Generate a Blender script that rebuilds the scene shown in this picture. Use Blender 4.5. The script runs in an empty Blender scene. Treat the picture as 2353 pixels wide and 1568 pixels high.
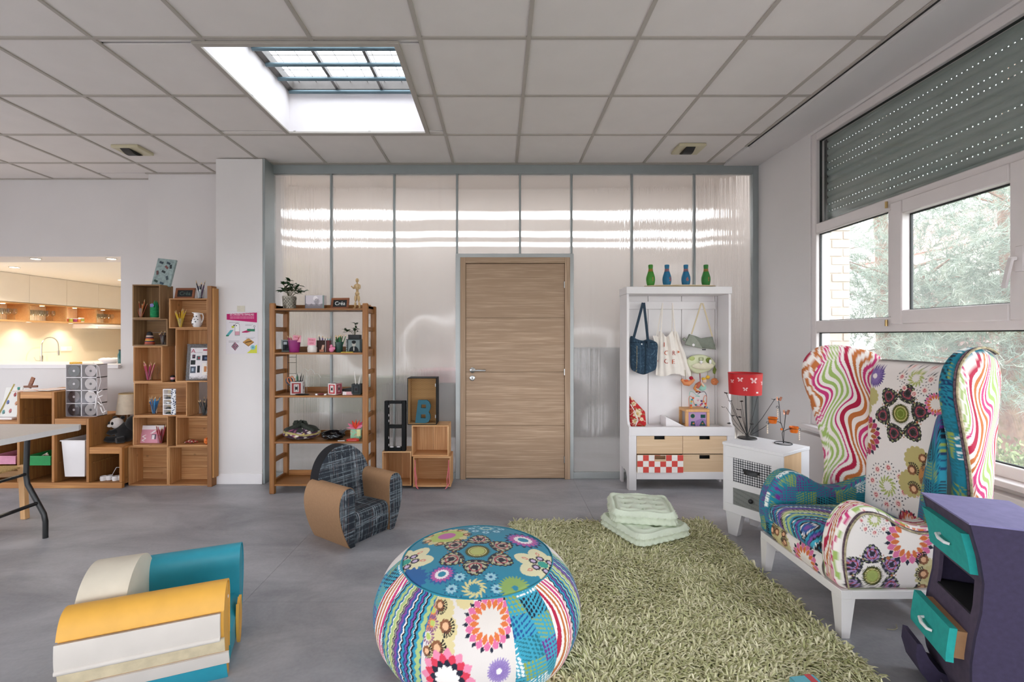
import bpy, bmesh, math, random
import numpy as np
from mathutils import Vector, Matrix

# ------------------------------------------------------------------ camera, sky, exposure
SC = bpy.context.scene
COL = SC.collection
F, VX, VY, H = 1046.0, 1147.0, 774.0, 1.353      # focal length and vanishing point in photo pixels, eye height
cam = bpy.data.cameras.new('camera')
cam.sensor_width = 36.0
cam.lens = F / 2353.0 * 36.0
cam.shift_x = (1176.5 - VX) / 2353.0
cam.shift_y = -(784.0 - VY) / 2353.0
cam.clip_start = 0.02
camo = bpy.data.objects.new('camera', cam)
COL.objects.link(camo)
camo.location = (0, 0, H)
camo.rotation_euler = (math.pi / 2, 0, 0)
SC.camera = camo

W_ = bpy.data.worlds.new('sky')
SC.world = W_
W_.use_nodes = True
nt = W_.node_tree
for n in list(nt.nodes):
    nt.nodes.remove(n)
_o = nt.nodes.new('ShaderNodeOutputWorld')
_b = nt.nodes.new('ShaderNodeBackground')
_t = nt.nodes.new('ShaderNodeTexCoord')
_s = nt.nodes.new('ShaderNodeSeparateXYZ')
_r = nt.nodes.new('ShaderNodeValToRGB')
nt.links.new(_t.outputs['Generated'], _s.inputs[0])
nt.links.new(_s.outputs['Z'], _r.inputs[0])
_r.color_ramp.elements[0].position = 0.0
_r.color_ramp.elements[0].color = (0.92, 0.945, 0.98, 1)
_r.color_ramp.elements[1].position = 0.8
_r.color_ramp.elements[1].color = (0.86, 0.92, 1.0, 1)
nt.links.new(_r.outputs[0], _b.inputs[0])
_b.inputs[1].default_value = 2.6
nt.links.new(_b.outputs[0], _o.inputs[0])

SC.view_settings.view_transform = 'Standard'
SC.view_settings.look = 'None'
SC.view_settings.gamma = 1.0
SC.view_settings.use_curve_mapping = False
SC.view_settings.exposure = 1.38
SC.cycles.max_bounces = 12
SC.cycles.diffuse_bounces = 7
SC.cycles.glossy_bounces = 4
SC.cycles.transmission_bounces = 8
SC.cycles.transparent_max_bounces = 12
SC.cycles.sample_clamp_indirect = 6.0
SC.cycles.caustics_reflective = False
SC.cycles.use_denoising = True

# ------------------------------------------------------------------ helpers
RND = random.Random(11)
NR = np.random.default_rng(5)
WM = {}                                   # world matrix of every parent


def P(px, py, Y):
    return Vector(((px - VX) * Y / F, Y, H - (py - VY) * Y / F))


def XX(px, Y):
    return (px - VX) * Y / F


def ZZ(py, Y):
    return H - (py - VY) * Y / F


def lin(c):
    if isinstance(c, str):
        c = c.lstrip('#')
        c = [int(c[i:i + 2], 16) / 255 for i in (0, 2, 4)]
    return tuple((x / 12.92 if x <= 0.04045 else ((x + 0.055) / 1.055) ** 2.4) for x in c[:3])


def thing(name, label, cat, loc=(0, 0, 0), rz=0.0, group=None, kind=None):
    o = bpy.data.objects.new(name, None)
    COL.objects.link(o)
    o.location = loc
    o.rotation_euler = (0, 0, rz)
    o.empty_display_size = 0.05
    WM[o.name] = Matrix.Translation(Vector(loc)) @ Matrix.Rotation(rz, 4, 'Z')
    tag(o, label, cat, group, kind)
    return o


def tag(o, label=None, cat=None, group=None, kind=None):
    if label:
        o['label'] = label
    if cat:
        o['category'] = cat
    if group:
        o['group'] = group
    if kind:
        o['kind'] = kind
    return o


def kids(o):
    return [c for c in bpy.data.objects if c.parent is o]


class MB:
    """collects shapes, then builds ONE mesh object"""

    def __init__(s):
        s.v = []
        s.f = []

    def add(s, vs, fs, M=None):
        n = len(s.v)
        for v in vs:
            v = Vector(v)
            s.v.append(tuple(M @ v) if M is not None else tuple(v))
        s.f += [tuple(i + n for i in f) for f in fs]
        return s

    def box(s, x0, x1, y0, y1, z0, z1, b=0.0, M=None):
        if x0 > x1: x0, x1 = x1, x0
        if y0 > y1: y0, y1 = y1, y0
        if z0 > z1: z0, z1 = z1, z0
        c = Vector(((x0 + x1) / 2, (y0 + y1) / 2, (z0 + z1) / 2))
        h = Vector(((x1 - x0) / 2, (y1 - y0) / 2, (z1 - z0) / 2))
        b = min(b, min(h) * 0.45)
        if b <= 0:
            vs = [c + Vector((sx * h.x, sy * h.y, sz * h.z)) for sx in (-1, 1) for sy in (-1, 1) for sz in (-1, 1)]
            fs = [(0, 1, 3, 2), (4, 6, 7, 5), (0, 4, 5, 1), (2, 3, 7, 6), (0, 2, 6, 4), (1, 5, 7, 3)]
            return s.add(vs, fs, M)
        vs = []
        idx = {}
        for sx in (-1, 1):
            for sy in (-1, 1):
                for sz in (-1, 1):
                    idx[(sx, sy, sz)] = len(vs)
                    vs.append(c + Vector((sx * h.x, sy * (h.y - b), sz * (h.z - b))))
                    vs.append(c + Vector((sx * (h.x - b), sy * h.y, sz * (h.z - b))))
                    vs.append(c + Vector((sx * (h.x - b), sy * (h.y - b), sz * h.z)))
        fs = []
        I = lambda sx, sy, sz, k: idx[(sx, sy, sz)] + k
        for q in (-1, 1):
            fs.append([I(q, -1, -1, 0), I(q, 1, -1, 0), I(q, 1, 1, 0), I(q, -1, 1, 0)])
            fs.append([I(-1, q, -1, 1), I(1, q, -1, 1), I(1, q, 1, 1), I(-1, q, 1, 1)])
            fs.append([I(-1, -1, q, 2), I(1, -1, q, 2), I(1, 1, q, 2), I(-1, 1, q, 2)])
        for a in (-1, 1):
            for d in (-1, 1):
                fs.append([I(a, d, -1, 0), I(a, d, 1, 0), I(a, d, 1, 1), I(a, d, -1, 1)])
                fs.append([I(a, -1, d, 0), I(a, 1, d, 0), I(a, 1, d, 2), I(a, -1, d, 2)])
                fs.append([I(-1, a, d, 1), I(1, a, d, 1), I(1, a, d, 2), I(-1, a, d, 2)])
        for k in idx.values():
            fs.append([k, k + 1, k + 2])
        return s.add(vs, fs, M)

    def prism(s, poly, a, b, axis='y', M=None):
        """polygon in the plane normal to axis, swept from a to b"""
        n = len(poly)
        vs = []
        for t in (a, b):
            for (p, q) in poly:
                vs.append({'y': (p, t, q), 'x': (t, p, q), 'z': (p, q, t)}[axis])
        fs = [tuple(range(n)), tuple(range(2 * n - 1, n - 1, -1))]
        fs += [(i, (i + 1) % n, n + (i + 1) % n, n + i) for i in range(n)]
        return s.add(vs, fs, M)

    def lathe(s, prof, n=20, c=(0, 0, 0), M=None, sx=1.0, sy=1.0):
        vs = []
        fs = []
        rings = []
        for (r, z) in prof:
            if r < 1e-6:
                rings.append([len(vs)])
                vs.append((c[0], c[1], c[2] + z))
            else:
                st = len(vs)
                for i in range(n):
                    t = 2 * math.pi * i / n
                    vs.append((c[0] + r * sx * math.cos(t), c[1] + r * sy * math.sin(t), c[2] + z))
                rings.append(list(range(st, st + n)))
        for a, b in zip(rings, rings[1:]):
            if len(a) == 1 and len(b) == 1:
                continue
            for i in range(n):
                j = (i + 1) % n
                if len(a) == 1:
                    fs.append((a[0], b[i], b[j]))
                elif len(b) == 1:
                    fs.append((a[i], a[j], b[0]))
                else:
                    fs.append((a[i], a[j], b[j], b[i]))
        return s.add(vs, fs, M)

    def ball(s, c, r, n=12, m=8, M=None):
        if not hasattr(r, '__len__'):
            r = (r, r, r)
        prof = [(math.sin(math.pi * i / m), -math.cos(math.pi * i / m)) for i in range(m + 1)]
        prof[0] = (0, -1); prof[-1] = (0, 1)
        MM = Matrix.Translation(Vector(c)) @ Matrix.Diagonal(Vector((r[0], r[1], r[2], 1)))
        return s.lathe(prof, n, M=(M @ MM) if M is not None else MM)

    def tube(s, path, r, n=8, closed=False, M=None, caps=True):
        path = [Vector(p) for p in path]
        N = len(path)
        rr = r if hasattr(r, '__len__') else [r] * N
        vs = []
        fs = []
        up = None
        for i, p in enumerate(path):
            if closed:
                t = path[(i + 1) % N] - path[i - 1]
            else:
                t = path[min(i + 1, N - 1)] - path[max(i - 1, 0)]
            if t.length < 1e-9:
                t = Vector((0, 0, 1))
            t.normalize()
            if up is None:
                a = Vector((0, 0, 1)) if abs(t.z) < 0.9 else Vector((1, 0, 0))
                up = (a - t * a.dot(t)).normalized()
            else:
                up = up - t * up.dot(t)
                up = up.normalized() if up.length > 1e-6 else t.orthogonal().normalized()
            sd = t.cross(up)
            for k in range(n):
                th = 2 * math.pi * k / n
                vs.append(p + (up * math.cos(th) + sd * math.sin(th)) * rr[i])
        for i in range(N if closed else N - 1):
            j = (i + 1) % N
            for k in range(n):
                l = (k + 1) % n
                fs.append((i * n + k, i * n + l, j * n + l, j * n + k))
        if not closed and caps:
            fs.append(tuple(range(n)))
            fs.append(tuple(range((N - 1) * n, N * n)))
        return s.add(vs, fs, M)

    def bar(s, p, q, w, h=None, up=(0, 0, 1), b=0.0):
        """rectangular bar from p to q"""
        p = Vector(p); q = Vector(q)
        h = h or w
        d = (q - p)
        L = d.length
        d.normalize()
        u = Vector(up)
        u = u - d * u.dot(d)
        if u.length < 1e-5:
            u = d.orthogonal()
        u.normalize()
        e = u.cross(d)
        M = Matrix(((e.x, u.x, d.x, p.x), (e.y, u.y, d.y, p.y), (e.z, u.z, d.z, p.z), (0, 0, 0, 1)))
        return s.box(-w / 2, w / 2, -h / 2, h / 2, 0, L, b, M)

    def build(s, name, m, parent=None, world=False, loc=None, rz=0.0, smooth=True, label=None, angle=38):
        me = bpy.data.meshes.new(name)
        vs = s.v
        if world and parent is not None:
            inv = WM[parent.name].inverted()
            vs = [tuple(inv @ Vector(v)) for v in vs]
        if world and parent is None and loc is not None:
            inv = (Matrix.Translation(Vector(loc)) @ Matrix.Rotation(rz, 4, 'Z')).inverted()
            vs = [tuple(inv @ Vector(v)) for v in vs]
        me.from_pydata([tuple(v) for v in vs], [], s.f)
        bm = bmesh.new()
        bm.from_mesh(me)
        bmesh.ops.recalc_face_normals(bm, faces=bm.faces)
        bm.to_mesh(me)
        bm.free()
        return finish(name, me, m, parent, loc, rz, smooth, label, angle)


def finish(name, me, m, parent=None, loc=None, rz=0.0, smooth=True, label=None, angle=38):
    if smooth and len(me.polygons):
        me.polygons.foreach_set('use_smooth', [True] * len(me.polygons))
        me.set_sharp_from_angle(angle=math.radians(angle))
    if m is not None:
        me.materials.append(m)
    o = bpy.data.objects.new(name, me)
    COL.objects.link(o)
    if parent is not None:
        o.parent = parent
        WM[o.name] = WM[parent.name]
    else:
        M = Matrix.Identity(4)
        if loc is not None:
            o.location = loc
            o.rotation_euler = (0, 0, rz)
            M = Matrix.Translation(Vector(loc)) @ Matrix.Rotation(rz, 4, 'Z')
        WM[o.name] = M
    if label:
        o['label'] = label
    return o


def bx(name, m, x0, x1, y0, y1, z0, z1, b=0.002, parent=None, world=True, **k):
    return MB().box(x0, x1, y0, y1, z0, z1, b).build(name, m, parent, world=world, **k)


def copy_tree(o, loc=None, rz=None, label=None, group=None):
    c = o.copy()
    COL.objects.link(c)
    if loc is not None: c.location = loc
    if rz is not None: c.rotation_euler = (0, 0, rz)
    if label: c['label'] = label
    if group: c['group'] = group
    WM[c.name] = Matrix.Translation(Vector(c.location)) @ Matrix.Rotation(c.rotation_euler[2], 4, 'Z')
    for k in list(o.children):
        d = k.copy(); COL.objects.link(d); d.parent = c
        for g in list(k.children):
            e = g.copy(); COL.objects.link(e); e.parent = d
    return c


def text_mesh(txt, size, depth=0.001, align='CENTER'):
    cu = bpy.data.curves.new('t', 'FONT')
    cu.body = txt
    cu.size = size
    cu.extrude = depth
    cu.align_x = align
    cu.align_y = 'CENTER'
    cu.resolution_u = 3
    o = bpy.data.objects.new('t', cu)
    COL.objects.link(o)
    bpy.context.view_layer.update()
    me = bpy.data.meshes.new_from_object(o.evaluated_get(bpy.context.evaluated_depsgraph_get()))
    bpy.data.objects.remove(o)
    bpy.data.curves.remove(cu)
    return me


def lettering(txt, size, m, parent, M, depth=0.0006, align='CENTER', name='lettering', sx=1.0):
    """M: world matrix of the text plane (x right, y up, z out)"""
    me = text_mesh(txt, size, depth, align)
    me.materials.clear()
    me.transform(WM[parent.name].inverted() @ M @ Matrix.Diagonal(Vector((sx, 1, 1, 1))))
    return finish(name, me, m, parent, smooth=False)


def facing(c, right=(1, 0, 0), up=(0, 0, 1)):
    r = Vector(right).normalized(); u = Vector(up).normalized()
    n = r.cross(u)
    return Matrix(((r.x, u.x, n.x, c[0]), (r.y, u.y, n.y, c[1]), (r.z, u.z, n.z, c[2]), (0, 0, 0, 1)))


# ------------------------------------------------------------------ materials
MATS = {}


def newmat(name):
    m = bpy.data.materials.new(name)
    m.use_nodes = True
    return m, m.node_tree, m.node_tree.nodes['Principled BSDF']


def node(nt, typ, ins=None, **k):
    n = nt.nodes.new(typ)
    for a, v in k.items():
        setattr(n, a, v)
    for a, v in (ins or {}).items():
        if isinstance(v, bpy.types.NodeSocket):
            nt.links.new(v, n.inputs[a])
        else:
            n.inputs[a].default_value = v
    return n


def plain(name, c, rough=0.5, var=0.06, scale=30, bump=0.0, bscale=200, metal=0.0, coat=0.0, spec=0.5, sheen=0.0):
    """solid colour with a little mottling and fine relief"""
    if name in MATS:
        return MATS[name]
    m, nt, b = newmat(name)
    c = lin(c)
    tc = node(nt, 'ShaderNodeTexCoord')
    nz = node(nt, 'ShaderNodeTexNoise', {'Vector': tc.outputs['Object'], 'Scale': scale, 'Detail': 3.0})
    rp = node(nt, 'ShaderNodeValToRGB', {0: nz.outputs['Fac']})
    rp.color_ramp.elements[0].position = 0.3
    rp.color_ramp.elements[1].position = 0.7
    rp.color_ramp.elements[0].color = (*[max(0, x * (1 - var)) for x in c], 1)
    rp.color_ramp.elements[1].color = (*[min(1, x * (1 + var)) for x in c], 1)
    nt.links.new(rp.outputs[0], b.inputs['Base Color'])
    b.inputs['Roughness'].default_value = rough
    b.inputs['Metallic'].default_value = metal
    b.inputs['Coat Weight'].default_value = coat
    b.inputs['Specular IOR Level'].default_value = spec
    b.inputs['Sheen Weight'].default_value = sheen
    if bump:
        n2 = node(nt, 'ShaderNodeTexNoise', {'Vector': tc.outputs['Object'], 'Scale': bscale, 'Detail': 2.0})
        bp = node(nt, 'ShaderNodeBump', {'Height': n2.outputs['Fac'], 'Strength': bump, 'Distance': 0.002})
        nt.links.new(bp.outputs[0], b.inputs['Normal'])
    MATS[name] = m
    return m


def wood(name, c1, c2, axis='x', scale=1.0, rough=0.5, dark=None, rnd=0.12, knots=0.0, bump=0.15):
    """wood grain running along the given axis; every piece gets its own offset and tone"""
    if name in MATS:
        return MATS[name]
    m, nt, b = newmat(name)
    tc = node(nt, 'ShaderNodeTexCoord')
    oi = node(nt, 'ShaderNodeObjectInfo')
    off = node(nt, 'ShaderNodeVectorMath', {0: tc.outputs['Object']}, operation='ADD')
    mul = node(nt, 'ShaderNodeMath', {0: oi.outputs['Random'], 1: 7.3}, operation='MULTIPLY')
    nt.links.new(mul.outputs[0], off.inputs[1])
    st = {'x': (1.6, 22, 22), 'y': (22, 1.6, 22), 'z': (22, 22, 1.6)}[axis]
    mp = node(nt, 'ShaderNodeMapping', {'Vector': off.outputs[0], 'Scale': tuple(v * scale for v in st)})
    n1 = node(nt, 'ShaderNodeTexNoise', {'Vector': mp.outputs[0], 'Scale': 1.0, 'Detail': 6.0, 'Roughness': 0.6, 'Distortion': 0.4})
    st2 = {'x': (4, 160, 160), 'y': (160, 4, 160), 'z': (160, 160, 4)}[axis]
    mp2 = node(nt, 'ShaderNodeMapping', {'Vector': off.outputs[0], 'Scale': tuple(v * scale for v in st2)})
    n2 = node(nt, 'ShaderNodeTexNoise', {'Vector': mp2.outputs[0], 'Scale': 1.0, 'Detail': 2.0})
    mx = node(nt, 'ShaderNodeMath', {0: n1.outputs['Fac'], 1: n2.outputs['Fac']}, operation='MULTIPLY_ADD')
    mx.inputs[1].default_value = 0.75
    sc2 = node(nt, 'ShaderNodeMath', {0: n2.outputs['Fac'], 1: 0.25}, operation='MULTIPLY')
    nt.links.new(sc2.outputs[0], mx.inputs[2])
    rp = node(nt, 'ShaderNodeValToRGB', {0: mx.outputs[0]})
    rp.color_ramp.elements[0].position = 0.34
    rp.color_ramp.elements[1].position = 0.66
    rp.color_ramp.elements[0].color = (*lin(c1), 1)
    rp.color_ramp.elements[1].color = (*lin(c2), 1)
    hsv = node(nt, 'ShaderNodeHueSaturation', {'Color': rp.outputs[0]})
    mr = node(nt, 'ShaderNodeMapRange', {'Value': oi.outputs['Random'], 'To Min': 1 - rnd, 'To Max': 1 + rnd})
    nt.links.new(mr.outputs[0], hsv.inputs['Value'])
    colout = hsv.outputs[0]
    if knots:
        vo = node(nt, 'ShaderNodeTexVoronoi', {'Vector': off.outputs[0], 'Scale': 7.0})
        kr = node(nt, 'ShaderNodeMapRange', {'Value': vo.outputs['Distance'], 'From Min': 0.05, 'From Max': 0.12, 'To Min': knots, 'To Max': 0.0})
        mk = node(nt, 'ShaderNodeMix', {'Factor': kr.outputs[0], 'A': colout, 'B': (*[x * 0.35 for x in lin(c1)], 1)}, data_type='RGBA')
        for s in mk.inputs:
            pass
        nt.links.new(kr.outputs[0], mk.inputs[0])
        nt.links.new(colout, mk.inputs[6])
        mk.inputs[7].default_value = (*[x * 0.35 for x in lin(c1)], 1)
        colout = mk.outputs[2]
    nt.links.new(colout, b.inputs['Base Color'])
    b.inputs['Roughness'].default_value = rough
    if bump:
        bp = node(nt, 'ShaderNodeBump', {'Height': mx.outputs[0], 'Strength': bump, 'Distance': 0.002})
        nt.links.new(bp.outputs[0], b.inputs['Normal'])
    MATS[name] = m
    return m


def attr_mat(name, rough=0.75, bump=0.15, bscale=700, sheen=0.0, coat=0.0):
    """colour from the printed pattern stored on the mesh, weave relief on top"""
    if name in MATS:
        return MATS[name]
    m, nt, b = newmat(name)
    a = node(nt, 'ShaderNodeVertexColor', layer_name='print')
    tc = node(nt, 'ShaderNodeTexCoord')
    nz = node(nt, 'ShaderNodeTexNoise', {'Vector': tc.outputs['Object'], 'Scale': bscale, 'Detail': 2.0})
    mr = node(nt, 'ShaderNodeMapRange', {'Value': nz.outputs['Fac'], 'To Min': 0.92, 'To Max': 1.06})
    h = node(nt, 'ShaderNodeHueSaturation', {'Color': a.outputs['Color'], 'Value': mr.outputs[0]})
    nt.links.new(h.outputs[0], b.inputs['Base Color'])
    b.inputs['Roughness'].default_value = rough
    b.inputs['Sheen Weight'].default_value = sheen
    b.inputs['Coat Weight'].default_value = coat
    b.inputs['Specular IOR Level'].default_value = 0.3
    if bump:
        bp = node(nt, 'ShaderNodeBump', {'Height': nz.outputs['Fac'], 'Strength': bump, 'Distance': 0.001})
        nt.links.new(bp.outputs[0], b.inputs['Normal'])
    MATS[name] = m
    return m


def glass(name, tint=(1, 1, 1), haze=0.0):
    """thin clear sheet: see-through with a mirror sheen, lets light pass"""
    if name in MATS:
        return MATS[name]
    m = bpy.data.materials.new(name)
    m.use_nodes = True
    nt = m.node_tree
    nt.nodes.clear()
    o = node(nt, 'ShaderNodeOutputMaterial')
    tr = node(nt, 'ShaderNodeBsdfTransparent', {'Color': (*tint, 1)})
    gl = node(nt, 'ShaderNodeBsdfGlossy', {'Roughness': 0.02})
    lw = node(nt, 'ShaderNodeLayerWeight', {'Blend': 0.5})
    pw = node(nt, 'ShaderNodeMath', {0: lw.outputs['Facing'], 1: 5.0}, operation='POWER')
    fr = node(nt, 'ShaderNodeMath', {0: pw.outputs[0], 1: 0.9, 2: 0.035}, operation='MULTIPLY_ADD')
    nz = node(nt, 'ShaderNodeTexNoise', {'Scale': 1.5})
    bp = node(nt, 'ShaderNodeBump', {'Height': nz.outputs['Fac'], 'Strength': 0.02})
    nt.links.new(bp.outputs[0], gl.inputs['Normal'])
    mx = node(nt, 'ShaderNodeMixShader', {0: fr.outputs[0], 1: tr.outputs[0], 2: gl.outputs[0]})
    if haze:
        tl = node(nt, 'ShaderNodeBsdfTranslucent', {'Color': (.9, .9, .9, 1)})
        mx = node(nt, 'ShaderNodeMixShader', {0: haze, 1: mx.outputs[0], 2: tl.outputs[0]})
    nt.links.new(mx.outputs[0], o.inputs[0])
    MATS[name] = m
    return m


def glow(name, c, s):
    if name in MATS:
        return MATS[name]
    m, nt, b = newmat(name)
    b.inputs['Base Color'].default_value = (*lin(c), 1)
    b.inputs['Emission Color'].default_value = (*lin(c), 1)
    b.inputs['Emission Strength'].default_value = s
    MATS[name] = m
    return m


# ------------------------------------------------------------------ printed patterns (colour functions on mesh points)
class Print:
    def __init__(s, u, v, base):
        s.u = np.asarray(u, float).ravel()
        s.v = np.asarray(v, float).ravel()
        s.c = np.tile(np.array(lin(base)), (s.u.size, 1))

    def set(s, mask, col, a=1.0):
        c = np.array(lin(col))
        if isinstance(a, np.ndarray):
            aa = a[mask][:, None]
        else:
            aa = a
        s.c[mask] = s.c[mask] * (1 - aa) + c * aa

    def pol(s, cx, cy):
        x = s.u - cx; y = s.v - cy
        return np.hypot(x, y), np.arctan2(y, x)

    def disc(s, cx, cy, r, col, ry=None):
        ry = ry or r
        s.set(((s.u - cx) / r) ** 2 + ((s.v - cy) / ry) ** 2 < 1, col)

    def ring(s, cx, cy, r0, r1, col):
        r, t = s.pol(cx, cy)
        s.set((r > r0) & (r < r1), col)

    def scallop(s, cx, cy, r, n, amp, col, rot=0):
        rr, t = s.pol(cx, cy)
        s.set(rr < r * (1 + amp * np.abs(np.sin(n * (t + rot) / 2))), col)

    def petals(s, cx, cy, n, r0, r1, w, col, rot=0.0, p=0.8, swirl=0.0):
        rr, t = s.pol(cx, cy)
        t = t + rot + swirl * (rr - r0) / max(r1 - r0, 1e-6)
        st = 2 * math.pi / n
        ph = (t / st - np.round(t / st)) * st
        a = rr * np.cos(ph); b = rr * np.sin(ph)
        q = np.clip((a - r0) / (r1 - r0), 0, 1)
        s.set((a > r0) & (a < r1) & (np.abs(b) < w * np.sin(math.pi * q) ** p), col)

    def spikes(s, cx, cy, n, r0, r1, w, col, rot=0.0):
        rr, t = s.pol(cx, cy)
        st = 2 * math.pi / n
        t = t + rot
        ph = (t / st - np.round(t / st)) * st
        a = rr * np.cos(ph); b = rr * np.sin(ph)
        s.set((a > r0) & (a < r1) & (np.abs(b) < w * (r1 - a) / (r1 - r0)), col)

    def dots(s, cx, cy, n, r, d, col, rot=0.0):
        for k in range(n):
            t = rot + 2 * math.pi * k / n
            s.disc(cx + r * math.cos(t), cy + r * math.sin(t), d, col)

    # ---- the motifs of the fabric
    def sun(s, cx, cy, r, rot=0.0, dark='#20262a', n=6, core='#8f9c3c', fan='#7c4c62', halo=None):
        for k in range(n):
            t = rot + 2 * math.pi * k / n
            fx, fy = cx + 0.68 * r * math.cos(t), cy + 0.68 * r * math.sin(t)
            x, y = s.u - fx, s.v - fy
            A = (x * math.cos(t) + y * math.sin(t)) / (0.30 * r); B = (-x * math.sin(t) + y * math.cos(t)) / (0.30 * r)
            an = np.arctan2(B, A + .75)
            q = np.hypot(A, B * 1.05 * (1 + .38 * A)) * (1 - .10 * np.abs(np.sin(an * 13)))
            s.set(q < .93, dark)
            s.set((q < .74) & (np.mod(an * 7 / math.pi + .5, 1) < .62), fan)
            s.set((q > .70) & (q < .83) & (np.mod(an * 8 / math.pi, 1) < .4), '#a9b07a')
            s.set((q < .5) & (q > .40), '#b04a56'); s.set((q < .24), dark)
            # little curls under each fan
            for sg in (-1, 1):
                s.disc(cx + 0.45 * r * math.cos(t + sg * 0.17), cy + 0.45 * r * math.sin(t + sg * 0.17), 0.05 * r, dark)
            s.disc(cx + 0.60 * r * math.cos(t + math.pi / n), cy + 0.60 * r * math.sin(t + math.pi / n), 0.035 * r, '#b5683f')
            s.disc(cx + 0.72 * r * math.cos(t + math.pi / n), cy + 0.72 * r * math.sin(t + math.pi / n), 0.02 * r, '#b5683f')
        s.spikes(cx, cy, 44, 0.16 * r, 0.36 * r, 0.03 * r, '#4a4a20', rot)
        s.disc(cx, cy, 0.29 * r, '#3f4018')
        s.spikes(cx, cy, 40, 0.1 * r, 0.29 * r, 0.02 * r, '#9a9440', rot + 0.07)
        s.ring(cx, cy, 0.205 * r, 0.225 * r, '#d8cf96')
        s.disc(cx, cy, 0.18 * r, core)
        s.ring(cx, cy, 0.11 * r, 0.125 * r, '#b2be66')

    def dahlia(s, cx, cy, r, rot=0.0, out='#20253a', mid='#d9709c', inn='#d8743e', core='#f1e8e0', n=14):
        s.spikes(cx, cy, n, 0.7 * r, 1.0 * r, 0.17 * r, out, rot + math.pi / n)
        s.petals(cx, cy, n, 0.45 * r, 0.93 * r, 0.155 * r, '#f3d9d4', rot, 0.6)
        s.petals(cx, cy, n, 0.45 * r, 0.915 * r, 0.14 * r, mid, rot, 0.6)
        s.petals(cx, cy, n, 0.38 * r, 0.76 * r, 0.10 * r, '#f3d9c8', rot + math.pi / n, 0.7)
        s.petals(cx, cy, n, 0.40 * r, 0.74 * r, 0.088 * r, inn, rot + math.pi / n, 0.7)
        s.disc(cx, cy, 0.40 * r, core)
        s.spikes(cx, cy, n, 0.38 * r, 0.56 * r, 0.075 * r, core, rot)

    def aster(s, cx, cy, r, out='#232a4a', mid='#b65c9e', blue='#2f5f9c', core='#2d8ba6', n=16):
        s.spikes(cx, cy, n, 0.7 * r, 1.0 * r, 0.2 * r, out)
        s.disc(cx, cy, 0.8 * r, blue)
        s.petals(cx, cy, n, 0.3 * r, 0.78 * r, 0.12 * r, mid, 0, 0.7)
        s.petals(cx, cy, n // 2 * 2, 0.2 * r, 0.5 * r, 0.09 * r, '#f1e8ea', math.pi / n)
        s.disc(cx, cy, 0.27 * r, core)

    def swirl(s, cx, cy, r, lime='#a9b56a', pink='#c9535f', dark='#2f2d38', teal=False):
        s.petals(cx, cy, 13, 0.16 * r, 0.42 * r, 0.05 * r, lime, 0, 0.7, 0.5)
        s.petals(cx, cy, 13, 0.2 * r, 0.3 * r, 0.03 * r, '#dcd596', 0.2, 0.7, 0.5)
        for k in range(8):
            t = 2 * math.pi * k / 8
            fx, fy = cx + 0.72 * r * math.cos(t), cy + 0.72 * r * math.sin(t)
            if teal:
                s.petals(fx, fy, 9, 0.03 * r, 0.2 * r, 0.05 * r, '#9ecbd8')
                s.disc(fx, fy, 0.06 * r, '#1f5f8a')
            else:
                s.disc(fx, fy, 0.14 * r, '#f3dcd2')
                s.petals(fx, fy, 8, 0.02 * r, 0.10 * r, 0.02 * r, pink)
            s.petals(fx, fy, 10, 0.19 * r, 0.27 * r, 0.022 * r, dark, t)

    def star(s, cx, cy, r, rot=0.0):
        s.petals(cx, cy, 12, 0.3 * r, 1.0 * r, 0.2 * r, '#e58aa8', rot)
        s.petals(cx, cy, 12, 0.3 * r, 0.85 * r, 0.15 * r, '#d53a52', rot + math.pi / 12)
        s.petals(cx, cy, 12, 0.25 * r, 0.65 * r, 0.13 * r, '#1e2235', rot)
        s.petals(cx, cy, 12, 0.1 * r, 0.48 * r, 0.11 * r, '#f3ece6', rot + math.pi / 12)
        s.disc(cx, cy, 0.3 * r, '#f3ece6')

    def purple(s, cx, cy, r, col='#5f4a8c'):
        s.petals(cx, cy, 26, 0.2 * r, r, 0.085 * r, col, 0, 0.6)
        s.petals(cx, cy, 26, 0.2 * r, 0.8 * r, 0.05 * r, '#8a73b0', math.pi / 26, 0.6)
        s.disc(cx, cy, 0.22 * r, '#f0e8e6')

    def beige(s, cx, cy, r, claw=True, rot=0.0):
        s.scallop(cx, cy, 0.85 * r, 18, 0.16, '#d2c795', rot)
        s.scallop(cx, cy, 0.5 * r, 14, 0.12, '#c7ba84', rot)
        if claw:
            for j, dr in enumerate((0.95, 0.05, -0.9)):
                fx, fy = cx + 0.55 * r * math.cos(rot), cy + dr * r * 0.9
                s.claw(fx, fy, 0.42 * r, rot + 0.4 * j)

    def claw(s, cx, cy, r, rot=0.0):
        s.scallop(cx, cy, 0.62 * r, 9, 0.15, '#8a5a3c', rot)
        s.disc(cx, cy, 0.36 * r, '#e6b48c')
        rr, t = s.pol(cx, cy)
        tt = np.mod(t - rot + math.pi, 2 * math.pi) - math.pi
        body = (rr > 0.42 * r) & (rr < 1.0 * r) & (np.abs(tt) < 1.5)
        s.set(body & (np.mod(tt * 3.2 + 0.25, 1.0) < 0.5), '#1c1a1e')
        s.set((rr > 0.9 * r) & (rr < 1.05 * r) & (np.abs(tt) < 1.4) & (np.mod(tt * 3.2 + .25, 1) < 0.7), '#1c1a1e')

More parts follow.
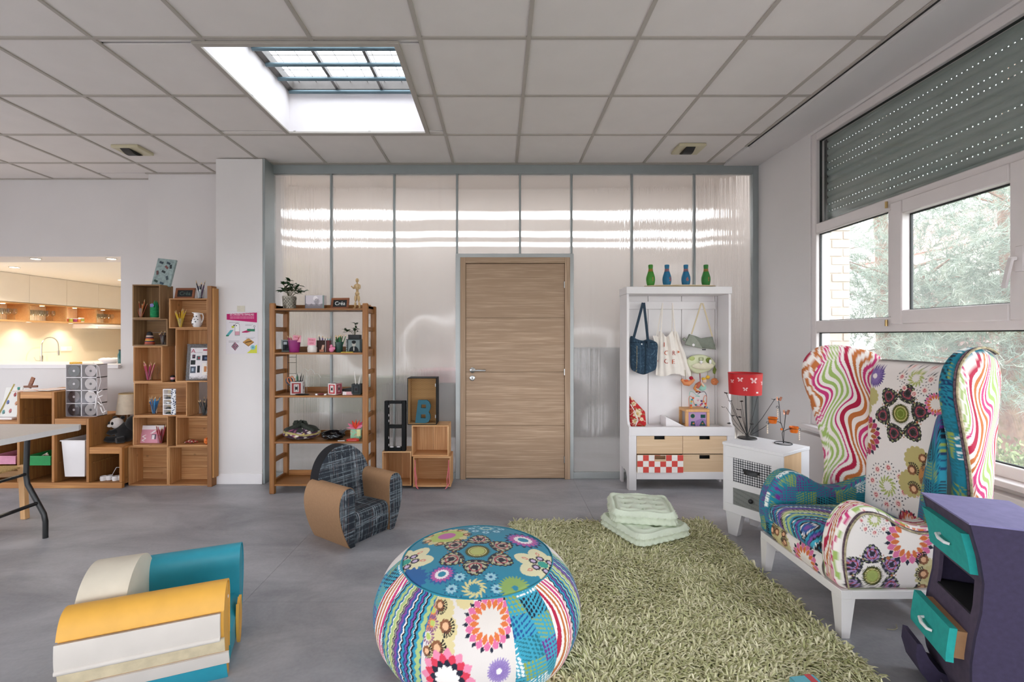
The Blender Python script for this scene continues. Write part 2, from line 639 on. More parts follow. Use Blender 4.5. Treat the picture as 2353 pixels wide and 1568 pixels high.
    def cream_flower(s, cx, cy, r, rot=0.0, core='#3aa08e'):
        s.petals(cx, cy, 6, 0.15 * r, 1.0 * r, 0.34 * r, '#e2dcb4', rot, 0.55)
        s.petals(cx, cy, 6, 0.5 * r, 0.75 * r, 0.07 * r, '#d98a78', rot, 0.8)
        s.petals(cx, cy, 6, 0.56 * r, 0.69 * r, 0.03 * r, '#e2dcb4', rot, 0.8)
        for k in range(6):
            t = -rot + 2 * math.pi * k / 6
            fx, fy = cx + 0.34 * r * math.cos(t), cy + 0.34 * r * math.sin(t)
            s.scallop(fx, fy, 0.13 * r, 10, 0.25, '#2a2236')
            s.disc(fx, fy, 0.085 * r, '#c9b4d0')
        s.disc(cx, cy, 0.18 * r, core)

    # ---- whole-cloth patterns
    def waves(s, a, b, period=0.105, amp=0.018, k=26.0, skew=1.2):
        cyc = [('#f1e9e2', .10), ('#b01e43', .13), ('#f1e9e2', .10), ('#c0703a', .10), ('#f1e9e2', .09), ('#c0703a', .07), ('#f1e9e2', .06),
               ('#c93a77', .09), ('#f1e9e2', .06), ('#c93a77', .06), ('#f1e9e2', .08), ('#a0b967', .08), ('#f1e9e2', .08), ('#a0b967', .08),
               ('#f1e9e2', .08), ('#a0b967', .07), ('#f1e9e2', .07), ('#c93a77', .05)]
        tot = sum(w for _, w in cyc)
        t = a + amp * np.sin(k * b + 2.3 * skew * np.sin(21 * a)) + .12 * amp * np.sin(2 * k * b + 1)
        q = np.mod(t / period, 1.0) * tot
        acc = 0
        for c, w in cyc:
            s.set((q >= acc) & (q < acc + w), c)
            acc += w

    def zigzag(s, a, b, unit=0.0105, amp=0.004, wl=0.024):
        cyc = [('#a9c07e', 2.0), ('#2b6f9e', 1.2), ('#f0ece8', .5), ('#a9c07e', 1.7), ('#d2cf98', .8), ('#1b1b26', .5), ('#8f8e92', .8), ('#1b1b26', .4),
               ('#7d4a9a', 1.4), ('#2a5a98', 1.3), ('#f0ece8', .7), ('#1b1b26', .8), ('#2f8fae', 1.3), ('#23407a', .7), ('#7d4a9a', .9), ('#1b1b26', .7),
               ('#3a9ab4', 1.1), ('#f0ece8', .3), ('#1b1b26', 1.0), ('#2f8fae', 1.4)]
        tot = sum(w for _, w in cyc)
        tri = np.abs(np.mod(b / wl, 1.0) * 2 - 1) * 2 - 1
        t = a + amp * tri
        q = np.mod(t / unit, tot)
        acc = 0
        for c, w in cyc:
            s.set((q >= acc) & (q < acc + w), c)
            acc += w

    def dotfield(s, a, b, base='#1d7f94', cell=0.0135, block=0.105, seed=3, deep='#17335c'):
        s.set(np.ones(s.u.size, bool), base)
        rg = np.random.default_rng(seed)
        cols = ['#6c2f86', '#93a34a', '#141d30', '#e9ece6', '#93a34a', '#6c2f86', deep, '#e9ece6', '#1f6a78']
        bi = np.floor(a / block).astype(int); bj = np.floor(b / (block * 0.8) + 0.35 * bi).astype(int)
        la = np.mod(a / block, 1.0)
        for (i, j) in set(zip(bi.tolist(), bj.tolist())):
            msk = (bi == i) & (bj == j)
            h = (i * 7 + j * 13 + i * j * 3) % len(cols)
            col = cols[h]
            sl = ((i + 2 * j) % 3 - 1) * 0.45
            bb = b - sl * a
            fx = np.mod(a / cell, 1.0) - 0.5; fy = np.mod(bb / cell, 1.0) - 0.5
            g = la if (i + j) % 2 else 1 - la
            rad = 0.12 + 0.34 * g
            rx = np.where(g < 0.4, 0.55, rad)
            s.set(msk & ((fx / rx) ** 2 + (fy / rad) ** 2 < 1), col)

    def floral(s, ox=0.0, oy=0.0, sc=1.0):
        """all-over print, repeats every 0.62 x 0.62 m"""
        R = 0.62 * sc
        u0, v0 = s.u, s.v
        s.u = np.mod(u0 - ox, R); s.v = np.mod(v0 - oy, R)
        for dx in (-R, 0, R):
            for dy in (-R, 0, R):
                s.beige(0.50 * sc + dx, 0.28 * sc + dy, 0.075 * sc, True, 3.0)
                s.beige(0.05 * sc + dx, 0.50 * sc + dy, 0.05 * sc, False)
                s.swirl(0.14 * sc + dx, 0.09 * sc + dy, 0.115 * sc)
                s.swirl(0.42 * sc + dx, 0.55 * sc + dy, 0.105 * sc)
                s.purple(0.12 * sc + dx, 0.55 * sc + dy, 0.06 * sc)
                s.dahlia(0.0 * sc + dx, 0.27 * sc + dy, 0.11 * sc)
                s.sun(0.29 * sc + dx, 0.33 * sc + dy, 0.155 * sc, 0.35)
        s.u, s.v = u0, v0


def set_print(me, cols):
    a = me.color_attributes.new('print', 'FLOAT_COLOR', 'POINT')
    c = np.ones((len(me.vertices), 4), np.float32)
    c[:, :3] = cols
    a.data.foreach_set('color', c.ravel())


def grid_mesh(name, XYZ, closed_u=False, closed_v=False):
    """XYZ: (n, m, 3) array -> quad mesh"""
    n, m = XYZ.shape[:2]
    idx = np.arange(n * m).reshape(n, m)
    a = idx if not closed_u else np.vstack([idx, idx[:1]])
    a = a if not closed_v else np.hstack([a, a[:, :1]])
    f = np.stack([a[:-1, :-1], a[1:, :-1], a[1:, 1:], a[:-1, 1:]], -1).reshape(-1, 4)
    me = bpy.data.meshes.new(name)
    me.vertices.add(n * m)
    me.vertices.foreach_set('co', XYZ.astype(np.float32).ravel())
    me.loops.add(f.size)
    me.loops.foreach_set('vertex_index', f.astype(np.int32).ravel())
    me.polygons.add(len(f))
    me.polygons.foreach_set('loop_start', np.arange(0, f.size, 4, dtype=np.int32))
    me.update(calc_edges=True)
    return me


def tri_mesh(name, V, Fc):
    me = bpy.data.meshes.new(name)
    k = Fc.shape[1]
    me.vertices.add(len(V))
    me.vertices.foreach_set('co', V.astype(np.float32).ravel())
    me.loops.add(Fc.size)
    me.loops.foreach_set('vertex_index', Fc.astype(np.int32).ravel())
    me.polygons.add(len(Fc))
    me.polygons.foreach_set('loop_start', np.arange(0, Fc.size, k, dtype=np.int32))
    me.update(calc_edges=True)
    return me


def to_local(parent, V):
    inv = np.array(WM[parent.name].inverted())
    return V @ inv[:3, :3].T + inv[:3, 3]


def catmull(pts, n, closed=True):
    """smooth curve through 2-D points, resampled to n points by arc length"""
    p = np.array(pts, float)
    N = len(p)
    out = []
    rng = range(N) if closed else range(N - 1)
    for i in rng:
        if closed:
            a, b, c, d = p[i - 1], p[i], p[(i + 1) % N], p[(i + 2) % N]
        else:
            a, b, c, d = p[max(i - 1, 0)], p[i], p[i + 1], p[min(i + 2, N - 1)]
        for t in np.linspace(0, 1, 24, endpoint=False):
            out.append(0.5 * ((2 * b) + (-a + c) * t + (2 * a - 5 * b + 4 * c - d) * t * t + (-a + 3 * b - 3 * c + d) * t ** 3))
    if not closed:
        out.append(p[-1])
    out = np.array(out)
    q = np.vstack([out, out[:1]]) if closed else out
    L = np.concatenate([[0], np.cumsum(np.hypot(*np.diff(q, axis=0).T))])
    tt = np.linspace(0, L[-1], n, endpoint=not closed)
    return np.stack([np.interp(tt, L, q[:, 0]), np.interp(tt, L, q[:, 1])], 1)


def polyline(pts, n):
    q = np.array(list(pts) + [pts[0]], float)
    L = np.concatenate([[0], np.cumsum(np.hypot(*np.diff(q, axis=0).T))])
    tt = np.linspace(0, L[-1], n, endpoint=False)
    return np.stack([np.interp(tt, L, q[:, 0]), np.interp(tt, L, q[:, 1])], 1)


def slab(name, outline, center, thick, rnd, bulge, K, mapf, paintf, m, parent, face_only=False):
    """padded slab: 2-D outline (n,2) swept in thickness with rounded rim.
    mapf(s, t, w) -> xyz (n,3) world; paintf(s, t, w, side) -> colours. side: +1/-1 on the faces, 0 on the rim"""
    c = np.array(center)
    d = outline - c
    rings = []
    half = thick / 2
    rmax = np.hypot(*d.T).min()
    S = np.linspace(0.0, 1.0, K)
    e = min(rnd / rmax, 0.6)
    fr = 1 - e
    seq = [(q * fr, half + bulge * (1 - q ** 2), 1) for q in S]
    seq += [(fr + e * math.sin(a), half - rnd + rnd * math.cos(a), 1 if a < 0.8 else 0) for a in np.linspace(0.15, math.pi / 2, 6)]
    flat = max(half - rnd, 0)
    mid = [(1.0, w, 0) for w in np.linspace(flat, -flat, max(3, int(flat * 2 / 0.004)))[1:-1]] if flat > 1e-4 else []
    back = [(a, -b, -k) for (a, b, k) in reversed(seq)]
    allr = seq + mid + back
    n = len(outline)
    s_ = np.concatenate([c[0] + q * d[:, 0] for q, w, k in allr])
    t_ = np.concatenate([c[1] + q * d[:, 1] for q, w, k in allr])
    w_ = np.concatenate([np.full(n, w) for q, w, k in allr])
    sd = np.concatenate([np.full(n, k) for q, w, k in allr])
    V = mapf(s_, t_, w_)
    V = to_local(parent, V)
    me = grid_mesh(name, V.reshape(len(allr), n, 3), closed_v=True)
    set_print(me, paintf(s_, t_, w_, sd))
    bm = bmesh.new(); bm.from_mesh(me)
    bmesh.ops.remove_doubles(bm, verts=bm.verts, dist=1e-5)
    bmesh.ops.recalc_face_normals(bm, faces=bm.faces)
    bm.to_mesh(me); bm.free()
    return finish(name, me, m, parent, angle=60)
# ------------------------------------------------------------------ the room
def struct(o):
    o['kind'] = 'structure'
    return o


def shell(name):
    o = bpy.data.objects.new(name, None)
    COL.objects.link(o)
    WM[o.name] = Matrix.Identity(4)
    o['kind'] = 'structure'
    return o


m_wall = plain('wall paint', '#dedad9', 0.85, 0.015, 3, 0.05, 120)
m_white = plain('white lacquer', '#e9e5e6', 0.45, 0.015, 8)
m_pvc = plain('window plastic', '#e0d9d8', 0.35, 0.02, 12)
m_alu = plain('grey aluminium', '#9ba2a3', 0.42, 0.03, 10, metal=0.35)
m_alu_l = plain('light aluminium', '#b4b8b8', 0.42, 0.03, 10, metal=0.25)
m_tile = plain('ceiling tile board', '#e4deda', 0.95, 0.02, 5, 0.12, 260)
m_bar = plain('ceiling bar', '#b3aca4', 0.6, 0.03, 10)
m_dark = plain('black plastic', '#131416', 0.45, 0.1, 20)
m_steel = plain('brushed steel', '#b9b9b8', 0.3, 0.04, 40, metal=1.0)
m_cream = plain('cream laminate', '#f0e9de', 0.5, 0.02, 4)

ROOM_X0, ROOM_X1, ROOM_Y0 = -6.3, 2.466, -3.6
CEIL = 2.99
YB = 4.33                      # translucent partition
YW2, YW3 = 4.58, 4.74          # the stepped wall on the left

# floor: grey vinyl with large soft clouds, one mesh
m_floor, nt, b = newmat('mottled grey vinyl')
tc = node(nt, 'ShaderNodeTexCoord')
mp = node(nt, 'ShaderNodeMapping', {'Vector': tc.outputs['Object'], 'Scale': (0.8, 1.9, 1), 'Rotation': (0, 0, 0.35)})
n1 = node(nt, 'ShaderNodeTexNoise', {'Vector': mp.outputs[0], 'Scale': 1.5, 'Detail': 7.0, 'Roughness': 0.62, 'Distortion': 0.6})
n2 = node(nt, 'ShaderNodeTexNoise', {'Vector': tc.outputs['Object'], 'Scale': 60.0, 'Detail': 3.0})
ad = node(nt, 'ShaderNodeMath', {0: n2.outputs['Fac'], 1: 0.14, 2: n1.outputs['Fac']}, operation='MULTIPLY_ADD')
rp = node(nt, 'ShaderNodeValToRGB', {0: ad.outputs[0]})
rp.color_ramp.elements[0].position = 0.36
rp.color_ramp.elements[0].color = (*lin('#828287'), 1)
rp.color_ramp.elements[1].position = 0.74
rp.color_ramp.elements[1].color = (*lin('#b3b2b6'), 1)
nt.links.new(rp.outputs[0], b.inputs['Base Color'])
rr = node(nt, 'ShaderNodeMapRange', {'Value': n1.outputs['Fac'], 'To Min': 0.36, 'To Max': 0.52})
nt.links.new(rr.outputs[0], b.inputs['Roughness'])
bp = node(nt, 'ShaderNodeBump', {'Height': n2.outputs['Fac'], 'Strength': 0.06, 'Distance': 0.002})
nt.links.new(bp.outputs[0], b.inputs['Normal'])
fl = shell('floor')
for i, x0 in enumerate(np.arange(ROOM_X0 - 3, 2.4, 2.0)):          # vinyl sheets, welded seams between them
    for k in range(17):
        y0 = ROOM_Y0 - .1 + .86 * k
        bx('sheet', m_floor, x0 + .0007, min(x0 + 1.9993, 2.6), y0 + .0007, y0 + .8593, -0.02, 0, 0, fl)

# ceiling: recessed tiles in a bar grid
ce = shell('ceiling')
SKY = (-1.68, -0.585, 2.55, 3.64)
SOF = 2.135
xs = [-6.3] + [0.163 + 0.6 * k for k in range(-10, 4)] + [SOF]
ys = [-0.5, 0.7, 1.3, 1.9, 2.5, 3.1, 3.7, 4.3, 4.74]


def cut(r, h):
    """rectangle r minus rectangle h"""
    x0, x1, y0, y1 = r
    a0, a1, b0, b1 = h
    if a1 <= x0 or a0 >= x1 or b1 <= y0 or b0 >= y1:
        return [r]
    out = []
    if b0 > y0: out.append((x0, x1, y0, b0))
    if b1 < y1: out.append((x0, x1, b1, y1))
    yy0, yy1 = max(y0, b0), min(y1, b1)
    if a0 > x0: out.append((x0, a0, yy0, yy1))
    if a1 < x1: out.append((a1, x1, yy0, yy1))
    return out


def wallcut(r):
    """stop the ceiling at the stepped back wall"""
    rs = [r]
    for h in ((-2.6, 2.6, YB - .0, 9), (-3.55, -2.6, YW2, 9), (-7, -3.53, YW3, 9)):
        rs = [q for s in rs for q in cut(s, h)]
    return rs


for i in range(len(xs) - 1):
    for j in range(len(ys) - 1):
        for q in cut((xs[i], xs[i + 1], ys[j], ys[j + 1]), SKY):
            for (x0, x1, y0, y1) in wallcut(q):
                if x1 - x0 > .03 and y1 - y0 > .03:
                    dz = RND.uniform(-.001, .0015)
                    bx('tile', m_tile, x0 + .009, x1 - .009, y0 + .009, y1 - .009, CEIL + .007 + dz, CEIL + .022, 0.002, ce)
bx('tile', m_tile, ROOM_X0, ROOM_X1, ROOM_Y0, -0.49, CEIL + .002, CEIL + .022, 0, ce)
for x in xs[1:-1]:
    for (x0, x1, y0, y1) in [q for s in cut((x - .011, x + .011, -.5, 4.74), SKY) for q in wallcut(s)]:
        if x1 - x0 > .02: bx('grid_bar', m_bar, x0, x1, y0, y1, CEIL, CEIL + .012, 0.001, ce)
for y in ys[1:-1]:
    for (x0, x1, y0, y1) in [q for s in cut((-6.3, SOF, y - .011, y + .011), SKY) for q in wallcut(s)]:
        if y1 - y0 > .015: bx('grid_bar', m_bar, x0, x1, y0, y1, CEIL + .0005, CEIL + .0115, 0.001, ce)
# edge angle along the walls
for (x0, x1, y0, y1) in ((-6.3, -3.53, YW3 - .02, YW3), (-3.55, -2.6, YW2 - .02, YW2), (SOF - .02, SOF, -.5, 3.92), (-2.17, 2.466, YB - .02, YB)):
    bx('edge_bar', m_bar, x0, x1, y0, y1, CEIL - .002, CEIL + .006, 0.0005, ce)
bx('roof_slab', m_wall, ROOM_X0, -1.72, ROOM_Y0, 4.9, 3.08, 3.2, 0, ce)
bx('roof_slab', m_wall, -.545, 2.6, ROOM_Y0, 4.9, 3.08, 3.2, 0, ce)
bx('roof_slab', m_wall, -1.73, -.54, ROOM_Y0, 2.51, 3.08, 3.2, 0, ce)
bx('roof_slab', m_wall, -1.73, -.54, 3.68, 4.9, 3.08, 3.2, 0, ce)
# the lowered shutter-box panel along the window side
bx('soffit_panel', m_wall, SOF + .006, 2.466, -3.6, 3.9, 2.966, 2.99, 0.002, ce)
bx('soffit_panel', m_wall, SOF, 2.466, 3.91, YB, 2.978, 3.01, 0.002, ce)
bx('soffit_joint', m_dark, SOF - .004, SOF + .006, -3.6, 3.905, 2.984, 2.999, 0, ce)

# skylight
sk = shell('window_2')
x0, x1, y0, y1 = SKY
T = 3.36
m_shaft = plain('skylight shaft paint', '#efeaec', 0.7, 0.01, 5)
bx('shaft_wall', m_shaft, x0 - .02, x0, y0 - .02, y1 + .02, CEIL, T, 0, sk)
bx('shaft_wall', m_shaft, x1, x1 + .02, y0 - .02, y1 + .02, CEIL, T, 0, sk)
bx('shaft_wall', m_shaft, x0, x1, y0 - .02, y0, CEIL, T, 0, sk)
bx('shaft_wall', m_shaft, x0, x1, y1, y1 + .02, CEIL, T, 0, sk)
for (a0, a1, b0, b1) in ((x0 - .028, x0 + .004, y0 - .028, y1 + .028), (x1 - .004, x1 + .028, y0 - .028, y1 + .028), (x0, x1, y0 - .028, y0 + .004), (x0, x1, y1 - .004, y1 + .028)):
    bx('frame', m_bar, a0, a1, b0, b1, CEIL - .012, CEIL + .004, 0.002, sk)
m_sash = plain('skylight sash', '#6d6763', 0.5, 0.08, 20)
for (a0, a1, b0, b1) in ((x0, x0 + .05, y0, y1), (x1 - .05, x1, y0, y1), (x0, x1, y0, y0 + .05), (x0, x1, y1 - .04, y1)):
    bx('sash', m_sash, a0, a1, b0, b1, T - .05, T + .02, 0.003, sk)
bx('pane', glass('clear glass', (.96, .97, .97)), x0 + .03, x1 - .03, y0 + .03, y1 - .03, T + .02, T + .026, 0, sk)
m_tubeb = plain('blue grey tube', '#5c7078', 0.4, 0.06, 15, metal=0.3)
for yy in (2.88, 3.06, 3.24, 3.42, 3.6):
    MB().tube([(x0 + .02, yy, T - .07), (x1 - .01, yy, T - .07)], .014, 10).build('security_bar', m_tubeb, sk)
for xx in (-1.28, -.93):
    MB().bar((xx, y0 + .02, T - .035), (xx, y1 - .02, T - .035), .022, .03).build('cross_bar', m_sash, sk)
for k in range(8):
    xx = x0 + .1 + k * .135
    MB().tube([(xx, y0 + .02, T + .008), (xx, y1 - .02, T + .008)], .0025, 5).build('mesh_wire', m_sash, sk)
for k in range(12):
    yy = y0 + .08 + k * .09
    MB().tube([(x0 + .02, yy, T + .012), (x1 - .02, yy, T + .012)], .0025, 5).build('mesh_wire', m_sash, sk)

# ---- walls
def wall(name, axis, a0, a1, t0, t1, z0, z1, holes=(), m=None):
    """wall panel in the plane of an axis ('x': runs along x), with rectangular holes (a0, a1, z0, z1)"""
    rs = [(a0, a1, z0, z1)]
    for h in holes:
        rs = [q for s in rs for q in cut(s, h)]
    mb = MB()
    for (p, q, r, s) in rs:
        if axis == 'x': mb.box(p, q, t0, t1, r, s)
        else: mb.box(t0, t1, p, q, r, s)
    return struct(mb.build(name, m or m_wall, smooth=False))


OPN = (-6.05, -3.94, 1.063, 2.187)
wall('wall_back_left', 'x', ROOM_X0, -3.53, YW3, YW3 + .36, 0, CEIL + .05, [OPN])
wall('wall_back_niche', 'x', -3.53, -2.6, YW2, YW2 + .5, 0, CEIL + .05)
pil = shell('wall_pillar')
bx('shaft', m_wall, -2.6, -2.171, 4.175, 4.6, 0, CEIL - .004, 0.003, pil)
bx('baseboard', m_white, -2.603, -2.1705, 4.167, 4.2, 0, .1, 0.002, pil)
win = (0.45, 3.607, .66, 2.946)
wall('wall_right', 'y', ROOM_Y0, 4.45, 2.466, 2.62, 0, CEIL + .05, [win, (-3.2, .1, .66, 2.24)])  # second opening is out of view, added for more side light
wall('wall_left', 'y', ROOM_Y0, YW3 + .1, ROOM_X0 - .15, ROOM_X0, 0, CEIL + .05, [(-3.4, -.9, .3, 1.95), (-.7, 1.9, .3, 1.95), (2.1, 3.6, .3, 1.95)])  # out-of-view window openings added to fill the room with light
wall('wall_front', 'x', ROOM_X0, 2.6, ROOM_Y0 - .15, ROOM_Y0, 0, CEIL + .05, [(-6.1, -3.5, .3, 1.85), (-3.4, -.7, .3, 1.85), (-.6, 2.2, .3, 1.85)])  # out-of-view openings added and sized to light the room from behind
struct(bx('baseboard_right', m_white, 2.452, 2.466, 3.66, YB, 0, .1, 0.002))
struct(bx('baseboard_left', m_white, ROOM_X0, -3.53, YW3 - .014, YW3, 0, .1, 0.002))
struct(bx('trim_1', m_wall, 2.395, 2.466, .3, 3.66, 0, .60, 0.004))          # boxed-in heating below the window
struct(bx('trim_2', m_pvc, 2.40, 2.50, .4, 3.63, .632, .662, 0.003))         # window board

# ---- translucent partition
pt = shell('wall_back')
mxs = [-2.172, -1.602, -1.002, -.402, .199, .690, 1.267, 1.863, 2.44]
m_poly = bpy.data.materials.new('ribbed translucent sheet'); m_poly.use_nodes = True
nt = m_poly.node_tree; nt.nodes.clear()
o = node(nt, 'ShaderNodeOutputMaterial')
tc = node(nt, 'ShaderNodeTexCoord')
mp = node(nt, 'ShaderNodeMapping', {'Vector': tc.outputs['Object'], 'Scale': (420, 1, 0.6)})
nz = node(nt, 'ShaderNodeTexNoise', {'Vector': mp.outputs[0], 'Scale': 1.0, 'Detail': 1.0})
sp = node(nt, 'ShaderNodeMath', {0: nz.outputs['Fac'], 1: 0.5}, operation='SUBTRACT')
ml = node(nt, 'ShaderNodeMath', {0: sp.outputs[0], 1: 1.5}, operation='MULTIPLY')
wv = node(nt, 'ShaderNodeTexNoise', {'Vector': tc.outputs['Object'], 'Scale': 1.7, 'Detail': 1.0})
ws = node(nt, 'ShaderNodeMath', {0: wv.outputs['Fac'], 1: .6, 2: -.3}, operation='MULTIPLY_ADD')
cx = node(nt, 'ShaderNodeCombineXYZ', {'X': ml.outputs[0], 'Z': ws.outputs[0]})
ge = node(nt, 'ShaderNodeNewGeometry')
va = node(nt, 'ShaderNodeVectorMath', {0: ge.outputs['Normal'], 1: cx.outputs[0]}, operation='ADD')
vn = node(nt, 'ShaderNodeVectorMath', {0: va.outputs[0]}, operation='NORMALIZE')
rf = node(nt, 'ShaderNodeBsdfRefraction', {'Color': (.97, .95, .93, 1), 'Roughness': .11, 'IOR': 1.32, 'Normal': vn.outputs[0]})
df = node(nt, 'ShaderNodeBsdfDiffuse', {'Color': (.86, .83, .81, 1)})
tl = node(nt, 'ShaderNodeBsdfTranslucent', {'Color': (.93, .90, .87, 1)})
gl = node(nt, 'ShaderNodeBsdfGlossy', {'Color': (1, 1, 1, 1), 'Roughness': .1, 'Normal': vn.outputs[0]})
m1 = node(nt, 'ShaderNodeMixShader', {0: .55, 1: tl.outputs[0], 2: df.outputs[0]})
m2 = node(nt, 'ShaderNodeMixShader', {0: .74, 1: m1.outputs[0], 2: rf.outputs[0]})
lw = node(nt, 'ShaderNodeLayerWeight', {'Blend': 0.5})
pw = node(nt, 'ShaderNodeMath', {0: lw.outputs['Facing'], 1: 5.0}, operation='POWER')
fr = node(nt, 'ShaderNodeMath', {0: pw.outputs[0], 1: 0.9, 2: 0.03}, operation='MULTIPLY_ADD')
m3 = node(nt, 'ShaderNodeMixShader', {0: fr.outputs[0], 1: m2.outputs[0], 2: gl.outputs[0]})
nt.links.new(m3.outputs[0], o.inputs[0])
DX0, DX1, DZ = -.414, .708, 2.143             # door surround
RT = 2.905                                     # underside of the top rail
for i in range(len(mxs) - 1):
    a, b_ = mxs[i], mxs[i + 1]
    zb = .05
    if i in (3, 4):
        zb = DZ
    bx('sheet', m_poly, a, b_, YB + .02, YB + .036, zb, RT + .01, 0, pt)
for i, x in enumerate(mxs[1:-1]):
    zb = DZ if 3 <= i + 1 <= 4 else .05
    bx('mullion', m_alu, x - .009, x + .009, YB + .004, YB + .05, zb, RT, 0.002, pt)
bx('top_rail', m_alu, -2.171, 2.466, YB, YB + .06, RT, CEIL - .002, 0.002, pt)
bx('jamb', m_alu, -2.171, -2.15, 4.178, YB + .06, 0, CEIL - .002, 0.002, pt)
bx('jamb', m_alu, 2.412, 2.466, YB - .005, YB + .06, 0, CEIL - .002, 0.002, pt)
bx('bottom_rail', m_alu_l, -2.17, DX0, YB, YB + .06, 0, .062, 0.002, pt)
bx('bottom_rail', m_alu_l, DX1, 2.42, YB, YB + .06, 0, .062, 0.002, pt)

# ---- door
dr = shell('door_1')
m_oak = wood('pale oak veneer', '#a0846a', '#c6ab90', 'x', .8, .55, rnd=.03, bump=.05)
m_oakz = wood('pale oak veneer upright', '#a0846a', '#c2a78c', 'z', .8, .55, rnd=.03, bump=.05)
bx('outer_frame', m_alu_l, DX0, DX0 + .046, YB - .006, YB + .06, 0, DZ, 0.002, dr)
bx('outer_frame', m_alu_l, DX1 - .036, DX1, YB - .006, YB + .06, 0, DZ, 0.002, dr)
bx('outer_frame', m_alu_l, DX0, DX1, YB - .0055, YB + .06, DZ - .038, DZ, 0.002, dr)
wx0, wx1, wz = DX0 + .046, DX1 - .036, DZ - .038
bx('oak_frame', m_oakz, wx0, wx0 + .05, YB - .022, YB + .05, 0, wz, 0.002, dr)
bx('oak_frame', m_oakz, wx1 - .05, wx1, YB - .022, YB + .05, 0, wz, 0.002, dr)
bx('oak_frame', m_oak, wx0 + .05, wx1 - .05, YB - .022, YB + .05, wz - .055, wz, 0.002, dr)
lx0, lx1, lz0, lz1 = wx0 + .052, wx1 - .052, .008, wz - .058
zz = [lz0, ZZ(978, YB), ZZ(855, YB), ZZ(731, YB), lz1]
leaf = bx('leaf', plain('door core', '#6a5238', .7), lx0, lx1, YB + .004, YB + .04, lz0, lz1, 0, dr)
for a, b_ in zip(zz, zz[1:]):
    # each panel shows three or four sawn boards of veneer
    n = 4
    for k in range(n):
        c0, c1 = a + (b_ - a) * k / n, a + (b_ - a) * (k + 1) / n
        e0 = .0015 if k == 0 else 0.0001
        e1 = .0015 if k == n - 1 else 0.0001
        bx('board', m_oak, lx0, lx1, YB - .008, YB + .004, c0 + e0, c1 - e1, 0.0006, leaf)
hx, hz = XX(1086, YB), ZZ(851, YB)
MB().lathe([(0, 0), (.026, 0), (.026, .008), (.02, .012), (0, .012)], 20, M=facing((hx, YB - .008, hz))).tube(
    [(hx, YB - .012, hz), (hx, YB - .05, hz), (hx + .008, YB - .058, hz), (hx + .125, YB - .058, hz)], .009, 10).build('handle', m_steel, dr)
MB().lathe([(0, 0), (.026, 0), (.026, .007), (.02, .01), (.012, .01), (.012, .013), (0, .013)], 20, M=facing((hx - .002, YB - .008, hz - .075))).bar(
    (hx - .002, YB - .026, hz - .085), (hx - .002, YB - .026, hz - .066), .006, .008).build('lock', m_steel, dr)
for py in (655, 855, 1056):
    z = ZZ(py, YB)
    MB().tube([(lx1 + .001, YB - .012, z - .03), (lx1 + .001, YB - .012, z + .03)], .008, 10).build('hinge', m_steel, dr)

# ---- room behind the partition, seen blurred through the sheets
m_b = plain('back room paint', '#d3cac3', .9, .02, 3)
YBR = 6.6
wall('wall_rear', 'x', -3.2, 3.2, YBR, YBR + .1, 0, 3.6, [(-3.1, 3.1, 3.06, 3.19), (-3.1, 3.1, 2.80, 2.89), (-3.1, 3.1, 2.665, 2.73)], m_b)
wall('wall_rear_left', 'y', YB + .3, YBR, -3.3, -3.2, 0, 3.6, (), m_b)
wall('wall_rear_right', 'y', 4.46, YBR, 3.2, 3.3, 0, 3.6, (), m_b)
wall('ceiling_rear', 'x', -3.2, 3.2, YB + .07, 5.15, 3.5, 3.6, (), m_b)
wall('ceiling_rear_far', 'x', -3.2, 3.2, 5.85, YBR, 3.5, 3.6, (), m_b)  # gap to the sky between these two, added to brighten the back room
m_grey_block = plain('dark grey stand-in', '#3a3d41', .8, .1, 3)  # made-up blocks stand in for the blurred dark, pink and green tones
struct(bx('stand_in_3', m_grey_block, -1.5, -.3, YBR - .5, YBR - .02, 0, .72, 0.01))
struct(bx('stand_in_7', m_grey_block, .75, 1.85, YBR - .5, YBR - .02, 0, 1.2, 0.01))
struct(bx('stand_in_4', plain('dull pink stand-in', '#b07f86', .8, .05, 3), -1.1, .9, YBR - .52, YBR - .02, .73, .9, 0.01))
struct(bx('stand_in_5', plain('dull green stand-in', '#7f8a70', .9, .15, 2), -2.9, -1.3, YBR - .3, YBR - .02, .3, .8, 0.01))

# ---- side window
wn = shell('window_1')
XF0, XF1, XG = 2.474, 2.545, 2.51
def fr_(y0, y1, z0, z1, x0=XF0, x1=XF1, name='frame', b=.006): return bx(name, m_pvc, x0, x1, y0, y1, z0, z1, b, wn)
YN, YE = .45, 3.607
fr_(YE - .05, YE, .66, 2.946)
fr_(YN, YN + .06, .66, 2.946)
fr_(YN + .06, YE - .05, 2.885, 2.946)
fr_(YN + .06, YE - .05, .66, .722)
fr_(YN + .06, YE - .05, 2.155, 2.235, name='transom')
fr_(YN + .06, YE - .05, 1.385, 1.476, name='transom')
fr_(2.80, 2.90, 1.476, 2.155, name='mullion')
fr_(1.95, 2.05, 1.476, 2.155, name='mullion')
